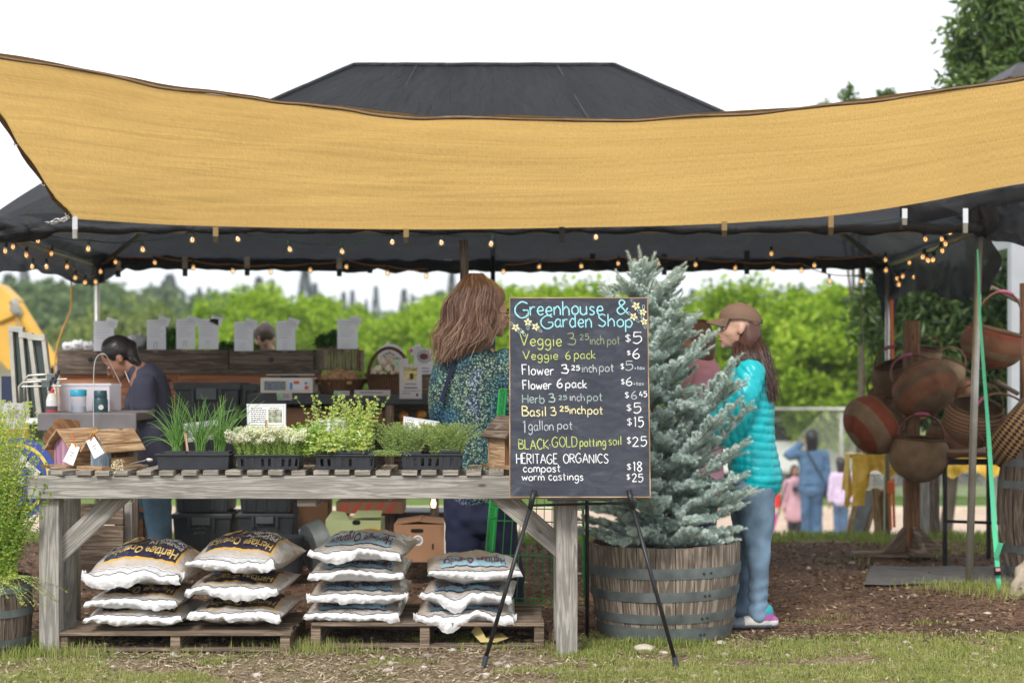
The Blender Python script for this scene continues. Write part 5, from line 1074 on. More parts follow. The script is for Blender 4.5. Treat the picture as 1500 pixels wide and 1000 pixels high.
m_ink = flat('printed_ink', (.10, .10, .13), .7); m_photo = mat('printed_photo', (.22, .24, .15), .6, .7, 60, 0, c2=(.5, .5, .4)); m_photog = mat('printed_green_photo', (.12, .26, .06), .6, .5, 40, 0, c2=(.5, .5, .25)); m_grn = flat('green_dot', (.10, .62, .12), .6); m_pink = flat('pink_dot', (.75, .12, .22), .6)
m_pot = mat('printed_potatoes', (.50, .42, .15), .6, .4, 50, 0, c2=(.75, .68, .35)); m_bord = flat('laminate_edge', (.42, .44, .50), .3); m_cardw = mat('white_card', (.80, .80, .80), .45, .03, 6, .03, 30, .001); m_red_tab = flat('red_print', (.6, .08, .06), .6); m_bluep = flat('blue_print', (.08, .25, .6), .6)
def card(name, lab, quad, Y, catg='sign', lines=(), pics=(), mt=None, border=False, lean=.0, th=.0015, grp=None, m_line=None):
    "quad = four photo corners tl,tr,br,bl; lines/pics in card units 0..1"
    tl, tr, br, bl = [P(x, y, Y+(lean if i < 2 else 0)) for i, (x, y) in enumerate(quad)]; base = (bl+br)/2; o = thing(name, lab, catg, tuple(base), grp); n = (tr-tl).cross(bl-tl).normalized(); n = n if n.y < 0 else -n
    def at(u, v, k=1): return (tl.lerp(tr, u)).lerp(bl.lerp(br, u), v)+n*k*.0008
    g = MB(); f = [tl, tr, br, bl]; g.add(f+[p-n*th for p in f], [(0, 1, 2, 3), (7, 6, 5, 4), (0, 4, 5, 1), (1, 5, 6, 2), (2, 6, 7, 3), (3, 7, 4, 0)]) if mt is not m_paper else g.add(f, [(0, 1, 2, 3)]); build('card', g, mt or m_cardw, o)
    def rect(nm, u0, v0, u1, v1, m_, k=1): build(nm, MB().quad(at(u0, v0, k), at(u1, v0, k), at(u1, v1, k), at(u0, v1, k)), m_, o)
    if border:
        g = MB()
        for u0, v0, u1, v1 in ((.0, 0, 1, .03), (0, .97, 1, 1), (0, .03, .02, .97), (.98, .03, 1, .97)): g.quad(at(u0, v0), at(u1, v0), at(u1, v1), at(u0, v1))
        build('laminate_edge', g, m_bord, o); g = MB()
        for u0, v0, u1, v1 in ((.05, .08, .95, .095), (.05, .91, .95, .925), (.05, .095, .06, .91), (.94, .095, .95, .91)): g.quad(at(u0, v0), at(u1, v0), at(u1, v1), at(u0, v1))
        build('printed_border', g, m_ink, o)
    if lines:
        g = MB()
        for (u0, v, u1, h) in lines:
            u = u0
            while u < u1: w_ = U(.025, .07); g.quad(at(u, v, 1.3), at(min(u+w_, u1), v, 1.3), at(min(u+w_, u1), v+h, 1.3), at(u, v+h, 1.3)); u += w_+.015
        build('print', g, m_line or m_ink, o)
    for u0, v0, u1, v1, m_ in pics: rect('picture', u0, v0, u1, v1, m_, 1.6)
    return o
ls = [(.1, .18+.085*i, .5 if i else .4, .035) for i in range(8)]
card('herb_card', 'tilted white herb card with a green photo among the chives', [(267, 620), (320, 614), (324, 642), (271, 648)], 8.19, lines=[(.08, .15+.11*i, .45, .04) for i in range(6)], pics=[(.58, .3, .92, .75, m_photog)], border=True)
card('herb_card', 'upright white herb card with a grey photo above the white flowers', [(361, 591), (419, 591), (419, 625), (362, 625)], 8.28, lines=ls+[(.6, .17, .82, .03)], pics=[(.55, .24, .9, .82, m_photo)], border=True)
card('herb_card', 'white herb card half buried in the oregano', [(455, 617), (506, 610), (509, 636), (460, 642)], 8.2, lines=[(.08, .15, .7, .05), (.08, .35, .6, .05)], border=True)
card('herb_card', 'white herb card tilted behind the thyme with a red printed corner', [(591, 609), (644, 617), (642, 645), (589, 637)], 8.25, lines=[(.1, .15, .3, .04), (.1, .28, .3, .04)], pics=[(.5, .3, .9, .7, m_pot), (.45, .28, .88, .36, m_red_tab)], border=True)
for (x0, y0, x1, y1, lab) in ((271, 634, 275, 662, 'wooden plant label among the chives'), (390, 615, 389, 660, 'wooden plant label in the white flowers'), (495, 632, 512, 660, 'pale plant stick slanting through the oregano'), (524, 630, 540, 660, 'second pale plant stick at the right of the oregano')):
    build_ = tag(build('plant_label', MB().bar(P(x0, y0, 8.12), P(x1, y1, 8.13), .012 if x0 < 400 else .005, .003, (0, -1, 0)), m_cedar if x0 < 400 else m_cardw, base=P(x1, y1, 8.13)), lab, 'plant label')

# ================================================================ BIRDHOUSES
m_lilac = wood('lilac_paint', (.42, .22, .36), (.56, .33, .48), (.3, .16, .25), 1, .2, blot=.15); m_bluepaint = wood('blue_paint', (.17, .23, .30), (.27, .35, .43), (.12, .16, .2), 1, .25, blot=.2); m_string = flat('orange_twine', (.60, .16, .03), .8); m_twine = flat('twine', (.55, .30, .06), .8)
def birdhouse(lab, x, Y, rot, W, L, hw, ha, mw, open_side, z0=TT, mr=None):
    o = thing('birdhouse', lab, 'birdhouse', (x, Y, z0), 'wooden birdhouses on the table'); o.rotation_euler.z = R(rot)
    def bb(nm, mb, m_, parent=o, **kw): return build(nm, mb, m_, parent, local=True, **kw)
    g = MB()
    for k_ in range(2): g = MB().box((0, -L*.5+.02+L*.62*k_, .008), (W*1.35, L*.60, .016)); bb('base_board', g, m_cedar, bevel=.001)
    t_ = .014
    for y in (-L/2+.03, L/2-.015):
        g = MB(); pr = [(-W/2, .016), (W/2, .016), (W/2, hw), (0, ha), (-W/2, hw)]
        vs = [(a, y-t_/2, b) for a, b in pr]+[(a, y+t_/2, b) for a, b in pr]; fs = [(0, 1, 2, 3, 4), (9, 8, 7, 6, 5)]+[(i, 5+i, 5+(i+1) % 5, (i+1) % 5) for i in range(5)]; uv = [[(b+3, a) for a, b in pr]]*1+[[(b+5, a) for a, b in pr][::-1]]+[[(0, 0), (0, .02), (.1, .02), (.1, 0)]]*5
        g.add(vs, fs, 0, uv); bb('gable_wall' , g, mw if y < 0 else m_cedar)
    bb('side_wall', MB().box((-W/2+.004, .0, .016+(hw-.016)/2), (.010, L-.05, hw-.016)), m_cedar)
    if not open_side: bb('side_wall', MB().box((W/2-.004, .0, .016+(hw-.016)/2), (.010, L-.05, hw-.016)), m_cedar)
    else:
        bb('side_rail', MB().box((W/2-.004, 0, .035), (.008, L-.05, .038)), m_cedar); bb('corner_post', MB().box((W/2-.006, L/2-.025, hw/2), (.012, .014, hw)), m_bluepaint); bb('inner_wall', MB().box((0, 0.02, hw/2), (.008, L-.08, hw-.02)), m_brown_wood)
    sl = math.atan2(ha-hw, W/2); rl = math.hypot(W/2, ha-hw)+.038; nb = 3
    for s_ in (-1, 1):
        for k_ in range(nb):
            f = (k_+.5)/nb*rl; c = V(s_*f*math.cos(sl), 0, ha+.012-f*math.sin(sl)+.0022*(k_ % 2)); bb('roof_board', MB().box(c, (rl/nb-.001, L+.045+U(-.006, .006), .011), rotm('Y', s_*math.degrees(sl))), mr or m_cedar, bevel=.001)
    return o
birdhouse('lilac fronted birdhouse with a cedar roof', px2x(112, 8.33), 8.33, -30, .125, .22, .105, .175, m_lilac, False)
birdhouse('blue grey fronted birdhouse with an open side', px2x(166, 8.24), 8.24, -30, .118, .23, .10, .175, m_bluepaint, True)
birdhouse('dark roofed birdhouse half hidden behind the chalkboard', px2x(748, 8.3), 8.3, 30, .15, .20, .16, .235, m_brown_wood, True, mr=m_dark_wood)
def htag(lab, pts, Y, top):
    card('price_tag', lab, pts, Y, 'price tag', mt=m_cardw, lines=[(.3, .4, .7, .03), (.35, .55, .6, .03)]); 
    tag(build('twine_loop', MB().tube([P(top[0], top[1], Y), P((pts[0][0]+pts[1][0])/2, (pts[0][1]+pts[1][1])/2+2, Y-.003)], .003, 6), m_string, base=P(top[0], top[1], Y)), 'orange twine holding the '+lab, 'twine')
htag('white tag on the lilac birdhouse', [(105, 649), (117, 655), (107, 682), (92, 675)], 8.17, (105, 635)); htag('white tag on the blue birdhouse', [(126, 646), (138, 639), (153, 663), (138, 672)], 8.06, (140, 632))
q = P(141, 633, 8.06); g = MB()
for k in range(5): g.ball(q+V(U(-.012, .012), 0, U(-.006, .010)), .006, 6)
tag(build('twine_knot', g, m_twine, base=q), 'orange knot at the peak of the blue birdhouse', 'knot')
q = P(172, 684, 8.05); g = MB(); vv, ff = leaves(np.array(q)+rng.normal(0, .012, (160, 3))*[1, .6, 1.4], .012, .007); g.np(vv, ff); dd = tag(build('dried_flowers', g, islandmat('dried', [(0, (.45, .3, .12)), (.5, (.7, .62, .4)), (1, (.82, .8, .68))]), base=q), 'little bunch of dried cream flowers at the blue birdhouse', 'dried flowers')
sp = thing('spoon_perch', 'bright metal spoon sticking out of the blue birdhouse side', 'spoon', tuple(P(200, 678, 8.12)))
build('handle', MB().tube([P(190, 679, 8.14), P(213, 674, 8.10)], .0025, 6), m_chrome, sp); build('bowl', MB().ball(P(219, 673, 8.09), (.020, .012, .009), 12), m_chrome, sp, smooth=180)

# ================================================================ LEFT EDGE: BARREL WITH A TALL LEAFY HERB
LB = V(px2x(-22, 8.15), 8.15, 0); o = thing('barrel_planter', 'weathered barrel planter at the far left overgrown with herbs', 'planter', tuple(LB))
for k in range(22):
    a0, a1 = 2*math.pi*k/22+.01, 2*math.pi*(k+1)/22-.01; vs = []; vs = [LB+V((.20+.022*math.sin(z/.34*2.6))*math.cos(a), (.20+.022*math.sin(z/.34*2.6))*math.sin(a), z) for z in (0, .12, .24, .36) for a in (a0, (a0+a1)/2, a1)]
    g = MB(); g.add(vs, [(j*3+i, j*3+i+1, j*3+i+4, j*3+i+3) for j in range(3) for i in range(2)], 0, [[(j*.12+k, i*.03), (j*.12+k, i*.03+.03), (j*.12+.12+k, i*.03+.03), (j*.12+.12+k, i*.03)] for j in range(3) for i in range(2)]); build('stave', g, m_dark_wood, o, smooth=40)
for z in (.06, .2, .31): g = MB().lathe([(.2+.022*math.sin(zz/.34*2.6)+.004, zz) for zz in (z-.018, z+.018)], LB, 40); build('hoop', g, m_hoop, o, smooth=60)
m_bush = leafmat('bushy_herb_leaf', [(.22, .34, .05), (.42, .54, .10), (.62, .68, .20), (.74, .66, .28)], .45, .55, 3)
lbs = [LB+V(U(-.14, .14), U(-.12, .1), .35) for k in range(12)]
herb('herb_bush', 'tall airy yellow green herb growing in the left barrel', 'herb', stemplant(lbs, 400, .80, .24, .025, .015, .020, 21, up=.5, stemr=.0015, size_fall=.5), m_bush, m_stem)
herb('herb_bush', 'dense green lower growth in the left barrel', 'herb', stemplant(lbs, 420, .55, .27, .028, .018, .017, 22, up=.2, curl=.15, stemr=.0015), leafmat('bushy_dark_leaf', [(.10, .20, .03), (.24, .38, .05), (.42, .54, .10)], .4, .55, 3), m_stem)
herb('herb_bush', 'straggly yellowing stems hanging over the left barrel rim', 'herb', stemplant([LB+V(.16, -.12, .36), LB+V(.1, -.16, .34)], 50, .12, .26, .016, .010, .020, 23, up=.1, curl=1.9, stemr=.0014), m_bush, m_stem)
# ================================================================ INSIDE THE STALL
def box_thing(name, lab, catg, x0, x1, y0, y1, Y, D, m_, part='body', bevel=.004, grp=None):
    a, b = P(x0, y0, Y), P(x1, y1, Y); o = thing(name, lab, catg, ((a.x+b.x)/2, Y+D/2, b.z), grp); build(part, MB().box(((a.x+b.x)/2, Y+D/2, (a.z+b.z)/2), (b.x-a.x, D, a.z-b.z)), m_, o, bevel=bevel); return o
# produce bins on the back counter
YB = 12.6
bn = thing('produce_bin', 'long dark board fronted produce bin with a plywood face below', 'bin', tuple(P(270, 600, YB)))
for x0, x1 in ((84, 334), (336, 459)):
    a, b = P(x0, 512, YB), P(x1, 541, YB); build('front_board', MB().box(((a.x+b.x)/2, YB+.02, (a.z+b.z)/2), (b.x-a.x, .04, a.z-b.z)), m_dark_wood, bn, bevel=.003)
for x0, x1 in ((86, 260), (261, 470)):
    a, b = P(x0, 546, YB+.03), P(x1, 612, YB+.03); build('plywood_panel', MB().box(((a.x+b.x)/2, YB+.05, (a.z+b.z)/2), (b.x-a.x, .018, a.z-b.z)), m_ply, bn)
a, b = P(84, 541, YB), P(470, 547, YB); build('ledge', MB().box(((a.x+b.x)/2, YB+.03, (a.z+b.z)/2), (b.x-a.x, .07, a.z-b.z)), m_dark_wood, bn)
build('bin_floor', MB().box(((a.x+b.x)/2, YB+.36, a.z), (b.x-a.x, .6, .02)), m_dark_wood, bn)
for x0 in (86, 334, 458): c = P(x0, 526, YB); build('divider', MB().box((c.x, YB+.33, c.z), (.03, .56, .14)), m_dark_wood, bn)
a, b = P(84, 516, YB+.66), P(459, 545, YB+.66); build('back_board', MB().box(((a.x+b.x)/2, YB+.66, (a.z+b.z)/2), (b.x-a.x, .03, a.z-b.z)), m_dark_wood, bn)
for x in (92, 262, 455): c = P(x, 610, YB); build('post', MB().box((c.x, YB+.12, c.z/2), (.08, .08, c.z)), m_dark_wood, bn)
for i, x in enumerate((133, 397)): c = P(x, 527, YB-.001); build('knot', MB().lathe([(.001, 0), (.018, 0), (.02, .003)], c, 14, M=rotm('X', 90)), m_black_metal, bn)
# greens and white bags showing over the bin edge
def leafheap(name, lab, x, y, Y, rx, rz, n, L, W, m_, catg='vegetables'):
    c = P(x, y, Y); pts = crown_pts(n, rx, .12, rz, 10, .03, int(x)); Vv, F = leaves(pts+np.array(c), L, W); tag(build(name, MB().np(Vv, F), m_, base=c), lab, catg)
m_veg = leafmat('dark_greens', [(.03, .09, .015), (.07, .18, .03), (.14, .28, .05)], .3, .5, 5)
leafheap('leafy_greens', 'dark leafy greens between the second and third paper signs', 252, 498, YB+.3, .05, .09, 500, .05, .03, m_veg); leafheap('leafy_greens', 'bit of greens beside the fourth paper sign', 334, 508, YB+.3, .05, .03, 200, .04, .03, m_veg); leafheap('leafy_greens', 'frilly greens in the slatted crate', 487, 503, YB+.25, .13, .06, 900, .05, .03, m_veg); leafheap('leafy_greens', 'bright green leaves poking out left of the fourth sign', 214, 508, YB+.3, .03, .04, 160, .04, .03, m_veg); leafheap('leafy_greens', 'greens behind the sixth paper sign', 366, 512, YB+.3, .06, .02, 200, .04, .03, m_veg)
for i, (x, y, r) in enumerate(((100, 508, .035), (115, 506, .04), (130, 508, .04), (200, 500, .05))):
    c = P(x, y, YB+.2); tag(build('plastic_bag', MB().ball(c, (r*1.3, r, r), 14, 0, None, .7), m_white, smooth=70, base=c), 'crumpled white plastic bag '+['at the left end of the bin', 'second from the left end of the bin', 'left of the vendor\'s head', 'just behind the vendor\'s hair'][i], 'plastic bag', 'white bags in the bin')
cr = thing('slatted_crate', 'small slatted wooden crate of greens at the right end of the bin', 'crate', tuple(P(495, 540, YB)))
for k in range(14): a, b = P(465+4.35*k, 511, YB), P(465+4.35*k+3.6, 541, YB); build('slat', MB().box(((a.x+b.x)/2, YB+.01, (a.z+b.z)/2), (b.x-a.x, .012, a.z-b.z)), m_pallet, cr)
a, b = P(464, 509, YB), P(526, 513, YB); build('rim', MB().box(((a.x+b.x)/2, YB+.012, a.z-.01), (b.x-a.x, .02, .02)), m_pallet, cr); c = P(530, 528, YB); build('side_panel', MB().box((c.x-.02, YB+.16, c.z), (.02, .3, .16)), m_brown_wood, cr); build('crate_floor', MB().box((P(495, 540, YB).x, YB+.16, P(0, 541, YB).z), (.3, .3, .015)), m_pallet, cr)
pos_ = ['behind the vendor\'s head', 'first right of the vendor', 'second right of the vendor', 'third right of the vendor', 'left of the face peeking over the bin', 'right of the face peeking over the bin', 'in the slatted crate']
for i, (x0, y0, x1, y1) in enumerate(((137, 470, 167, 514), (215, 468, 243, 512), (258, 467, 286, 511), (291, 467, 320, 511), (343, 471, 371, 514), (405, 470, 433, 513), (494, 467, 524, 511))):
    o = card('paper_sign', 'white price sheet with a corner slip, '+pos_[i], [(x0, y0), (x1, y0), (x1, y1), (x0, y1)], YB-.03-.002*i, lines=[(.12, .1+.09*k, U(.6, .88), .02) for k in range(6)], mt=m_paper, m_line=flat('faint_print', (.5, .5, .54), .8), grp='paper sheets standing over the produce bin')
    tl_, tr_ = P(x1-12, y0-2, YB-.036), P(x1+4, y0-8+4, YB-.036); g = MB(); g.quad(P(x1-10, y0-6, YB-.036), P(x1+7, y0-1, YB-.036), P(x1+3, y0+11, YB-.036), P(x1-13, y0+5, YB-.036)); build('slip', g, m_paper, o)
    g = MB(); 
    for dx in (-3, 1): g.tube([P((x0+x1)/2+dx, y1-11, YB-.035), P((x0+x1)/2+dx-.5, y1+4, YB-.03)], .0022, 5)
    g.tube([P((x0+x1)/2-3, y1-11, YB-.035), P((x0+x1)/2+1, y1-11, YB-.035)], .0022, 5); build('wire_clip', g, m_steel, o)
# counter with scale and baskets
YC = 11.4
ct = thing('counter', 'black topped counter shelf behind the table', 'counter', tuple(P(500, 640, YC)))
a, b = P(362, 577, YC), P(640, 592, YC); build('counter_top', MB().box(((a.x+b.x)/2, YC+.3, (a.z+b.z)/2), (b.x-a.x, .6, a.z-b.z)), m_black_plastic, ct, bevel=.004)
for x in (374, 505, 570, 636): c = P(x, 592, YC); build('post', MB().box((c.x, YC+.05, c.z/2), (.055, .06, c.z)), m_pallet, ct)
a, b = P(366, 628, YC), P(640, 634, YC); build('shelf', MB().box(((a.x+b.x)/2, YC+.3, a.z), (b.x-a.x, .56, .025)), m_dark_wood, ct)
a, b = P(360, 592, YC+.58), P(642, 720, YC+.58); build('back_panel', MB().box(((a.x+b.x)/2, YC+.58, (a.z+b.z)/2), (b.x-a.x, .02, a.z-b.z)), m_dark_wood, ct)
a, b = P(575, 548, YC+.3), P(645, 576, YC+.3); build('side_crate', MB().box(((a.x+b.x)/2, YC+.45, (a.z+b.z)/2), (b.x-a.x, .3, a.z-b.z)), m_pallet, ct)
def carton(lab, x0, x1, y0, y1, Y, D, m_, flaps=True, hole=None, sticker=None, grp='cardboard boxes in the stall', rot=0):
    o = box_thing('cardboard_box', lab, 'box', x0, x1, y0, y1, Y, D, m_, 'box_body', .002, grp); a, b = P(x0, y0, Y), P(x1, y1, Y); cx = (a.x+b.x)/2; w_ = b.x-a.x
    if flaps:
        for s_ in (-1, 1):
            g = MB().box((cx+s_*w_*.25, Y+D/2, a.z+.012), (w_*.5, D, .004), rotm('Y', s_*U(3, 9))); build('flap', g, m_, o)
    if hole: hx, hy, hw_, hh = hole; c = P(hx, hy, Y-.0012); g = MB(); n_ = 16; vs = [c]+[c+V((hw_/2-hh/2)*(1 if math.cos(q) > 0 else -1)*Y/FPX*(abs(math.cos(q)) > .02)+hh/2*math.cos(q)*Y/FPX, 0, hh/2*math.sin(q)*Y/FPX) for q in [6.283*k/n_+.01 for k in range(n_)]]; g.add(vs, [(0, 1+k, 1+(k+1) % n_) for k in range(n_)]); build('hand_hole', g, flat('hole_dark', (.008, .006, .005), .9), o)
    return o
carton('brown carton on the counter shelf', 372, 470, 597, 628, YC+.15, .35, m_card, False)
carton('second brown carton on the shelf behind the oregano', 472, 560, 601, 628, YC+.2, .3, m_card, False)
m_orange_f = mat('orange_peel', (.75, .30, .03), .45, .1, 20, .2, 120, .001)
for i, (x, y) in enumerate(((591, 609), (601, 617), (590, 622), (617, 607), (611, 622), (575, 624))): c = P(x, y, YC+.2); tag(build('orange', MB().ball(c, .033, 16), m_orange_f, smooth=180, base=c), 'round orange '+['topmost on the shelf by the upright', 'in the middle of the shelf pile', 'low on the left of the shelf pile', 'top right, above the herb card', 'low right, behind the herb card', 'lowest, left of the upright'][i], 'fruit', 'oranges on the shelf')
# scale
sc_ = thing('weighing_scale', 'cream counter scale with two display windows', 'scale', tuple(P(419, 577, YC+.1))); a, b = P(381, 553, YC+.06), P(458, 576, YC+.06); m_cream = mat('scale_casing', (.62, .60, .54), .45, .05)
build('casing', MB().box(((a.x+b.x)/2, YC+.2, (a.z+b.z)/2), (b.x-a.x, .26, a.z-b.z)), m_cream, sc_, bevel=.008)
for x0, x1, m_ in ((387, 418, mat('lcd', (.13, .17, .21), .25, .3, 40, 0)), (423, 452, flat('price_plate', (.62, .65, .70), .4))): p, q_ = P(x0, 558, YC+.055), P(x1, 571, YC+.055); build('display', MB().box(((p.x+q_.x)/2, YC+.066, (p.z+q_.z)/2), (q_.x-p.x, .008, p.z-q_.z)), m_, sc_)
for x0, y0, x1, y1, m_ in ((424, 560, 428, 570, m_bluep), (446, 565, 451, 570, m_red_tab), (430, 558, 438, 562, m_red_tab), (446, 559, 450, 563, m_bluep)): p, q_ = P(x0, y0, YC+.05), P(x1, y1, YC+.05); build('key', MB().box(((p.x+q_.x)/2, YC+.060, (p.z+q_.z)/2), (q_.x-p.x, .006, p.z-q_.z)), m_, sc_)
build('pan', MB().box((P(420, 0, YC).x, YC+.2, P(0, 549, YC+.1).z), (.30, .26, .008)), m_steel, sc_, bevel=.003); build('pan_support', MB().box((P(420, 0, YC).x, YC+.2, P(0, 551.5, YC+.1).z), (.12, .1, .02)), m_black_plastic, sc_)
def tent_card(lab, q4, Y, dot=m_grn, lines=()): card('price_card', lab, q4, Y, 'price card', pics=[(.06, .25, .24, .75, dot)] if dot else (), lines=lines, mt=m_paper, grp='small price cards on the counter')
tent_card('small price card with a green dot hung under the scale', [(405, 574), (428, 573), (428, 586), (406, 586)], YC-.02, lines=[(.4, .3, .8, .1), (.4, .55, .8, .1)]); tent_card('small green dotted card in front of the ginger', [(489, 572), (512, 572), (512, 579), (489, 579)], YC-.005, lines=[(.5, .4, .9, .15)])
tent_card('long white strip card in front of the garlic', [(519, 571), (572, 571), (572, 580), (519, 579)], YC-.005, None, [(.15, .35, .8, .18)])
def ovalbasket(name, lab, x, ytop, ybot, rx, Y, m_, ry=.7, handle=None, flare=1.25):
    c = P(x, ybot, Y); H = (ybot-ytop)*Y/FPX; rx = rx*Y/FPX; M_ = Matrix.Diagonal((1, ry, 1)); o = thing(name, lab, 'basket', tuple(c))
    prof = [(.001, .004), (rx/flare*.95, 0), (rx/flare, .01)]+[(rx/flare+(rx-rx/flare)*(k/8), .01+(H-.01)*k/8) for k in range(1, 9)]+[(rx-.012, H)]+[(rx/flare-.01, .02), (.001, .02)]
    build('basket_body', MB().lathe(prof, c, 44, M=M_), m_, o, smooth=50); build('rim', MB().tube([c+V(rx*math.cos(a), rx*ry*math.sin(a), H+.004*math.sin(a*24)) for a in [6.2832*k/72 for k in range(72)]], .010, 7, closed=True), m_, o, smooth=180)
    if handle: hx = rx*.92; build('handle', MB().tube([c+V(hx*math.cos(a), 0, H*.8+handle*math.sin(a)) for a in [math.pi*k/24 for k in range(25)]], .011, 8), m_, o, smooth=180)
    return o, c, H, rx
def weave(name, c1, c2, s=1.0):
    m, t = nodes(name); v = coordn(t, 'UV', (1, 1, 1)); w1 = N(t, 'TexWave', wave_type='BANDS', bands_direction='X'); w1.inputs['Scale'].default_value = 16*s; w1.inputs['Distortion'].default_value = .4; w2 = N(t, 'TexWave', wave_type='BANDS', bands_direction='Y'); w2.inputs['Scale'].default_value = 22*s; w2.inputs['Distortion'].default_value = .4
    t.links.new(v, w1.inputs[0]); t.links.new(v, w2.inputs[0]); mu = N(t, 'Math', operation='MULTIPLY'); t.links.new(w1.outputs[0], mu.inputs[0]); t.links.new(w2.outputs[0], mu.inputs[1]); n = noi(t, v, 9, 4)
    a = ramp(t, mu.outputs[0], [(0, c1), (.7, c2)]); col = mixc(t, a, ramp(t, n, [(.3, (.65, .62, .6)), (.7, (1.1, 1.1, 1.1))]), 1, 'MULTIPLY'); _mc[name] = finish(m, t, col, .75, [(mu.outputs[0], 1.0, .012)], spec=.25); return _mc[name]
w_brown = weave('brown_wicker', (.10, .05, .025), (.30, .17, .08))
o, c, H, rx = ovalbasket('wicker_basket', 'wide brown wicker basket heaped with ginger', 499, 557, 577, 37, YC+.25, w_brown, .6)
def heap(name, lab, c, rx, ry, h, n, fn, m_, catg):
    g = MB()
    for k in range(n):
        a = U(0, 6.28); r = U(0, 1)**.5; p = c+V(rx*r*math.cos(a), ry*r*math.sin(a), h*(1-r*r)*U(.6, 1)); fn(g, p)
    tag(build(name, g, m_, smooth=60, base=c), lab, catg)
def ginger(g, p):
    r = U(.010, .018)
    for k in range(3): g.ball(p+V(U(-.02, .02), U(-.015, .015), U(-.008, .012)), (r*U(.8, 1.6), r, r*U(.8, 1.2)), 8, 0, rotm('Y', U(-60, 60)), .2)
heap('ginger_roots', 'pile of knobbly tan ginger roots in the wide wicker basket', c+V(0, 0, H*.8), rx*.9, rx*.5, .085, 120, ginger, mat('ginger', (.40, .24, .12), .8, .35, 18, .3, 60, .004), 'ginger')
o, c, H, rx = ovalbasket('wicker_basket', 'handled brown wicker basket of garlic', 570, 549, 578, 34, YC+.2, w_brown, .75, .21, 1.2)
m_garlic = mat('garlic_skin', (.66, .58, .45), .6, .15, 25, .3, 60, .003); gw = ['low at the left end', 'low, left of the middle', 'low, right of the middle', 'low at the right end', 'second layer, far left', 'second layer, centre left', 'second layer, centre right', 'third layer, left', 'third layer, right', 'topmost', 'behind at the left', 'behind at the right']; gp = [(-.10, 0, .03), (-.04, -.04, .03), (.03, -.05, .03), (.09, 0, .03), (-.07, -.02, .075), (0, -.02, .08), (.06, -.01, .07), (-.035, 0, .12), (.03, .01, .115), (0, .03, .14), (-.1, .03, .06), (.1, .04, .06)]
for i, (dx, dy, dz) in enumerate(gp):
    p = c+V(dx, dy, H*.75+dz); g = MB(); g.lathe([(.001, -.026), (.02, -.024), (.031, -.008), (.029, .008), (.015, .022), (.006, .032), (.005, .05)], p, 14, wob=.08, M=rotm('X', U(-35, 35))@rotm('Y', U(-35, 35))); tag(build('garlic_bulb', g, m_garlic, smooth=180, base=p), 'cream garlic bulb '+gw[i]+' in the handled basket', 'garlic', 'garlic bulbs in the handled basket')
m_oval = flat('oval_sign_face', (.74, .74, .74), .5)
ov = thing('oval_sign', 'oval white sign with a grey and pink picture inside the basket handle', 'sign', tuple(P(573, 550, YC+.35))); cc = P(573, 523, YC+.33); build('face', MB().lathe([(.001, 0), (.092, 0), (.092, .004), (.001, .004)], cc, 30, M=rotm('X', 90)@Matrix.Diagonal((1, 1, 1))), m_oval, ov)
g = MB()
for k in range(6): g.box(cc+V(U(-.05, .05), -.008-.001*k, U(-.02, .04)), (U(.03, .06), .002, U(.006, .014)), rotm('Y', U(-40, 40)))
build('picture', g, mat('sign_grey_art', (.25, .22, .23), .7, .4, 20, 0), ov)
card('price_card', 'green dotted white card stuck left of the basket handle', [(551, 514), (569, 500), (574, 508), (556, 522)], YC+.4, 'price card', pics=[(.1, .4, .3, .9, m_grn)], mt=m_paper)
card('price_card', 'small green dotted card under the oval sign', [(577, 527), (598, 524), (599, 536), (578, 538)], YC+.1, 'price card', pics=[(.08, .2, .28, .7, m_grn)], mt=m_paper)
card('price_card', 'pink dotted slip above the beet sign', [(599, 511), (614, 502), (619, 513), (603, 521)], YC+.4, 'price card', pics=[(.02, .1, .25, .6, m_pink), (.45, .35, .8, .6, m_photo)], mt=m_paper)
bt = card('beet_sign', 'white sign with a bowl of dark red beets behind the garlic basket', [(606, 508), (634, 511), (634, 556), (606, 556)], YC+.36, lines=[(.2, .62, .8, .03), (.2, .72, .8, .03)], mt=m_paper); cc = P(621, 522, YC+.352)
build('bowl_rim', MB().lathe([(.001, 0), (.048, 0)], cc, 24, M=rotm('X', 90)), flat('bowl_grey', (.42, .42, .46), .5), bt); build('beets', MB().lathe([(.001, 0), (.030, 0)], cc+V(0, -.002, 0), 20, M=rotm('X', 90)@Matrix.Diagonal((1, .7, 1))), mat('beet_red', (.12, .012, .03), .5, .5, 60, 0), bt)
card('potato_sign', 'tall white sign with a lemon yellow potato photo on the counter front', [(585, 533), (618, 533), (618, 584), (585, 584)], YC-.03, lines=[(.25, .56, .75, .03), (.22, .66, .8, .045), (.15, .76, .9, .02), (.15, .83, .5, .02)], pics=[(.2, .08, .8, .46, m_pot), (.2, .08, .8, .2, m_photog), (.42, .27, .62, .43, flat('cut_potato', (.8, .68, .12), .6)), (.75, .84, .84, .93, m_ink)], mt=m_paper)
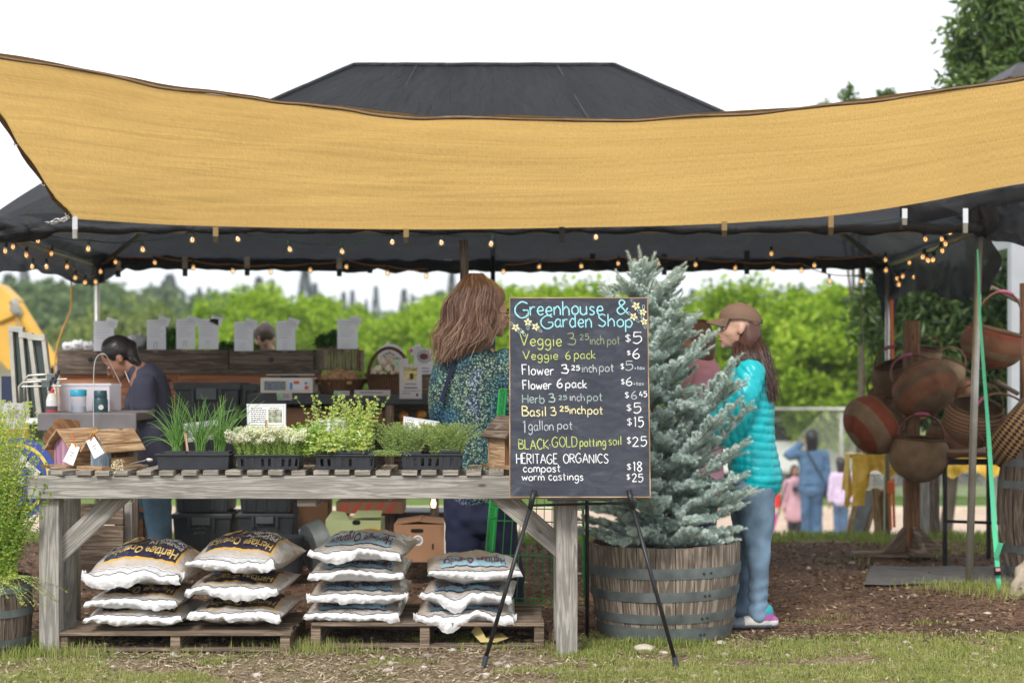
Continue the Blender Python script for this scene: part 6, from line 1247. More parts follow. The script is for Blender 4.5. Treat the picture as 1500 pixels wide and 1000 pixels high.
# totes
def tote(lab, x0, x1, y0, y1, Y, D=.42, lid=True, latch=True, mt=None):
    mt = mt or m_tote; a, b = P(x0, y0, Y), P(x1, y1, Y); cx = (a.x+b.x)/2; w_ = b.x-a.x; h = a.z-b.z; o = thing('storage_tote', lab, 'storage bin', (cx, Y+D/2, b.z), 'dark plastic storage totes in the stall'); g = MB()
    g.box((cx, Y+D/2, b.z+h*.46), (w_*.95, D*.95, h*.92), taper=(.9, .9)); build('tub', g, mt, o, bevel=.008)
    for k in range(5): build('rib', MB().box((cx-w_*.36+w_*.18*k, Y+.012+.01, b.z+h*.42), (.012, .012, h*.7)), mt, o)
    if lid: build('lid', MB().box((cx, Y+D/2, a.z-h*.06), (w_, D, h*.10)), mt, o, bevel=.006)
    if latch: build('latch', MB().box((cx, Y-.008, a.z-h*.16), (w_*.3, .02, h*.16)), mat('latch_grey', (.10, .12, .13), .5), o, bevel=.003); 
    for s_ in (-1, 1): build('lug', MB().box((cx+s_*w_*.2, Y-.004, a.z-h*.2), (.02, .02, h*.24)), mt, o)
    return o, a, b
tote('tall dark tote standing behind the chives', 253, 352, 560, 664, 11.9); tote('dark tote edge left of the counter', 350, 378, 562, 664, 11.95, latch=False)
lo1, a1_, b1_ = tote('lower dark tote with chalk scribble behind the first bag stacks', 250, 340, 752, 822, 11.2); lo2, a2_, b2_ = tote('lower dark tote behind the second bag stack', 344, 432, 752, 812, 11.25)
tote('upper dark tote under the table top, left of centre', 252, 338, 690, 751, 11.25, latch=False); tote('upper dark tote with chalk marks, right of the other', 346, 430, 690, 751, 11.3, latch=False)
k_dim = chalk('chalk_dim', (.32, .36, .38), .5)
def scrib(parent, px, py, Y, wd_, n, seed):
    q = random.Random(seed); g = MB(); x = px
    for k in range(n): x1 = x+wd_/n*.7; g.tube([P(x, py+q.uniform(-2, 2), Y), P((x+x1)/2, py+q.uniform(-3, 3), Y), P(x1, py+q.uniform(-2, 2), Y)], .0022, 3); x += wd_/n
    build('chalk_scribble', g, k_dim, parent)
scrib(lo1, 281, 773, 11.21, 22, 6, 1); scrib(lo1, 283, 780, 11.21, 18, 5, 2); scrib(lo2, 378, 778, 11.26, 16, 4, 3); scrib(lo2, 374, 768, 11.26, 12, 3, 5)
o = box_thing('storage_tote', 'dark grey tote behind the cardboard box', 'storage bin', 552, 655, 750, 800, 11.6, .4, m_tote, 'tub', .006, 'dark plastic storage totes in the stall')
bk = tag(build('bucket', MB().lathe([(.001, 0), (.14, 0), (.155, .24), (.15, .24), (.14, .02), (.001, .02)], P(410, 842, 10.6), 28), m_black_plastic, smooth=50, base=P(410, 842, 10.6)), 'black bucket on the ground right of the navy labelled bags', 'bucket')
m_limebox = mat('lime_carton', (.50, .58, .30), .75, .1, 6, .05)
bx = carton('open pale green produce box with a yellow label', 477, 558, 762, 802, 10.9, .35, m_limebox, False, (522, 765, 12, 7)); p, q_ = P(534, 772, 10.898), P(557, 788, 10.898); build('yellow_label', MB().quad(p, V(q_.x, p.y, p.z), q_, V(p.x, p.y, q_.z)), flat('yellow_label', (.75, .55, .04), .6), bx)
for (q4) in ([(477, 762), (512, 762), (506, 751), (487, 748)], [(516, 758), (558, 757), (560, 748), (524, 748)]): 
    a, b, c_, d_ = [P(x, y, 10.9+(.0 if k < 2 else .16)) for k, (x, y) in enumerate(q4)]; g = MB(); g.add([a, b, c_, d_, a+V(0, 0, .004), b+V(0, 0, .004), c_+V(0, 0, .004), d_+V(0, 0, .004)], [(0, 1, 2, 3), (4, 7, 6, 5), (0, 4, 5, 1), (1, 5, 6, 2), (2, 6, 7, 3), (3, 7, 4, 0)]); build('flap', g, m_limebox, bx)
cbx = carton('brown cardboard box with a hand hole and round white sticker', 577, 654, 768, 823, 10.5, .38, m_card, True, (611, 777, 19, 6)); cc = P(612, 791, 10.499)
build('sticker', MB().lathe([(.001, 0), (.032, 0)], cc, 22, M=rotm('X', 90)), m_cardw, cbx); build('sticker_print', MB().lathe([(.012, 0), (.024, 0)], cc+V(0, -.001, 0), 20, M=rotm('X', 90)), flat('grey_print', (.3, .3, .32), .6), cbx)
for x in (591, 634): c = P(x, 800, 10.498); build('vent', MB().box(c, (.010, .003, .034)), flat('hole_dark', (.008, .006, .005), .9), cbx)
rb = carton('brown box with red printed bands behind the green box', 492, 590, 735, 752, 11.3, .35, m_card, False)
g = MB()
for k in range(5): x = 496+k*17; g.add([P(x, 751, 11.298), P(x+7, 751, 11.298), P(x+17, 737, 11.298), P(x+10, 737, 11.298)], [(0, 1, 2, 3)])
build('red_bands', g, m_red_tab, rb)
carton('plain brown carton behind the black bucket', 418, 480, 735, 775, 11.5, .3, m_card, False); carton('dark box by the round metal tub', 440, 482, 772, 830, 11.5, .3, mat('dark_carton', (.05, .03, .03), .8), False)
tb2 = thing('metal_tub', 'round galvanised tub standing on its edge', 'tub', tuple(P(455, 840, 10.7))); c = P(452, 803, 10.7); build('tub_body', MB().lathe([(.001, 0), (.15, 0), (.165, .1), (.16, .1), (.145, .012), (.001, .012)], c, 36, M=rotm('Z', 28)@rotm('Y', 80)), m_hoop, tb2, smooth=50)
pl = thing('plank_box', 'low box of rough planks on the ground at the left under the table', 'crate', tuple(P(150, 850, 9.6)))
for k, (y0, y1) in enumerate(((738, 768), (770, 800), (801, 843))): a, b = P(106, y0, 9.6), P(180, y1, 9.6); build('plank', MB().box(((a.x+b.x)/2, 9.62, (a.z+b.z)/2), (b.x-a.x, .03, a.z-b.z)), m_pallet, pl, bevel=.003)
for k in range(2): c = P((176, 186)[k], 790, 9.7); build('post', MB().box((c.x, 9.72, .28), (.06, .06, .6)), m_grey_wood, pl, bevel=.003)
sh = thing('shelf_unit', 'small brown shelf with bits of timber under the vendor counter', 'shelf', tuple(P(205, 840, 10.8)))
for x0, x1, y0, y1, m_ in ((182, 222, 744, 750, m_brown_wood), (184, 196, 775, 806, m_brown_wood), (200, 210, 760, 806, m_brown_wood), (182, 226, 806, 812, m_brown_wood), (212, 218, 750, 806, m_dark_wood)): a, b = P(x0, y0, 10.8), P(x1, y1, 10.8); build('timber', MB().box(((a.x+b.x)/2, 10.9, (a.z+b.z)/2), (b.x-a.x, .2, a.z-b.z)), m_, sh, bevel=.002)
for x, lab in ((434, 'thin dark metal leg under the counter, left'), (657, 'white upright post beside the navy trousers')):
    Y = 10.9 if x < 500 else 10.2; a, b = P(x, 735, Y), P(x, 838, Y); b.z = 0; tag(build('post', MB().box((a+b)/2, (.03 if x < 500 else .05, .03, a.z-b.z)), m_black_metal if x < 500 else mat('white_paint', (.62, .62, .60), .6), base=b), lab, 'post')
tag(build('jar_candle', MB().lathe([(.001, 0), (.014, .004), (.018, .03), (.012, .05), (.012, .07), (.001, .07)], P(635, 744, 10.3), 14), emis('warm_bulb', (1, .62, .4), 1.6), smooth=60, base=P(635, 744, 10.3)), 'small lit bulb hanging in the dark under the table', 'bulb')
# vendor's work counter at the left
wc = thing('work_counter', 'grey cloth covered work counter where the vendor stands', 'counter', tuple(P(130, 690, 9.9))); a, b = P(58, 603, 9.9), P(200, 628, 9.9)
m_greycloth = mat('grey_cloth', (.16, .15, .16), .85, .2, 6, .3, 40, .004)
build('top', MB().box(((a.x+b.x)/2, 10.15, a.z-.03), (b.x-a.x, .55, .05)), m_greycloth, wc, bevel=.01); build('skirt', MB().box(((a.x+b.x)/2, 9.88, (a.z+b.z)/2-.01), (b.x-a.x+.01, .02, a.z-b.z)), m_greycloth, wc, bevel=.005)
for x in (68, 196): c = P(x, 628, 9.95); build('leg', MB().box((c.x, 9.98, c.z/2), (.04, .04, c.z)), m_dark_wood, wc)
m_clear = None; m, t = nodes('clear_plastic'); finish(m, t, (.72, .72, .80), .3, alpha=.5); m_clearp = m
cb_ = thing('clear_bin', 'clear plastic bin with pink contents on the work counter', 'plastic bin', tuple(P(122, 610, 10.2))); a, b = P(88, 563, 10.2), P(159, 612, 10.2)
cx = (a.x+b.x)/2; g = MB()
for sx_, sy_, w1, d1 in ((-1, 0, .004, .3), (1, 0, .004, .3), (0, -1, b.x-a.x, .004), (0, 1, b.x-a.x, .004)): g.box((cx+sx_*(b.x-a.x)/2, 10.37+sy_*.15, (a.z+b.z)/2), (w1, d1, a.z-b.z))
build('walls', g, m_clearp, cb_); build('rim', MB().box((cx, 10.22, a.z), (b.x-a.x+.02, .012, .014)), flat('frosted', (.6, .6, .66), .4), cb_)
build('contents', MB().box((P(92, 0, 10.3).x+.05, 10.4, b.z+.09), (.07, .15, .16)), flat('pink_stuff', (.55, .22, .38), .7), cb_, bevel=.01); build('contents', MB().box((P(140, 0, 10.3).x-.01, 10.4, b.z+.08), (.08, .15, .14)), flat('pink_stuff', (.55, .22, .38), .7), cb_, bevel=.01)
jr = thing('jar', 'clear jar with a turquoise lid', 'jar', tuple(P(115, 611, 10.05))); c = P(115, 611, 10.05); build('jar_body', MB().lathe([(.001, 0), (.044, .003), (.046, .02), (.046, .12), (.043, .13)], c, 24), m_clearp, jr, smooth=50); build('contents', MB().lathe([(.001, .004), (.042, .006), (.042, .065), (.001, .065)], c, 20), flat('blue_liquid', (.28, .42, .58), .3), jr, smooth=50); build('lid', MB().lathe([(.045, .125), (.048, .127), (.048, .158), (.044, .163), (.001, .163)], c, 24), flat('turquoise_lid', (.02, .32, .50), .4), jr, smooth=50)
th_ = thing('thermos', 'dark teal insulated bottle', 'bottle', tuple(P(147, 611, 10.0))); c = P(147, 611, 10.0); m_teal = mat('teal_metal', (.015, .055, .075), .4, .2, 5); build('bottle_body', MB().lathe([(.001, 0), (.042, .002), (.044, .01), (.044, .10), (.038, .115)], c, 24), m_teal, th_, smooth=50); build('cap', MB().lathe([(.039, .115), (.04, .118), (.038, .152), (.034, .157), (.001, .157)], c, 24), m_teal, th_, smooth=50)
build('emblem', MB().lathe([(.001, 0), (.015, 0)], c+V(.014, -.0435, .06), 16, M=rotm('Z', 18)@rotm('X', 90)), flat('emblem_white', (.6, .6, .55), .5), th_)
gb = thing('glue_bottle', 'white glue bottle with a red cap beside the clamps', 'bottle', tuple(P(76, 612, 9.98))); c = P(76, 612, 9.98); build('bottle_body', MB().lathe([(.001, 0), (.032, .003), (.033, .1), (.026, .13), (.014, .145)], c, 20), m_cardw, gb, smooth=50); build('cap', MB().lathe([(.014, .145), (.015, .165), (.006, .175), (.003, .2), (.001, .2)], c, 14), m_red_tab, gb, smooth=50); build('label', MB().lathe([(.0336, .02), (.0336, .05)], c, 20), flat('label_red', (.45, .06, .06), .5), gb); build('label', MB().lathe([(.0336, .05), (.0336, .07)], c, 20), m_ink, gb)
wf = thing('window_frames', 'three pale old window frames clamped upright together', 'window frames', tuple(P(45, 620, 9.9)))
m_oldwhite = mat('old_grey_paint', (.42, .42, .38), .7, .15, 12, .3, 50, .002); m_darkglass = flat('old_glass', (.05, .07, .065), .15)
for i, (x0, x1, yt, xb0, xb1) in enumerate(((14, 30, 478, 22, 40), (29, 43, 487, 40, 56), (42, 62, 490, 58, 76))):
    Y = 10.3-.12*i; g = MB()
    for (p0, p1) in (((x0, yt), (xb0, 612)), ((x1, yt+3), (xb1, 612)),): build('stile', MB().bar(P(p0[0]+2.5, p0[1], Y), P(p1[0]+2.5, p1[1], Y), .024, .05, (0, -1, 0)), m_oldwhite, wf, bevel=.002)
    build('rail', MB().bar(P(x0, yt+3, Y-.002), P(x1+5, yt+5, Y-.002), .035, .054, (0, -1, 0)), m_oldwhite, wf, bevel=.002); build('pane', MB().add([P(x0+4, yt+5, Y+.01), P(x1+2, yt+5, Y+.01), P(xb1+2, 612, Y+.01), P(xb0+4, 612, Y+.01)], [(0, 1, 2, 3)]), m_darkglass, wf)
def cclamp(lab, x, y, Y):
    o = thing('bar_clamp', lab, 'clamp', tuple(P(x, y, Y))); build('frame', MB().tube([P(x-22, y+38, Y), P(x-24, y+6, Y), P(x-18, y, Y), P(x+10, y-2, Y), P(x+14, y+6, Y)], .008, 7), m_steel, o, smooth=180); build('screw', MB().tube([P(x-20, y+6, Y-.01), P(x+38, y+5, Y-.01)], .006, 7), m_steel, o); build('jaw', MB().box(P(x+16, y+2, Y), (.05, .04, .04)), m_hoop, o, bevel=.003); build('handle', MB().tube([P(x+26, y-8, Y-.01), P(x+20, y+12, Y-.01)], .009, 7), m_black_plastic, o)
cclamp('grey metal clamp gripping the window frames, upper', 60, 550, 9.85); cclamp('second metal clamp just below the upper one', 52, 560, 9.8)
tag(build('panel', MB().box(P(13, 570, 10.4), (.085, .02, .16)), flat('navy_panel', (.015, .025, .07), .6), base=P(13, 590, 10.4)), 'small navy panel at the far left behind the herbs', 'panel')
card('photo_card', 'white card with a photo behind the left herbs', [(4, 590), (36, 590), (36, 628), (4, 628)], 9.6, pics=[(.25, .25, .9, .6, m_photo)], mt=m_paper)
rs = thing('round_sign', 'round blue sign with a yellow ring leaning behind the left herbs', 'sign', tuple(P(30, 740, 9.0))); c = P(24, 700, 9.0); MM = rotm('X', 86)
build('disc', MB().lathe([(.001, .01), (.215, .01), (.215, 0), (.001, 0)], c, 60, M=MM), mat('sign_blue', (.03, .06, .28), .5, .15, 5), rs); build('ring', MB().lathe([(.165, .013), (.183, .013)], c, 60, M=MM), mat('sign_yellow', (.62, .48, .10), .5, .1), rs)
for k, (dx, dz, w_, h, r_) in enumerate(((.03, .09, .05, .07, 20), (.09, .05, .09, .03, 40), (.02, -.02, .06, .04, -20), (.10, .0, .05, .03, 60), (-.05, .07, .05, .05, 0), (-.06, -.05, .07, .04, 30))): build('emblem_patch', MB().box(c+V(dx, -.016, dz), (w_, .002, h), rotm('Y', r_)), mat('sign_white', (.60, .62, .58), .6), rs, bevel=.001)
tag(build('leaning_board', MB().add([P(62, 640, 9.3), P(84, 612, 9.4), P(118, 616, 9.5), P(112, 690, 9.3), P(80, 700, 9.2)]+[P(x, y, Y+.02) for x, y, Y in ((62, 640, 9.3), (84, 612, 9.4), (118, 616, 9.5), (112, 690, 9.3), (80, 700, 9.2))], [(0, 1, 2, 3, 4), (9, 8, 7, 6, 5)]+[(i, 5+i, 5+(i+1) % 5, (i+1) % 5) for i in range(5)]), m_brown_wood, base=P(85, 690, 9.3)), 'brown board leaning between the round sign and lilac birdhouse', 'board')
tag(build('plastic_line', MB().tube(cat([P(137, 625, 9.8), P(137, 560, 9.8), P(139, 530, 9.8), P(146, 519, 9.8), P(155, 520, 9.8), P(165, 538, 9.85), P(178, 565, 9.9)], 6), .0022, 5), flat('clear_line', (.6, .6, .6), .3), base=P(137, 625, 9.8)), 'thin clear arched line in front of the vendor', 'line')
# yellow machine at the far left
ya = thing('excavator_arm', 'yellow excavator arm with a hydraulic cylinder at the far left', 'digger', (px2x(0, 19), 19, -1.3)); m_cat = mat('digger_yellow', (.72, .40, .07), .45, .12, 2, .05)
def prism(pts, Y, D): 
    g = MB(); n = len(pts); g.add([P(x, y, Y) for x, y in pts]+[P(x, y, Y)+V(0, D, 0) for x, y in pts], [tuple(range(n)), tuple(range(2*n-1, n-1, -1))]+[(i, n+i, n+(i+1) % n, (i+1) % n) for i in range(n)]); return g
build('boom', prism([(-60, 400), (0, 417), (22, 438), (24, 462), (0, 472), (-60, 470)], 19, .35), m_cat, ya, bevel=.02); build('stick', prism([(-60, 470), (18, 452), (27, 480), (18, 540), (14, 545), (-10, 520), (-60, 560)], 19.05, .3), m_cat, ya, bevel=.02)
build('cylinder', MB().tube([P(26, 448, 18.9), P(80, 535, 18.9)], .075, 14), m_cat, ya, smooth=60); build('piston_rod', MB().tube([P(18, 440, 18.85), P(30, 462, 18.85)], .045, 10), m_steel, ya, smooth=60); build('pin', MB().tube([P(22, 452, 18.75), P(22, 452, 19.1)], .06, 12), m_steel, ya); build('body', prism([(-60, 560), (10, 560), (10, 690), (-60, 690)], 22.6, 1), m_cat, ya)
tag(build('white_trailer', prism([(-60, 525), (0, 530), (22, 545), (62, 560), (84, 545), (78, 525), (84, 620), (-60, 620)], 19.6, 1.5), mat('trailer_white', (.78, .78, .80), .5, .03), base=P(10, 700, 19.6)), 'white trailer body behind the yellow digger', 'trailer')
# green wire rack
gr = thing('wire_rack', 'bright green wire display rack behind the table', 'rack', tuple(P(780, 885, 8.75))); m_gw = flat('green_wire', (.01, .30, .045), .35)
def wire(nm, a, b, r): build(nm, MB().tube([a, b], r, 6), m_gw, gr)
F0, F1, B0_, B1_ = P(732, 570, 8.85), P(850, 570, 8.85), P(742, 570, 9.1), P(850, 570, 9.15); f0, f1, b0, b1 = P(706, 880, 8.8), P(858, 886, 8.8), P(716, 872, 9.15), P(856, 872, 9.15)
for a, b in ((F0, f0), (F1, f1), (B0_, b0), (B1_, b1)): wire('post', a, b, .0055)
for k in range(1, 12): wire('upright', F0.lerp(F1, k/12), f0.lerp(f1, k/12), .0022)
for t_ in (0, .22, .42, .56, .62, .78, .98, 1):
    wire('cross_wire', F0.lerp(f0, t_), F1.lerp(f1, t_), .003); wire('side_wire', F0.lerp(f0, t_), B0_.lerp(b0, t_), .003)
for k in range(1, 5): q0 = F0.lerp(B0_, k/5); wire('side_upright', q0, f0.lerp(b0, k/5), .0022)
# ================================================================ PEOPLE
def etube(mb, pts, rad, right=(1, 0, 0), n=20, cap=True):
    "elliptical tube: rad = [(r along right, r across)]"
    pts = [Vector(p) for p in pts]; m = len(pts); rt = Vector(right); vs = []
    P0 = pts; 
    if cap:   # rounded ends
        a = (pts[0]-pts[1]).normalized(); b = (pts[-1]-pts[-2]).normalized(); r0 = min(rad[0]); r1 = min(rad[-1])
        pts = [pts[0]+a*r0*.75, pts[0]+a*r0*.5]+pts+[pts[-1]+b*r1*.5, pts[-1]+b*r1*.75]; rad = [(rad[0][0]*.4, rad[0][1]*.4), (rad[0][0]*.8, rad[0][1]*.8)]+list(rad)+[(rad[-1][0]*.8, rad[-1][1]*.8), (rad[-1][0]*.4, rad[-1][1]*.4)]; m += 4
    for i, p in enumerate(pts):
        t = (pts[min(i+1, m-1)]-pts[max(i-1, 0)]).normalized(); x = (rt-t*rt.dot(t)).normalized(); y = t.cross(x)
        for k in range(n): g_ = 6.28318*k/n; vs.append(p+x*math.cos(g_)*rad[i][0]+y*math.sin(g_)*rad[i][1])
    fs = [(i*n+k, i*n+(k+1) % n, (i+1)*n+(k+1) % n, (i+1)*n+k) for i in range(m-1) for k in range(n)]+[tuple(range(n))[::-1], tuple((m-1)*n+k for k in range(n))]
    mb.add(vs, fs); return mb
def csm(pts, rad, k=4):
    "smooth both the path and the radii"
    P_ = cat(pts, k); q = cat([(a, b, 0) for a, b in [(r if hasattr(r, '__len__') else (r, r)) for r in rad]], k); return P_, [(max(.004, v.x), max(.004, v.y)) for v in q]
def blob(name, mb, mats, parent, vox=.008, sm=5, disp=None, mif=None):
    "union of the pieces in mb as one continuous skin"
    me = bpy.data.meshes.new('tmp'); me.from_pydata([tuple(v) for v in mb.v], [], mb.f); o = bpy.data.objects.new('tmp', me); C.objects.link(o)
    r = o.modifiers.new('r', 'REMESH'); r.mode = 'VOXEL'; r.voxel_size = vox
    if sm: s = o.modifiers.new('s', 'SMOOTH'); s.iterations = sm; s.factor = .6
    dg = bpy.context.evaluated_depsgraph_get(); m2 = bpy.data.meshes.new_from_object(o.evaluated_get(dg)); bpy.data.objects.remove(o); bpy.data.meshes.remove(me)
    if disp:
        no = [v.normal.copy() for v in m2.vertices]
        for v, n_ in zip(m2.vertices, no): v.co = v.co+n_*disp(v.co)
    off = wpos(parent); m2.transform(Matrix.Translation(-off)); m2.name = name; m2.materials.clear()
    for m_ in (mats if isinstance(mats, list) else [mats]): m2.materials.append(m_)
    m2.polygons.foreach_set('use_smooth', [True]*len(m2.polygons))
    if mif:
        for p in m2.polygons: p.material_index = mif(p.center+off, p.normal)
    return link(name, m2, parent)
def folds(a=.006, s=9, st=(1, 1, 1)): return lambda p: a*(noise.noise(V(p.x*s*st[0], p.y*s*st[1], p.z*s*st[2]))+.5*noise.noise(V(p.x*s*2.3*st[0], p.y*s*2.3*st[1], p.z*s*2.3*st[2]+7)))
def head(mb, c, f, s=1.0, tilt=0, up=V(0, 0, 1)):
    "f = direction the face looks; tilt = pitch down in degrees; c = skull centre. Returns a frame function"
    f = Vector(f).normalized(); l = up.cross(f).normalized(); f = Matrix.Rotation(R(tilt), 3, l)@f; u = f.cross(l); c = Vector(c)
    def at(x, y, z): return c+(f*x+l*y+u*z)*s
    M_ = Matrix((f, l, u)).transposed()
    def E(x, y, z, a, b, d, r=0): mb.ball(at(x, y, z), (a*s, b*s, d*s), 18, 0, M_@rotm('Y', r))
    E(-.012, 0, .03, .095, .074, .088); E(.025, 0, -.02, .068, .062, .082); E(.045, 0, -.075, .040, .040, .035); E(.052, 0, -.058, .042, .043, .05)      # skull, face, jaw
    E(.079, 0, -.098, .014, .018, .014); E(.076, 0, .012, .016, .05, .012); E(.085, 0, -.062, .012, .020, .008); E(.083, 0, -.074, .011, .017, .007)   # chin, brow, lips
    etube(mb, [at(.082, 0, .005), at(.095, 0, -.015), at(.108, 0, -.034), at(.095, 0, -.042)], [(.007*s, .008*s), (.008*s, .009*s), (.011*s, .013*s), (.008*s, .012*s)], l, 10)
    for sd in (-1, 1): E(.045, sd*.042, -.03, .028, .018, .024); E(-.008, sd*.074, -.012, .017, .010, .030, -15)
    etube(mb, [at(-.01, 0, -.06), at(-.03, 0, -.14), at(-.045, 0, -.19)], [(.050*s, .052*s), (.048*s, .050*s), (.06*s, .06*s)], l, 16)
    return at, M_
m_skin = mat('skin_fair', (.52, .30, .22), .5, .08, 20, .05, 60, .001, c2=(.60, .36, .27)); m_skin2 = mat('skin_tan', (.30, .155, .10), .5, .1, 20, .05, 60, .001); m_lip = flat('lip', (.40, .13, .12), .4); m_eye = flat('eye_dark', (.02, .015, .012), .15); m_eyew = flat('eye_white', (.6, .55, .52), .2); m_browh = flat('brow_hair', (.06, .035, .025), .8)
def face(o, at, M_, s=1.0, sides=(-1, 1)):
    for sd in sides:
        build('eye', MB().ball(at(.076, sd*.031, -.006), (.012*s, .014*s, .010*s), 12, 0, M_), m_eyew, o, smooth=180); build('iris', MB().ball(at(.085, sd*.032, -.007), .0058*s, 10), m_eye, o, smooth=180)
        build('eyelid', MB().tube([at(.080, sd*.018, .001), at(.089, sd*.031, .004), at(.076, sd*.046, -.002)], .0028*s, 6), m_browh, o); build('eyebrow', MB().tube([at(.090, sd*.014, .017), at(.091, sd*.032, .023), at(.076, sd*.05, .018)], .0035*s, 6), m_browh, o)
    build('lips', MB().tube([at(.082, -.020, -.068), at(.094, -.008, -.0655), at(.096, 0, -.067), at(.094, .008, -.0655), at(.082, .020, -.068)], [.003*s, .006*s, .006*s, .006*s, .003*s], 8), m_lip, o, smooth=180)
def hand(mb, w_, d, palm, k=1.0, curl=.5, side=1, sp=1.0):
    "w_ wrist point, d pointing direction, palm = palm normal; fingers bend toward the palm"
    d = Vector(d).normalized(); pn = Vector(palm); pn = (pn-d*pn.dot(d)).normalized(); s = d.cross(pn)*side; w_ = Vector(w_)
    etube(mb, [w_, w_+d*.03*k, w_+d*.085*k], [(.022*k, .018*k), (.034*k, .015*k), (.038*k, .014*k)], s, 14)
    for i, L in enumerate((.070, .080, .075, .060)):
        b = w_+d*.082*k+s*(.029-.0195*i)*k; p = [b]; dd = d+s*(.10-.07*i)*sp
        for j in range(3): dd = (dd+pn*curl*.55).normalized(); p.append(p[-1]+dd*L*k*(.42, .32, .26)[j])
        etube(mb, p, [(.0095*k,)*2, (.009*k,)*2, (.008*k,)*2, (.0065*k,)*2], s, 8)
    b = w_+d*.025*k+s*.026*k; t1 = b+(d*.6+s*.7+pn*.35).normalized()*.040*k; t2 = t1+(d*.85+s*.25+pn*.45).normalized()*.030*k; etube(mb, [b, t1, t2], [(.013*k,)*2, (.010*k,)*2, (.008*k,)*2], s, 8)
def hairmat(name, c1, c2, c3):
    m, t = nodes(name); g = N(t, 'NewGeometry'); tc_ = N(t, 'TexCoord'); n = noi(t, tc_.outputs['Object'], 9, 3); a = N(t, 'Math', operation='MULTIPLY_ADD'); a.inputs[1].default_value = .6; t.links.new(g.outputs['Random Per Island'], a.inputs[0]); b = N(t, 'Math', operation='MULTIPLY'); b.inputs[1].default_value = .4; t.links.new(n, b.inputs[0]); t.links.new(b.outputs[0], a.inputs[2])
    return finish(m, t, ramp(t, a.outputs[0], [(.2, c1), (.5, c2), (.85, c3)]), .42, spec=.5)
def strands(name, guides, n, jit, m_, parent, wd=.0022, wave=.0, seed=0, frizz=.0):
    "guides: rows of point lists; a strand mixes two neighbouring guides"
    q = random.Random(seed); G_ = [cat(g_, 5) for g_ in guides]; k = min(len(g_) for g_ in G_); vs = []; fs = []
    for i in range(n):
        a = q.uniform(0, len(G_)-1.001); i0 = int(a); f = a-i0; j0 = V(q.gauss(0, 1), q.gauss(0, 1), q.gauss(0, .6))*jit; j1 = V(q.gauss(0, 1), q.gauss(0, 1), q.gauss(0, .6))*jit*1.6; ph = q.uniform(0, 6.28); L = q.uniform(.75, 1.0); sd = V(q.gauss(0, 1), q.gauss(0, .4), q.gauss(0, .3)).normalized(); b0 = len(vs); fz = frizz if q.random() < .12 else 0
        for j in range(k):
            t_ = j/(k-1)*L*(k-1); jj = min(int(t_), k-2); p = G_[i0][jj].lerp(G_[i0][jj+1], t_-jj).lerp(G_[min(i0+1, len(G_)-1)][jj].lerp(G_[min(i0+1, len(G_)-1)][jj+1], t_-jj), f); u = j/(k-1)
            p = p+j0*(.35+.65*u)+(j1-j0)*u*u+V(math.sin(ph+u*9), math.cos(ph+u*7), 0)*wave*u+j1*fz*u*u; p = p+V(noise.noise(p*10), .5*noise.noise(p*10+V(9, 9, 9)), .5*noise.noise(p*8+V(3, 3, 3)))*wave*1.5*min(1, u*2); w2 = sd*wd*(1-.6*u); vs += [p-w2, p+w2]
        fs += [(b0+2*j, b0+2*j+1, b0+2*j+3, b0+2*j+2) for j in range(k-1)]
    return build(name, MB().add(vs, fs), m_, parent, smooth=180)
def denim(name, c): return mat(name, c, .85, .22, 5, .35, 240, .001, c2=tuple(min(1, x*1.7) for x in c))
def rad(*a): return [(x if hasattr(x, '__len__') else (x, x)) for x in a]
# ---- woman in the turquoise jacket (faces left) -------------------
Y2 = 8.9; q2 = lambda x, y, dy=0: P(x, y, Y2+dy)
w2_ = thing('person', 'woman in a turquoise quilted jacket, brown cap and jeans beside the spruce, facing left', 'person', tuple(P(1100, 925, Y2).xy)+(0,))
g = MB(); hc = q2(1083, 479); at, M_ = head(g, hc, (-1, .10, 0), 1.04, 0)
etube(g, *csm([q2(1090, 520), q2(1092, 548), q2(1098, 620), q2(1100, 700)], [(.05, .05), (.075, .13), (.09, .13), (.10, .15)]), (1, 0, 0))
for dy, xa, ya, xk, xt in ((-.09, 1113, 905, 1110, 1104), (.10, 1085, 900, 1094, 1096)):
    etube(g, *csm([q2(xt, 705, dy), q2(xk, 815, dy), q2(xa, ya-6, dy)], [.075, .046, .034]), (1, 0, 0))
el = q2(1062, 640, -.14); wr_ = q2(1022, 594, -.20); etube(g, *csm([q2(1098, 555, -.19), el, wr_], [.05, .04, .026]), (0, 1, 0)); hand(g, wr_, (-.8, .1, .6), (0, .8, -.3), 1.0, .6, -1)
el2 = q2(1052, 625, .2); etube(g, *csm([q2(1092, 555, .19), el2, q2(1012, 600, .12)], [.05, .04, .026]), (0, 1, 0)); hand(g, q2(1012, 600, .12), (-.8, -.2, .3), (0, -.8, -.3), 1.0, .6, 1)
blob('body', g, m_skin, w2_, .0075, 6); face(w2_, at, M_, 1.04)
m_jk = mat('turquoise_nylon', (.0, .42, .48), .36, .10, 7, .5, 38, .008, c2=(.0, .52, .60))
def quilt(p, z0=0):
    zz = p.z+.25*(p.x-1.2)*.35+.006*noise.noise(p*6); ph = (zz/.0425) % 1; return .0065*(abs(math.sin(math.pi*ph))**.5)-.003+.004*noise.noise(V(p.x*40, p.y*40, p.z*14))
g = MB(); etube(g, *csm([q2(1088, 524), q2(1094, 545), q2(1096, 590), q2(1100, 650), q2(1106, 694), q2(1108, 706)], [(.062, .07), (.115, .185), (.128, .19), (.125, .175), (.135, .19), (.135, .19)], 5), (1, 0, 0), 28)
blob('jacket', g, m_jk, w2_, .0075, 3, quilt)
def sleeveq(a, b):
    a, b = Vector(a), Vector(b); d_ = (b-a).normalized()
    return lambda p: .0055*abs(math.sin(math.pi*(((p-a).dot(d_)/.040) % 1)))**.55-.003+.003*noise.noise(p*40)
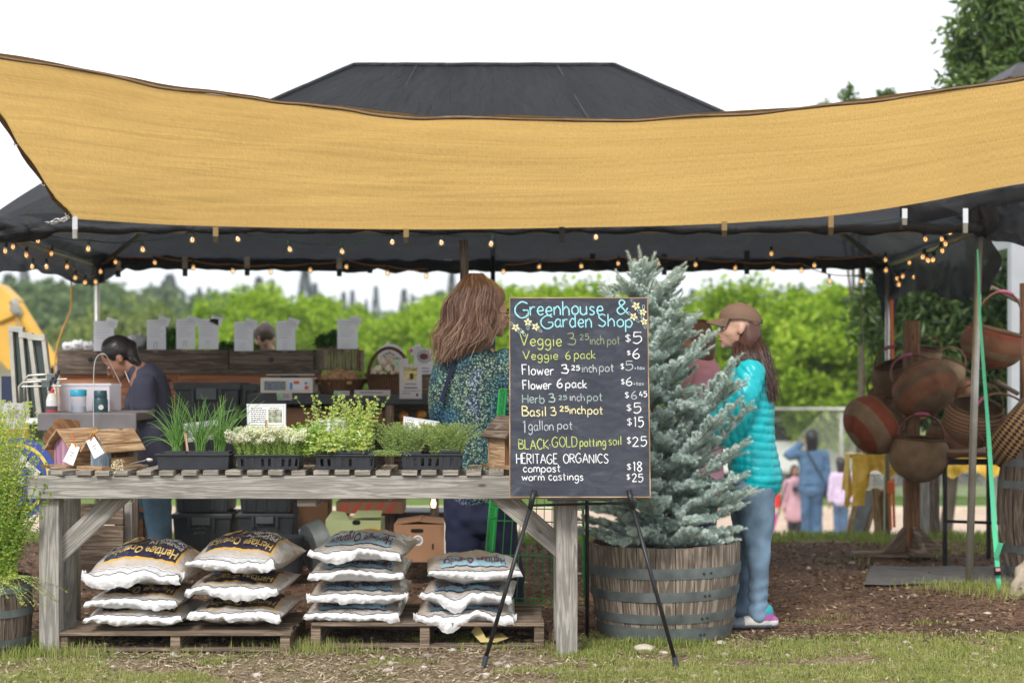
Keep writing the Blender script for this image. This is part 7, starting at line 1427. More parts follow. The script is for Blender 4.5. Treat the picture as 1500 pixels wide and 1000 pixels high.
for nm, pts in (('sleeve', [q2(1100, 545, -.16), q2(1088, 590, -.20), el, wr_]), ('sleeve', [q2(1092, 548, .16), el2, q2(1014, 600, .13)])):
    g = MB(); etube(g, *csm(pts, ([.078, .075, .064, .042] if len(pts) == 4 else [.075, .066, .042])), (0, 1, 0)); blob(nm, g, m_jk, w2_, .007, 3, sleeveq(pts[0], pts[-1]))
g = MB(); etube(g, *csm([q2(1094, 527), q2(1094, 531), q2(1094, 538), q2(1094, 548)], [(.070, .074), (.080, .090), (.112, .155), (.128, .192)]), (1, 0, 0), 26); blob('collar', g, m_jk, w2_, .008, 2, lambda p: .003*math.sin(p.z*150))
m_jean = denim('light_jeans', (.13, .20, .285)); g = MB()
etube(g, *csm([q2(1102, 698), q2(1101, 735)], [(.128, .16), (.12, .17)]), (1, 0, 0))
for dy, xa, ya, xk, xt in ((-.09, 1112, 902, 1111, 1105), (.10, 1084, 898, 1093, 1097)):
    etube(g, *csm([q2(xt, 712, dy), q2((xt+xk)/2, 765, dy), q2(xk, 820, dy), q2((xk+xa)/2, 865, dy), q2(xa-2, ya-2, dy)], [(.108, .095), (.086, .082), (.062, .064), (.052, .056), (.056, .060)]), (1, 0, 0))
blob('jeans', g, m_jean, w2_, .010, 3, lambda p: folds(.010, 10, (1, 1, .8))(p)+.0035*math.sin(p.z*95+7*noise.noise(p*5))*max(0, 1-abs(p.z-.14)/.16))
m_sole = mat('shoe_sole_grey', (.17, .20, .24), .6); m_shoep = mat('shoe_purple', (.30, .09, .28), .6); m_shoet = flat('shoe_teal', (.02, .28, .34), .5); m_laces = flat('shoe_pale', (.62, .60, .55), .6)
for i, (x, y, dy) in enumerate(((1112, 924, -.09), (1083, 921, .10))):
    a = q2(x, y, dy); a.z = .0; g = MB(); etube(g, [a+V(.075, 0, .04), a+V(.02, 0, .045), a+V(-.06, 0, .038), a+V(-.13, -.01, .03), a+V(-.165, -.01, .028)], rad((.038, .032), (.042, .040), (.040, .034), (.038, .026), (.026, .020)), (0, 1, 0)); etube(g, [a+V(.035, 0, .05), a+V(.03, 0, .10)], rad(.045, .044), (1, 0, 0))
    blob('shoe', g, [m_sole, m_shoep, m_shoet, m_laces], w2_, .006, 3, None, lambda p, n_: 0 if p.z < .03 or p.x-a.x < -.12 else 2 if p.z > .088 else 1 if (p.x-a.x > -.02 and p.z > .052) else 3 if p.x-a.x > -.08 else 0)
m_h2 = hairmat('dark_brown_hair', (.018, .008, .007), (.045, .018, .014), (.11, .045, .03)); g = MB()
etube(g, *csm([at(-.038, 0, .0), at(-.045, 0, -.05), q2(1094, 507, .0), q2(1097, 528, .0), q2(1121, 572, -.02)], [(.066, .082), (.066, .088), (.066, .086), (.066, .086), (.028, .04)]), (1, 0, 0)); blob('hair', g, m_h2, w2_, .009, 4, folds(.010, 14, (1, 1, .35)))
gd = []
for a in np.linspace(-1, 1, 9): gd.append([at(-.012, -.086 if a < 0 else -.076*(1-a)+.07*a, .045), at(-.03-.05*(a+1)/2*.8, -.085*(1-max(0, a)) , -.01), q2(1075+22*(a+1), 513, -.095), q2(1088+22*(a+1), 548, -.13), q2(1103+17*(a+1), 592-8*(1-a), -.13)])
strands('hair_strand', gd, 2900, .011, m_h2, w2_, .0017, .008, 3, .8)
m_cap = mat('cap_brown', (.17, .105, .075), .85, .08, 8, .2, 260, .001); g = MB()
def capf(u, q_): a = 6.2832*u; z = 1-q_; r = math.sqrt(max(0, 1-(z*.98)**2.4)); return at(-.006+.107*r*math.cos(a)*1.0, .088*r*math.sin(a), .040+.082*z+(.0 if math.cos(a) > 0 else -.020*r*(-math.cos(a))))
g.grid(capf, 40, 14); build('cap_crown', g, m_cap, w2_, smooth=180); cp_ = g
g = MB()
def brimf(u, q_): a = (u-.5)*2.0; r = 1+.98*q_*math.cos(a*1.25)**.8 if abs(a) < 1.24 else 1; return at(-.006+.107*math.cos(a)+.068*q_*math.cos(a*1.3), .088*math.sin(a)*(1-.12*q_), .042-.020*q_-.014*math.sin(a)**2*2*q_+.002)
g.grid(brimf, 24, 8); g.grid(lambda u, q_: Vector(brimf(u, q_))-V(0, 0, .004), 24, 8); build('cap_brim', g, m_cap, w2_, smooth=180)
build('cap_button', MB().ball(at(-.006, 0, .122), .006, 8), m_cap, w2_); build('cap_strap', MB().box(at(-.108, 0, .028), (.012, .05, .022)), m_black_plastic, w2_, bevel=.003)
# ---- woman with long wavy hair (back to us, face turned right) ----
Y1 = 9.3; q1 = lambda x, y, dy=0: P(x, y, Y1+dy)
w1_ = thing('person', 'woman with long windblown brown hair and a blue green floral blouse behind the table', 'person', tuple(P(700, 905, Y1).xy)+(0,))
g = MB(); hc = q1(715, 456); at, M_ = head(g, hc, (.93, .36, 0), 1.16, 8)
etube(g, *csm([q1(702, 505), q1(698, 540), q1(697, 620), q1(700, 720)], [(.07, .06), (.17, .11), (.15, .11), (.17, .12)]), (1, 0, 0))
for dx, xa in ((-24, 678), (22, 748)): etube(g, *csm([q1(700+dx, 725), q1((700+dx+xa)/2, 815), q1(xa, 893)], [.09, .065, .045]), (1, 0, 0)); etube(g, [q1(xa, 896)+V(0, -.02, 0), q1(xa+10, 905)+V(.02, .08, .01)], rad((.04, .03), (.035, .022)), (1, 0, 0))
for sx_, sh_, el_, wr2 in ((-1, q1(652, 535), q1(645, 620, .06), q1(668, 668, .22)), (1, q1(742, 532), q1(757, 610, .02), q1(768, 655, .22))): etube(g, *csm([sh_, el_, wr2], [.055, .045, .03]), (0, 1, 0)); hand(g, wr2, (.3, .8, .1), (0, 0, -1), 1.05, .5, sx_)
blob('body', g, m_skin, w1_, .0095, 4); face(w1_, at, M_, 1.16)
m, t = nodes('floral_blouse'); v = coordn(t, 'Object', (1, 1, 1)); vo = N(t, 'TexVoronoi'); vo.inputs['Scale'].default_value = 135; t.links.new(v, vo.inputs['Vector']); va = N(t, 'TexVoronoi'); va.inputs['Scale'].default_value = 95; t.links.new(v, va.inputs['Vector']); sp_ = N(t, 'SeparateColor'); t.links.new(vo.outputs['Color'], sp_.inputs[0]); big = noi(t, v, 4.2, 2)
a = ramp(t, big, [(.32, (.04, .12, .18)), (.45, (.08, .18, .17)), (.56, (.17, .24, .14)), (.68, (.20, .23, .34))]); b = ramp(t, sp_.outputs[0], [(0, (.25, .25, .35)), (.45, (.8, .8, .9)), (.7, (1.4, 1.45, 1.4)), (1, (2.1, 2.15, 2.1))]); c = mixc(t, mixc(t, a, b, 1, 'MULTIPLY'), (.012, .03, .05), ramp(t, va.outputs['Distance'], [(.35, (0, 0, 0)), (.62, (1, 1, 1))]))
m_flor = finish(m, t, c, .75, [(noi(t, v, 18, 3), .3, .01)], spec=.25)
g = MB(); etube(g, *csm([q1(705, 503), q1(698, 522), q1(696, 560), q1(697, 620), q1(702, 680), q1(705, 712)], [(.075, .07), (.175, .11), (.205, .14), (.195, .15), (.205, .16), (.21, .17)], 5), (1, 0, 0), 28)
for pts in ([q1(662, 530), q1(650, 575, -.02), q1(652, 628, .05), q1(664, 655, .16)], [q1(738, 528), q1(752, 570, -.02), q1(757, 615, .03), q1(765, 648, .16)]): etube(g, *csm(pts, [.085, .085, .075, .06]), (0, 1, 0))
blob('blouse', g, m_flor, w1_, .0085, 4, lambda p: folds(.013, 5.5, (1, 1, .5))(p)+folds(.006, 15, (1, 1, .4))(p))
m_navyc = mat('navy_cotton', (.007, .011, .04), .85, .25, 6, .3, 200, .001); g = MB(); etube(g, *csm([q1(704, 715), q1(704, 760)], [(.175, .14), (.17, .14)]), (1, 0, 0))
for dx, xa in ((-22, 680), (22, 746)): etube(g, *csm([q1(702+dx, 730), q1((702+dx+xa)/2, 800), q1(xa, 862), q1(xa, 884)], [(.115, .12), (.10, .10), (.085, .085), (.08, .08)]), (1, 0, 0))
blob('trousers', g, m_navyc, w1_, .012, 3, lambda p: folds(.016, 7, (1, 1, 1.1))(p))
for xa in (678, 748): g = MB(); a = q1(xa+6, 905)+V(0, -.02, .03); a.z = .02; etube(g, [a+V(0, -.05, 0), a+V(.01, .1, 0), a+V(.02, .16, 0)], rad((.045, .02), (.048, .022), (.04, .018)), (1, 0, 0)); blob('sandal', g, m_black_plastic, w1_, .008, 2)
build('bag_strap', MB().bar(q1(672, 508, -.11), q1(646, 588, -.14), .022, .006, (0, -1, 0)), m_navyc, w1_, bevel=.002)
m_h1 = hairmat('auburn_hair', (.07, .03, .02), (.19, .10, .065), (.44, .28, .19)); g = MB()
etube(g, *csm([at(-.01, .0, .075), at(-.04, .02, -.0), q1(690, 495, -.02), q1(672, 520, -.04), q1(660, 545, -.06)], [(.10, .11), (.115, .125), (.11, .10), (.07, .06), (.03, .03)]), (1, 0, 0)); blob('hair', g, m_h1, w1_, .010, 4, folds(.018, 11, (1, 1, .4)))
gd = [[q1(x0, 402, -.03), q1(x1, y1, -.13), q1(x2, y2, -.14), q1(x3, y3, -.13), q1(x4, y4, -.12)] for x0, x1, y1, x2, y2, x3, y3, x4, y4 in ((706, 721, 422, 719, 448, 716, 470, 708, 492), (704, 717, 418, 716, 452, 710, 482, 700, 500), (700, 712, 418, 710, 456, 708, 488, 690, 502), (696, 702, 420, 698, 460, 690, 494, 676, 516), (692, 686, 424, 680, 466, 672, 502, 658, 528), (690, 672, 430, 666, 472, 658, 508, 648, 532), (688, 660, 434, 648, 470, 642, 500, 636, 522))]
strands('hair_strand', gd, 3200, .014, m_h1, w1_, .0018, .020, 5, 1.1)
gd = [[q1(698, 404, -.02), q1(x, y, -.05), q1(x+dx, y+20, -.05)] for x, y, dx in ((662, 418, -10), (672, 408, -14), (686, 402, -12), (704, 401, 8), (718, 406, 8))]; pass
m_gold = flat('glasses_metal', (.30, .22, .12), .3, metal=.8); build('glasses', MB().tube([at(.093, -.034, -.004)+(at(0, .018*math.sin(a), .016*math.cos(a))-at(0, 0, 0)) for a in [6.283*k/16 for k in range(16)]], .0022, 5, closed=True).tube([at(.09, -.052, 0), at(0, -.086, -.004)], .002, 5), m_gold, w1_)
# ---- person hidden behind the spruce ------------------------------
Y3 = 10.3; o3 = thing('person', 'brown haired person in a pink top mostly hidden behind the spruce', 'person', tuple(P(1022, 860, Y3).xy)+(0,)); g = MB(); q3 = lambda x, y, dy=0: P(x, y, Y3+dy); at, M_ = head(g, q3(1020, 500), (-1, .2, 0), 1, 5)
etube(g, *csm([q3(1028, 530), q3(1028, 560), q3(1028, 640), q3(1028, 700)], [(.06, .06), (.10, .15), (.10, .13), (.11, .15)]), (1, 0, 0))
for dy in (-.08, .08): etube(g, *csm([q3(1028, 700, dy), q3(1030, 780, dy), q3(1030, 855, dy)], [.08, .055, .04]), (1, 0, 0)); etube(g, *csm([q3(1032, 550, dy*2.2), q3(1020, 620, dy*2.2), q3(990, 640, dy*1.6)], [.045, .038, .028]), (0, 1, 0)); hand(g, q3(990, 640, dy*1.6), (-1, 0, .1), (0, 0, -1), 1, .5, 1)
blob('body', g, m_skin2, o3, .013, 3); face(o3, at, M_)
g = MB(); etube(g, *csm([q3(1030, 528), q3(1030, 560), q3(1030, 640), q3(1030, 712)], [(.075, .08), (.125, .18), (.12, .16), (.13, .17)]), (1, 0, 0)); [etube(g, *csm([q3(1032, 548, dy*2.1), q3(1022, 600, dy*2.3)], [.058, .055]), (0, 1, 0)) for dy in (-.08, .08)]; blob('pink_top', g, mat('dusty_pink', (.42, .22, .30), .85, .1), o3, .011, 3, folds(.008, 8)); g = MB()
for dy in (-.08, .08): etube(g, *csm([q3(1029, 700, dy), q3(1031, 780, dy), q3(1031, 852, dy)], [.10, .075, .06]), (1, 0, 0))
blob('trousers', g, m_navyc, o3, .011, 3); g = MB(); etube(g, *csm([at(-.01, 0, .06), at(-.03, 0, 0), at(-.04, 0, -.1), at(-.045, 0, -.19)], [(.09, .085), (.085, .09), (.06, .08), (.03, .05)]), (1, 0, 0)); m_h3 = hairmat('brown_hair', (.03, .015, .01), (.09, .045, .03), (.16, .09, .06)); blob('hair', g, m_h3, o3, .010, 3, folds(.012, 14, (1, 1, .3)))
# ---- vendor bending over the counter ------------------------------
Y4 = 10.9; q4 = lambda x, y, dy=0: P(x, y, Y4+dy); v_ = thing('person', 'vendor with dark tied back hair and slate blue t-shirt bending over the work counter', 'person', tuple(P(228, 846, Y4).xy)+(0,))
g = MB(); at, M_ = head(g, q4(174, 524), (-1, -.12, 0), 1.10, 42)
etube(g, *csm([q4(200, 538), q4(214, 560), q4(225, 620), q4(228, 680)], [(.055, .055), (.10, .15), (.10, .13), (.11, .14)]), (1, 0, 0))
for dy, xf in ((-.08, 236), (.09, 214)): etube(g, *csm([q4(226, 690, dy), q4(xf-4, 770, dy), q4(xf, 838, dy)], [.085, .06, .042]), (1, 0, 0)); etube(g, [q4(xf, 842, dy), q4(xf-24, 848, dy)], rad((.04, .035), (.035, .02)), (0, 1, 0))
arms = []
for dy, ex_, ey_ in ((-.17, 214, 606), (.15, 196, 600)):
    e_ = q4(ex_, ey_, dy); wr3 = q4(170, 610, dy*.7-.10); arms.append((q4(211, 562, dy), e_, wr3)); etube(g, *csm([q4(211, 562, dy), e_, wr3], [.045, .037, .026]), (0, 1, 0)); hand(g, wr3, (-1, 0, -.1), (0, -.3, -1), 1.05, .7, -1 if dy < 0 else 1)
blob('body', g, m_skin2, v_, .010, 3); face(v_, at, M_, 1.1)
m_tee = mat('slate_tee', (.042, .045, .078), .9, .12, 6, .2, 200, .001); g = MB(); etube(g, *csm([q4(200, 545), q4(214, 558), q4(224, 600), q4(230, 650), q4(232, 702)], [(.068, .08), (.125, .175), (.135, .175), (.14, .17), (.145, .17)], 5), (1, 0, 0), 26)
for a_, e_, w_ in arms: etube(g, *csm([a_, a_.lerp(e_, .5), a_.lerp(e_, .8)], [.075, .078, .080]), (0, 1, 0))
blob('t_shirt', g, m_tee, v_, .009, 3, lambda p: folds(.010, 7, (1, 1, .6))(p)+folds(.005, 16, (1, 1, .5))(p))
m_slv = mat('charcoal_sleeve', (.03, .03, .035), .8); 
for a_, e_, w_ in arms: g = MB(); etube(g, *csm([a_.lerp(e_, .6), e_, e_.lerp(w_, .97)], [.050, .046, .034]), (0, 1, 0)); blob('under_sleeve', g, m_slv, v_, .008, 3, folds(.005, 20))
g = MB()
for dy, xf in ((-.08, 236), (.09, 214)): etube(g, *csm([q4(230, 690, dy), q4(xf-4, 765, dy), q4(xf, 826, dy)], [(.11, .10), (.082, .08), (.07, .07)]), (1, 0, 0))
blob('jeans', g, denim('mid_jeans', (.06, .115, .165)), v_, .010, 3, folds(.010, 9))
for dy, xf in ((-.08, 236), (.09, 214)): g = MB(); etube(g, [q4(xf, 828, dy), q4(xf, 840, dy)], rad(.048, .046), (1, 0, 0)); blob('sock', g, mat('grey_sock', (.30, .27, .30), .9), v_, .010, 2); g = MB(); a = q4(xf, 846, dy); a.z = .03; etube(g, [a+V(.05, 0, .01), a, a+V(-.14, 0, -.005)], rad((.042, .03), (.045, .038), (.038, .024)), (0, 1, 0)); blob('shoe', g, m_black_plastic, v_, .010, 2)
m_h4 = hairmat('black_hair', (.006, .005, .006), (.014, .011, .012), (.04, .032, .032)); g = MB(); M4 = M_; g.ball(at(-.022, 0, .036), (.108, .092, .100), 20, 0, M4); etube(g, [at(-.08, 0, .01), q4(196, 527, -.02), q4(206, 536, -.03)], rad(.06, .04, .018), (0, 1, 0)); blob('hair', g, m_h4, v_, .009, 4, folds(.004, 20))
strands('hair_strand', [[at(.06, a, .06), at(-.01, a*1.5, .125), at(-.09, a*1.3, .08), q4(192, 524, a*.5-.03), q4(208, 538, a*.3-.03)] for a in (-.065, -.03, 0, .03)], 420, .006, m_h4, v_, .0022, .003, 4)
build('earphone_wire', MB().tube([at(-.0, -.082, -.02), q4(184, 546, -.06), q4(190, 560, -.1)], .002, 4), m_cardw, v_)
# ---- face peeking over the bins -----------------------------------
o5 = thing('person', 'person whose brown haired head peeks over the produce bin between two paper signs', 'person', tuple(P(386, 800, 13.0).xy)+(0,)); g = MB(); q5 = lambda x, y, dy=0: P(x, y, 14.0+dy); at, M_ = head(g, q5(388, 498), (-.2, -.95, -.1), 1.1, 28)
etube(g, *csm([q5(388, 520), q5(390, 545), q5(390, 620), q5(390, 700), q5(390, 770)], [(.06, .06), (.18, .11), (.16, .11), (.16, .12), (.15, .1)]), (1, 0, 0)); blob('body', g, m_skin, o5, .012, 3); face(o5, at, M_)
g = MB(); etube(g, *csm([q5(388, 530), q5(390, 550), q5(390, 640), q5(390, 775)], [(.08, .08), (.20, .13), (.18, .13), (.18, .13)]), (1, 0, 0)); blob('shirt', g, mat('grey_shirt', (.12, .12, .13), .9), o5, .012, 2); g = MB(); g.ball(at(-.018, 0, .045), (.105, .092, .092), 18, 0, M_); blob('hair', g, hairmat('sandy_hair', (.05, .03, .02), (.10, .06, .04), (.18, .12, .08)), o5, .010, 3, folds(.008, 16))
# ---- people beyond the fence line, down the slope -----------------
def walker(lab, x, ytop, yfoot, Y, top_m, bot_m, hair_m, fdir, skin=m_skin2, hairlen=.3, sh=1.0, skirt=None, arms_=None, hs=1.0, nm='top'):
    k = FPX/Y; H = (yfoot-ytop)/k; q = lambda dx, h, dy=0: V(px2x(x, Y)+dx*H, Y+dy*H, zf+h*H); zf = P(0, yfoot, Y).z; o = thing('person', lab, 'person', tuple(q(0, 0))); g = MB(); s = H/1.68*hs; at, M_ = head(g, q(0, .925), fdir, s, 0)
    R_ = Vector(fdir).cross(V(0, 0, 1)).normalized(); rt = tuple(R_)
    etube(g, *csm([q(0, .83), q(0, .79), q(0, .65), q(0, .52)], [(.04*H, .035*H), (.10*H*sh, .06*H), (.08*H*sh, .055*H), (.09*H*sh, .065*H)]), rt)
    lg = []
    for s_ in (-1, 1): a = R_*s_*.048*H; lg.append(a); etube(g, *csm([q(0, .51)+a, q(0, .28)+a, q(0, .03)+a], [.05*H, .034*H, .024*H]), rt); etube(g, [q(0, .02)+a, q(0, .015)+a+Vector(fdir)*.07*H], rad((.022*H, .016*H), (.02*H, .012*H)), rt)
    ar = arms_ or [((-.125, .60), (-.13, .46)), ((.125, .60), (.13, .46))]; sl = []
    for s_, (e, w_) in zip((-1, 1), ar): a = q(0, .785)+V(s_*.095*H*sh, 0, 0); E_, W_ = q(*e), q(*w_); sl.append((a, E_, W_)); etube(g, *csm([a, E_, W_], [.026*H, .022*H, .016*H]), (0, 1, 0)); hand(g, W_, W_-E_, (0, 1, 0), s, .4, s_)
    blob('body', g, skin, o, .018, 2); face(o, at, M_, s); g = MB(); z0 = .34 if skirt else .47
    etube(g, *csm([q(0, .83), q(0, .785), q(0, .65), q(0, .53), q(0, z0)], [(.045*H, .04*H), (.115*H*sh, .07*H), (.095*H*sh, .068*H), (.10*H*sh, .075*H), ((.13 if skirt else .105)*H*sh, .085*H)]), rt)
    for a, E_, W_ in sl: etube(g, *csm([a, E_, E_.lerp(W_, .9)], [.042*H, .036*H, .028*H]), (0, 1, 0))
    blob(nm, g, top_m, o, .014, 3, folds(.010, 9)); g = MB()
    if not skirt: etube(g, [q(0, .53), q(0, .46)], rad((.09*H, .068*H), (.095*H, .07*H)), rt)
    for a in lg: etube(g, *csm([q(0, .50)+a, q(0, .28)+a, q(0, .035)+a], [(.056*H, .062*H), (.044*H, .044*H), (.045*H if not skirt else .03*H, .045*H if not skirt else .03*H)]), rt)
    blob('trousers', g, bot_m, o, .014, 3, folds(.010, 9)); g = MB(); hl = hairlen
    etube(g, *csm([at(-.01, 0, .06), at(-.03, 0, 0), at(-.05, 0, -.1), at(-.06, 0, -.12-hl*.5), at(-.06, 0, -.12-hl)], [(.088*s, .088*s), (.088*s, .095*s), (.06*s, .085*s), (.04*s, .07*s), (.02*s, .03*s)]), tuple(Vector(fdir))); blob('hair', g, hair_m, o, .013, 3, folds(.012, 14, (1, 1, .4))); return o, q, H, at
m_den = denim('blue_denim', (.05, .10, .18)); o, q, H, at = walker('woman in blue denim shirt and jeans seen from behind, hand raised to her hair', 1189, 628, 798, 25, denim('denim_shirt', (.06, .115, .20)), m_den, m_h4, (.15, 1, 0), hairlen=.16, sh=1.12, arms_=[((-.215, .77), (-.075, .88)), ((.13, .60), (.10, .47))], nm='denim_shirt')
build('bag_strap', MB().tube([q(-.06, .82, -.085), q(.03, .66, -.105), q(.115, .52, -.08)], .011, 5), m_black_plastic, o); build('handbag', MB().box(q(.155, .46, -.03), (.16, .08, .20), rotm('Y', 8)), m_black_plastic, o, bevel=.03)
build('belt', MB().tube([q(.098*math.cos(a)*1.0, .535, .08*math.sin(a)) for a in [6.28*k/20 for k in range(20)]], .015, 6, closed=True), denim('denim_shirt', (.06, .115, .20)), o)
walker('girl with long black hair in a pale lilac top and blue jeans', 1232, 669, 792, 24.6, mat('lilac_top', (.60, .47, .66), .85, .08), denim('girl_jeans', (.06, .10, .17)), m_h4, (.35, .9, 0), hairlen=.26, nm='lilac_top')
o, q, H, at = walker('child in a pale pink dress with a black camera round the neck', 1164, 680, 797, 25.6, mat('pink_dress', (.60, .36, .42), .9, .1), m_black_plastic, m_h4, (.1, -1, 0), hairlen=.1, skirt=True, nm='pink_dress'); build('camera', MB().box(q(0, .70, -.11), (.10, .06, .075)).tube([q(0, .70, -.14), q(0, .70, -.2)], .03, 10), m_black_plastic, o, bevel=.01)
tag(build('walking_stick', MB().tube([P(1153, 705, 25.4), P(1139, 756, 25.3)], .012, 6), m_black_metal, base=P(1139, 756, 25.3)), 'thin dark stick slanting beside the child in pink', 'stick')
o, q, H, at = walker('person in a cream jacket and pink skirt partly hidden behind the turquoise jacket', 1120, 690, 796, 25.2, mat('cream_jacket', (.55, .44, .36), .9, .1), mat('pale_pink_cloth', (.66, .48, .55), .9, .1), m_h3, (-.4, .9, 0), hairlen=.1, nm='cream_jacket', sh=1.0)
build('red_bottle', MB().lathe([(.001, 0), (.045, .01), (.045, .2), (.02, .25), (.001, .27)], q(.16, .50, -.1), 12), flat('bottle_red', (.65, .03, .04), .4), o); build('magenta_bag', MB().box(q(.10, .30, -.1), (.10, .06, .26), rotm('Y', 14)), flat('magenta', (.5, .03, .25), .7), o, bevel=.03)
# ================================================================ RIGHT SIDE: BASKETS, TABLES, FENCE
YS = 12.0
st_ = thing('basket_stand', 'cross footed wooden post stand holding the hanging baskets', 'stand', tuple(P(1333, 812, YS))); c = P(1335, 815, YS); x0 = c.x
m_post = wood('post_wood', (.20, .105, .055), (.33, .19, .10), (.08, .03, .015), 1, .4)
build('post', MB().box((x0, YS, (P(0, 470, YS).z)/2), (.10, .09, P(0, 470, YS).z)), m_post, st_, bevel=.004)
for s_, nm in ((-1, 'left'), (1, 'right')): build('base_board', MB().box((x0+s_*.14, YS+.0, .03), (.56, .10, .04), rotm('Z', 0)), m_pallet, st_, bevel=.003) if s_ < 0 else build('base_board', MB().box((x0, YS, .065), (.10, .62, .035)), m_pallet, st_, bevel=.003)
for a_ in (0, 90, 180, 270):
    Mz = rotm('Z', a_+12); g = MB(); vs = [Mz@V(.05, -.02, .05), Mz@V(.22, -.02, .05), Mz@V(.19, -.02, .08), Mz@V(.05, -.02, .23)]; vs = [V(x0, YS, 0)+v for v in vs]; d_ = Mz@V(0, .045, 0); g.add(vs+[v+d_ for v in vs], [(0, 1, 2, 3), (7, 6, 5, 4)]+[(i, 4+i, 4+(i+1) % 4, (i+1) % 4) for i in range(4)], 0, [[(0, 0), (.2, 0), (.2, .1), (0, .3)]]*2+[[(0, 0), (.2, 0), (.2, .04), (0, .04)]]*4); build('knee_brace', g, m_pallet, st_, bevel=.003)
for z, a_ in ((1.10, 0), (1.28, 90), (.95, 45), (1.18, 150)): d_ = rotm('Z', a_)@V(1, 0, 0); build('peg', MB().tube([V(x0, YS, z)-d_*.18+V(0, 0, .03), V(x0, YS, z)+d_*.18+V(0, 0, .03)], .011, 8), m_brown_wood, st_)
pp_ = P(1450, 425, 11.7); st2 = thing('basket_post', 'dark post with wooden pegs at the right edge holding a hanging basket', 'post', tuple(P(1497, 700, 11.8))); c = P(1503, 600, 11.8); build('post', MB().box((c.x, c.y, .95), (.07, .07, 1.95)), m_brown_wood, st2, bevel=.003)
build('peg', MB().tube([P(1452, 421, 11.55), P(1492, 441, 11.75)], .017, 8), m_pallet, st2); build('peg', MB().tube([P(1458, 557, 11.55), P(1490, 576, 11.75)], .017, 8), m_pallet, st2)
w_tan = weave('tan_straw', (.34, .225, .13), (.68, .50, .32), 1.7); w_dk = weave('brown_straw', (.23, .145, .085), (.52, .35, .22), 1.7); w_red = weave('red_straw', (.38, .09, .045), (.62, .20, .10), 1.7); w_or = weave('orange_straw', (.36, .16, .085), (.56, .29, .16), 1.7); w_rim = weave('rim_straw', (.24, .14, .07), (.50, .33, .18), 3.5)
def checks(name, c1, c2, s):
    m, t = nodes(name); v = coordn(t, 'UV', (1, 1, 1)); mp_ = N(t, 'Mapping'); mp_.inputs['Rotation'].default_value = (0, 0, .75); mp_.inputs['Scale'].default_value = (1, .62, 1); ch_ = N(t, 'TexChecker'); ch_.inputs['Scale'].default_value = s; ch_.inputs[1].default_value = c4(c1); ch_.inputs[2].default_value = c4(c2); t.links.new(v, mp_.inputs[0]); t.links.new(mp_.outputs[0], ch_.inputs[0])
    w1 = N(t, 'TexWave', wave_type='BANDS', bands_direction='Y'); w1.inputs['Scale'].default_value = 45; t.links.new(v, w1.inputs[0]); return finish(m, t, ch_.outputs[0], .8, [(w1.outputs[0], .6, .004)], spec=.2)
w_chk = checks('fine_check_straw', (.12, .05, .035), (.34, .22, .13), 95); w_dia = checks('diamond_check_straw', (.05, .025, .025), (.46, .29, .14), 55)
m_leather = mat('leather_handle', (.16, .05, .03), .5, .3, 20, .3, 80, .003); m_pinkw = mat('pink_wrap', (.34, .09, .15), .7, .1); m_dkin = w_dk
def bask(lab, x, y, Y, r, h, ax, mats, bands=None, handle=(0, 1), hcol=None, hook=None, squash=1.0, hh=1.0):
    "ax = direction of the opening (dx, dy, dz); x,y = photo centre of the body"
    c = P(x, y, Y); a = Vector(ax).normalized(); X_ = a.orthogonal().normalized(); s_ = V(1, 0, 0); X_ = (s_-a*s_.dot(a)).normalized(); Yv = a.cross(X_); M_ = Matrix((X_, Yv, a)).transposed(); o = thing('basket', lab, 'basket', tuple(c-V(0, 0, r)), 'woven baskets for sale')
    n_ = 14; prof = []; 
    for k in range(n_+1): t_ = k/n_; ang = -1.45+2.05*t_; prof.append((r*math.cos(ang)*(1.04 if ang < 0 else 1), h*.5*math.sin(ang)/math.sin(1.45)*1.15))
    prof = [(.001, prof[0][1]+.004)]+prof; zt_ = prof[-1][1]; rt_ = prof[-1][0]; no = len(prof); prof += [(rt_-.010, zt_-.004)]+[(p[0]-.010, p[1]+.010) for p in prof[-2:0:-1]]+[(.001, prof[0][1]+.016)]
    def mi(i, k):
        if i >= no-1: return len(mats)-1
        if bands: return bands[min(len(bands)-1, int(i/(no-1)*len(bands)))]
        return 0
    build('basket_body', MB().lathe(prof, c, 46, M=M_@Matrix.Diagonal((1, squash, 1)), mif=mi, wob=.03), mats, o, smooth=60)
    build('rim', MB().tube([c+M_@V(rt_*math.cos(b), rt_*math.sin(b)*squash, zt_) for b in [6.2832*k/44 for k in range(44)]], .0095, 7, closed=True), w_rim, o, smooth=180)
    hd = MB(); hp = [c+M_@V(rt_*math.cos(math.pi*k/22)*.98, 0, zt_+r*.85*hh*math.sin(math.pi*k/22)) for k in range(23)]; hp = [p+M_@V(0, handle[0]*.06*math.sin(math.pi*k/22), 0) for k, p in enumerate(hp)]
    hn = build('handle', hd.tube(hp, .0075, 7), m_leather if hcol else w_rim, o, smooth=180); 
    if hcol: build('grip', MB().tube(hp[9:14], .013, 8), hcol, hn, smooth=180)
    return o
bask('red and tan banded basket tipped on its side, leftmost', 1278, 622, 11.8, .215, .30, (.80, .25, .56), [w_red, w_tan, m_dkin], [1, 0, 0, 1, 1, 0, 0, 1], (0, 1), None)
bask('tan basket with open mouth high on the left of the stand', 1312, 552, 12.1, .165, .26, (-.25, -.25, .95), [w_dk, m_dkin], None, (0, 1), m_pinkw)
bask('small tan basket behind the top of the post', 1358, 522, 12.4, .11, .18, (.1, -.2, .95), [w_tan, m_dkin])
bask('large brown basket with grey and rust bands tilted with its base toward us', 1354, 568, 11.7, .225, .30, (-.35, .55, .76), [w_dk, w_or, m_dkin], [0, 0, 0, 1, 1, 0, 0, 1, 0], (0, 1), m_pinkw)
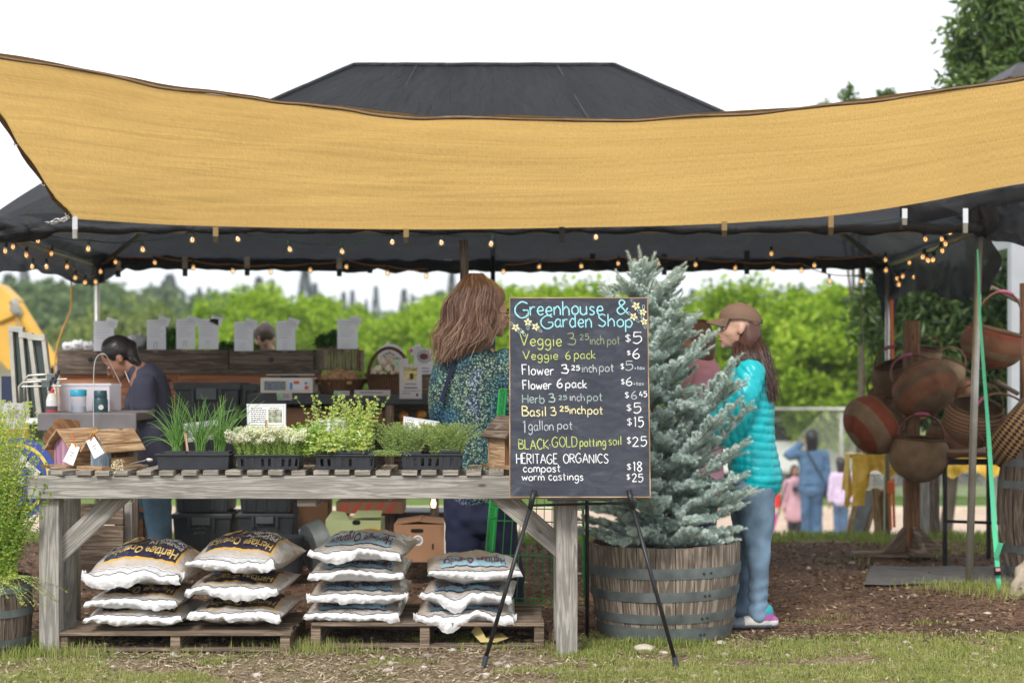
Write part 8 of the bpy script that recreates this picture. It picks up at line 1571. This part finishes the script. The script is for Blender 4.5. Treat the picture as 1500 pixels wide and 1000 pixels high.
bask('plain tan round basket hanging lowest on the stand', 1347, 665, 11.6, .198, .33, (.05, -.05, 1), [w_tan, m_dkin], None, (0, 1), m_pinkw)
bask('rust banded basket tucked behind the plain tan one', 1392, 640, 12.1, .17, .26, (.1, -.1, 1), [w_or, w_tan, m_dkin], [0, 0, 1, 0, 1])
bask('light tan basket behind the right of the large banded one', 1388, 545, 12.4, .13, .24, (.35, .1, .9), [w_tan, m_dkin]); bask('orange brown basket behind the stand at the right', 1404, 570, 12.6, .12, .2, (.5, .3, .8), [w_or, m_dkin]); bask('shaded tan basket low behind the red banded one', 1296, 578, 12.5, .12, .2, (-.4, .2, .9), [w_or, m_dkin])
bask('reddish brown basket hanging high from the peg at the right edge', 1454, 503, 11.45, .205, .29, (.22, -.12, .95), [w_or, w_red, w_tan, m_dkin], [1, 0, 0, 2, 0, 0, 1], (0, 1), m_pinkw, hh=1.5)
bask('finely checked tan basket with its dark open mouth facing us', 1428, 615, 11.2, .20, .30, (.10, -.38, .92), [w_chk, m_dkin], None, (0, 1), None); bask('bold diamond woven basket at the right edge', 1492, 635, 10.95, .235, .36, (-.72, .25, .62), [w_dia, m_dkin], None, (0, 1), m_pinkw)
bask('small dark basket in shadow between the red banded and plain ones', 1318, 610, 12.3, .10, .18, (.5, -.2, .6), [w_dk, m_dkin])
# tarp covered table
tt_ = thing('trestle_table', 'low table covered by a yellow orange plastic tarp', 'table', tuple(P(1330, 780, 13.6))); YT = 13.4; z_ = P(0, 666, YT).z
a, b = P(1254, 668, YT), P(1462, 668, YT); build('table_top', MB().box(((a.x+b.x)/2, YT+.13, z_-.02), (b.x-a.x, .24, .03)), m_pallet, tt_)
for x in (1300, 1455): c = P(x, 0, YT+.1); build('leg', MB().tube([V(c.x, YT+.1, -.05), V(c.x, YT+.1, z_-.03)], .03, 10), m_steel, tt_)
m_tarp = mat('yellow_tarp', (.85, .52, .05), .32, .12, 6, .5, 18, .02, c2=(.9, .60, .10)); g = MB()
g.grid(lambda u, q: V(a.x-.04+(b.x-a.x+.08)*u, YT-.02+.28*q, z_+.004+.012*noise.noise((u*14, q*5, 0))), 60, 14)
def drp(u, q): h = (.28-.12*u if u < .12 else .16+.03*math.sin(u*30)+.04*noise.noise((u*9, 0, 2))) ; h = .40 if u < .10 else h; return V(a.x-.04+(b.x-a.x+.08)*u, YT-.03-.03*math.sin(q*2+u*30)*q-.02*noise.noise((u*25, q*3, 1)), z_+.004-h*q)
g.grid(drp, 90, 10); g.grid(lambda u, q: V(a.x-.05-.03*math.sin(q*3+u*12)*q, YT-.02+.22*u, z_+.004-.36*q*(1-.2*math.sin(u*9))), 20, 8); build('tarp', g, m_tarp, tt_, smooth=180)
tag(build('wooden_block', MB().box(P(1276, 652, 13.5), (.12, .2, .17), rotm('Y', -12)), m_dark_wood, bevel=.01, base=P(1276, 665, 13.5)), 'dark wooden block on the tarp under the red banded basket', 'block')
pk = thing('plank_post', 'thick dark timber post behind the plain tan basket', 'post', tuple(P(1363, 796, 13.2))); 
for x0_, x1_, m_ in ((1347, 1362, m_grey_wood), (1362, 1379, m_dark_wood)): p, q_ = P(x0_, 660, 13.2), P(x1_, 800, 13.2); build('timber', MB().box(((p.x+q_.x)/2, 13.25+.05*(x0_ > 1350), (p.z+q_.z)/2-.05), (q_.x-p.x, .09, p.z-q_.z+.1)), m_, pk)
tag(build('ply_offcut', MB().bar(P(1281, 715, 13.9), P(1287, 783, 13.9), .06, .012, (0, -1, 0)), m_cedar, base=P(1287, 783, 13.9)), 'orange brown board leaning under the tarp table', 'board')
sp2 = thing('orange_strap', 'orange ratchet strap hanging from the tarp table', 'strap', tuple(P(1307, 745, 13.2))); m_ostr = flat('strap_orange', (.62, .12, .02), .6); build('strap_loop', MB().bar(P(1303, 700, 13.2), P(1305, 776, 13.2), .018, .006, (0, -1, 0)).bar(P(1308, 700, 13.2), P(1310, 772, 13.2), .02, .006, (0, -1, 0)), m_ostr, sp2); build('buckle', MB().box(P(1305, 714, 13.18), (.06, .03, .09)), m_ostr, sp2, bevel=.005)
tag(build('tent_strap', MB().bar(P(1306, 435, 13.2), P(1308, 535, 13.2), .022, .004, (0, -1, 0)), m_ostr, base=P(1308, 535, 13.2)), 'orange strap tied to the rear right tent pole', 'strap')
af = thing('sandwich_board', 'low A-frame board with a grey chalk panel', 'board', tuple(P(1262, 785, 16))); m_slate = mat('grey_panel', (.24, .26, .28), .6, .3, 8, .1)
YA = 14.2; build('frame_rail', MB().bar(P(1258, 716, YA), P(1240, 790, YA), .035, .05, (0, -1, 0)), m_cedar, af); build('frame_rail', MB().bar(P(1287, 716, YA), P(1266, 790, YA), .035, .05, (0, -1, 0)), m_cedar, af); build('panel', MB().add([P(1260, 718, YA-.01), P(1285, 718, YA-.01), P(1265, 786, YA-.01), P(1243, 786, YA-.01)], [(0, 1, 2, 3)]), m_slate, af); build('back_frame', MB().bar(P(1290, 718, YA+.1), P(1296, 786, YA+.3), .06, .04, (0, -1, 0)), m_brown_wood, af)
# black framed side table
bt_ = thing('side_table', 'narrow table with black metal legs and wooden top', 'table', tuple(P(1425, 820, 11.4))); YQ = 11.5; z_ = P(0, 666, YQ).z; a, b = P(1382, 666, YQ), P(1478, 666, YQ); build('table_top', MB().box(((a.x+b.x)/2, YQ+.25, z_), (b.x-a.x+.03, .55, .035)), m_brown_wood, bt_, bevel=.003)
for x, Yl, yb in ((1384, YQ, 828), (1448, YQ+.45, 800), (1476, YQ, 830)): c = P(x, 0, Yl); build('leg', MB().box((c.x, Yl, (z_-.02)/2-.02), (.026, .026, z_)), m_black_metal, bt_)
build('stretcher', MB().bar(P(1384, 763, YQ+.02), P(1476, 766, YQ+.02), .018, .02), m_black_metal, bt_); build('apron', MB().bar(P(1382, 676, YQ), P(1476, 676, YQ), .02, .04), m_black_metal, bt_)
# wine barrel at the right edge
wb = thing('wine_barrel', 'upright weathered wine barrel cut off by the right edge', 'barrel', (px2x(1536, 10.9), 10.9, 0)); c = V(px2x(1536, 10.9), 10.9, 0); H_ = P(0, 634, 10.9).z
def wbr(z): return .255+.065*math.sin(math.pi*z/H_)
for k in range(24):
    a0, a1 = 6.2832*k/24+.012, 6.2832*(k+1)/24-.012; zz = [H_*j/8 for j in range(9)]; g = MB(); g.add([c+V(wbr(z)*math.cos(a), wbr(z)*math.sin(a), z) for z in zz for a in (a0, (a0+a1)/2, a1)], [(j*3+i, j*3+i+1, j*3+i+4, j*3+i+3) for j in range(8) for i in range(2)], 0, [[(j*.12+k, i*.04), (j*.12+k, i*.04+.04), (j*.12+.12+k, i*.04+.04), (j*.12+.12+k, i*.04)] for j in range(8) for i in range(2)]); build('stave', g, m_dark_wood if k % 3 else m_stave, wb, smooth=40)
for z in (.06, .2, H_-.32, H_-.18, H_-.05): build('hoop', MB().lathe([(wbr(z_)+.003, z_) for z_ in (z-.026, z+.026)], c, 48), m_hoop, wb, smooth=60)
build('head_board', MB().lathe([(.001, H_-.03), (.25, H_-.03)], c, 30), m_stave, wb)
# mint green strap with buckle down the corner pole
m_mint = flat('mint_webbing', (.10, .60, .34), .6); ms = thing('tie_down_strap', 'mint green webbing strap running down beside the corner pole to the ground', 'strap', tuple(P(1463, 865, 10.3))); 
pts = cat([P(1432, 365, 10.36), P(1436, 470, 10.34), P(1447, 620, 10.3), P(1456, 760, 10.28), P(1464, 866, 10.25)], 8); g = MB(); g.grid(lambda u, q: (lambda p, w_: p+V((q-.5)*w_, .004*math.sin(u*30)*(q-.5), 0))(pts[min(len(pts)-1, int(u*(len(pts)-1)+.5))], .010+.020*min(1, u*1.4)), len(pts)-1, 1); build('webbing', g, m_mint, ms)
c = P(1461, 836, 10.24); build('buckle', MB().box(c, (.042, .014, .05)).box(c+V(0, -.01, 0), (.034, .01, .018)), m_black_metal, ms, bevel=.002); build('buckle_plate', MB().box(c+V(0, -.012, .010), (.028, .008, .018)), flat('pale_pink_plate', (.6, .3, .28), .5), ms, bevel=.001); build('webbing_tail', MB().bar(P(1459, 815, 10.24), P(1466, 795, 10.2), .03, .004, (0, -1, 0)), m_mint, ms)
# driftwood, ground cloth, hose, tall weed
c = P(1507, 842, 10.0); tag(build('driftwood', MB().ball(c, (.07, .08, .15), 20, 0, rotm('Y', 32), .45), mat('bleached_wood', (.50, .43, .35), .85, .3, 12, .6, 20, .01), smooth=70, base=P(1500, 866, 10)), 'bleached pale chunk of driftwood at the right edge', 'driftwood')
g = MB(); g.grid(lambda u, q: (lambda x, y: V(x, y, gz(x, y)+.018+.01*noise.noise((x*5, y*5, 2))))(2.15+1.3*u+.25*q, 10.45+.95*q), 30, 20); tag(build('ground_cloth', g, mat('grey_ground_cloth', (.10, .095, .09), .9, .25, 8, .4, 30, .01), smooth=180, base=(2.8, 10.9, 0)), 'dull grey ground cloth spread behind the corner pole', 'ground cloth')
tag(build('hose', MB().tube(cat([V(4.2, 14.4, gz(4.2, 14.4)+.12), V(3.9, 14.2, gz(3.9, 14.2)+.10), V(3.6, 14.3, gz(3.6, 14.3)+.14), V(3.45, 14.5, gz(3.45, 14.5)+.1)], 6), .03, 8), flat('yellow_hose', (.75, .42, .02), .5), base=(3.9, 14.3, -.3)), 'short run of yellow hose in the grass behind the side table', 'hose')
tag(build('torn_bag', MB().add(*(lambda n: ([P(690, 925, 8.3), P(700, 912, 8.3), P(712, 934, 8.22), P(728, 940, 8.2), P(745, 934, 8.25), P(735, 926, 8.35), P(716, 930, 8.35), P(704, 940, 8.2)], [(0, 1, 2, 7), (2, 3, 6), (3, 4, 5, 6), (2, 7, 3)]))(0)), mat('yellow_paper', (.50, .40, .16), .8, .2, 20), base=P(716, 940, 8.2)), 'crumpled yellowish scrap under the right pallet', 'scrap')
# building at the far right: white corner post, gable roof
bd = thing('shed', 'white trimmed shed at the far right edge behind the baskets', 'shed', (px2x(1530, 15), 15, gz(5, 15))); m_trim = mat('white_trim', (.40, .42, .45), .7, .06, 6, .05)
p, q_ = P(1481, 350, 15), P(1503, 760, 15); build('corner_post', MB().box(((p.x+q_.x)/2, 15.05, (p.z+q_.z)/2-.3), (q_.x-p.x, .12, p.z-q_.z+.6)), m_trim, bd, bevel=.004)
for k in range(12): p = P(1530, 0, 15.3); build('wall_board', MB().box((p.x+.1, 15.3, -.3+.24*k), (.70, .03, .232), rotm('X', 3)), m_trim, bd)
build('roof', prism([(1478, 112), (1492, 92), (1560, 92), (1560, 116), (1500, 118)], 15.2, 2), mat('roof_grey', (.10, .10, .11), .8), bd); build('gable', prism([(1489, 96), (1496, 93), (1560, 100), (1560, 360), (1492, 360)], 15.35, 1.8), m_trim, bd)
# chain link fence ----------------------------------------------------
YF = 33.5; fn = thing('chain_link_fence', 'galvanised chain link fence with pipe rails beyond the slope', 'fence', (px2x(1300, YF), YF, -1.3)); xa, xb = px2x(1085, YF), px2x(1600, YF); zt_, zb_ = P(0, 599, YF).z, -1.25
build('top_rail', MB().tube([V(xa, YF, zt_), V(xb, YF, zt_)], .033, 8), m_steel, fn, smooth=180); build('middle_rail', MB().tube([V(xa, YF, P(0, 692, YF).z), V(xb, YF, P(0, 692, YF).z)], .026, 8), m_steel, fn, smooth=180)
for x in (1099, 1233, 1372, 1510): build('fence_post', MB().tube([V(px2x(x, YF), YF+.04, zb_-.2), V(px2x(x, YF), YF+.04, zt_+.04)], .032, 8), m_steel, fn, smooth=180)
g = MB(); x = xa; hF = zt_-zb_
while x < xb+hF:
    for d_ in (-1, 1):
        p0 = V(x, YF, zb_); p1 = V(x+d_*hF, YF, zt_)
        g.tube([p0, p1], .0026, 3, cap=False)
    x += .085
tag(build('wire_mesh', g, m_steel, fn), kind='stuff')
# cars and pale shapes beyond the fence --------------------------------
def car(lab, x, y, Y, c, ln=4.3, rot=0):
    b = P(x, y, Y); o = thing('parked_car', lab, 'car', (b.x, Y, -1.3), 'cars parked beyond the fence'); o.rotation_euler.z = R(rot); mb_ = mat('car_paint_'+lab.split()[0], c, .25, .03, 4, 0, coat=.6)
    def pr(pts, w_): n = len(pts); g = MB(); g.add([(px_, -w_, pz) for px_, pz in pts]+[(px_, w_, pz) for px_, pz in pts], [tuple(range(n)), tuple(range(2*n-1, n-1, -1))]+[(i, n+i, n+(i+1) % n, (i+1) % n) for i in range(n)]); return g
    L = ln/2; build('car_body', pr([(-L, .35), (L, .35), (L, .75), (L-.25, .92), (L-1.1, 1.0), (-L+.3, 1.02), (-L, .8)], .85), mb_, o, local=True, bevel=.06); build('cabin', pr([(-L+.5, .95), (L-1.2, .95), (L-1.9, 1.42), (-L+1.0, 1.45)], .74), flat('car_glass', (.02, .025, .03), .1), o, local=True, bevel=.05); build('roof', pr([(-L+.95, 1.43), (L-1.85, 1.40), (L-2.0, 1.47), (-L+1.15, 1.5)], .72), mb_, o, local=True, bevel=.03)
    for sx_ in (-L+.75, L-.8):
        for sy_ in (-.8, .8): w_ = build('wheel', MB().lathe([(.001, -.1), (.2, -.1), (.31, -.09), (.33, 0), (.31, .09), (.2, .1), (.001, .1)], (sx_, sy_, .33), 20, M=rotm('X', 90)), m_black_plastic, o, local=True, smooth=50); build('rim', MB().lathe([(.001, .11), (.18, .105)], (sx_, sy_, .33), 14, M=rotm('X', -90 if sy_ > 0 else 90)), m_steel, w_, local=True)
    build('headlight', MB().box((L-.05, -.6, .72), (.08, .3, .14)), flat('lamp_lens', (.7, .7, .7), .1), o, local=True); build('headlight', MB().box((L-.05, .6, .72), (.08, .3, .14)), flat('lamp_lens', (.7, .7, .7), .1), o, local=True)
car('white parked car behind the denim woman', 1178, 690, 37, (.75, .75, .76), 4.6, 15); car('silver parked car just right of the lilac girl', 1262, 700, 39, (.6, .6, .62), 4.4, -10); car('black parked car seen between the table legs', 1412, 720, 38, (.02, .02, .025), 4.5, 5); car('grey parked car at the right end of the fence', 1500, 715, 40, (.2, .21, .23), 4.4, 0)
hs_ = thing('tunnel_greenhouse', 'low pale polytunnel behind the parked cars', 'greenhouse', (px2x(1195, 52), 52, -1.3)); build('cover', MB().grid(lambda u, q: V(px2x(1120, 52)+5.5*q, 52-1.6*math.cos(math.pi*u), -1.3+2.4*math.sin(math.pi*u)), 16, 2), mat('tunnel_film', (.75, .76, .78), .5, .05), hs_, smooth=180); build('end_wall', MB().add([V(px2x(1120, 52), 52-1.6*math.cos(math.pi*k/12), -1.3+2.4*math.sin(math.pi*k/12)) for k in range(13)], [tuple(range(13))]), mat('tunnel_film', (.75, .76, .78), .5), hs_)
# ================================================================ HAZE
g = MB().box((0, 250, 10), (1400, 520, 32)); m, t = nodes('haze_air'); pv = N(t, 'VolumePrincipled'); o_ = N(t, 'OutputMaterial'); pv.inputs['Density'].default_value = .0007; pv.inputs['Color'].default_value = (.86, .92, 1, 1); pv.inputs['Anisotropy'].default_value = .2; t.links.new(pv.outputs[0], o_.inputs['Volume'])
tag(build('haze', g, m), kind='stuff')
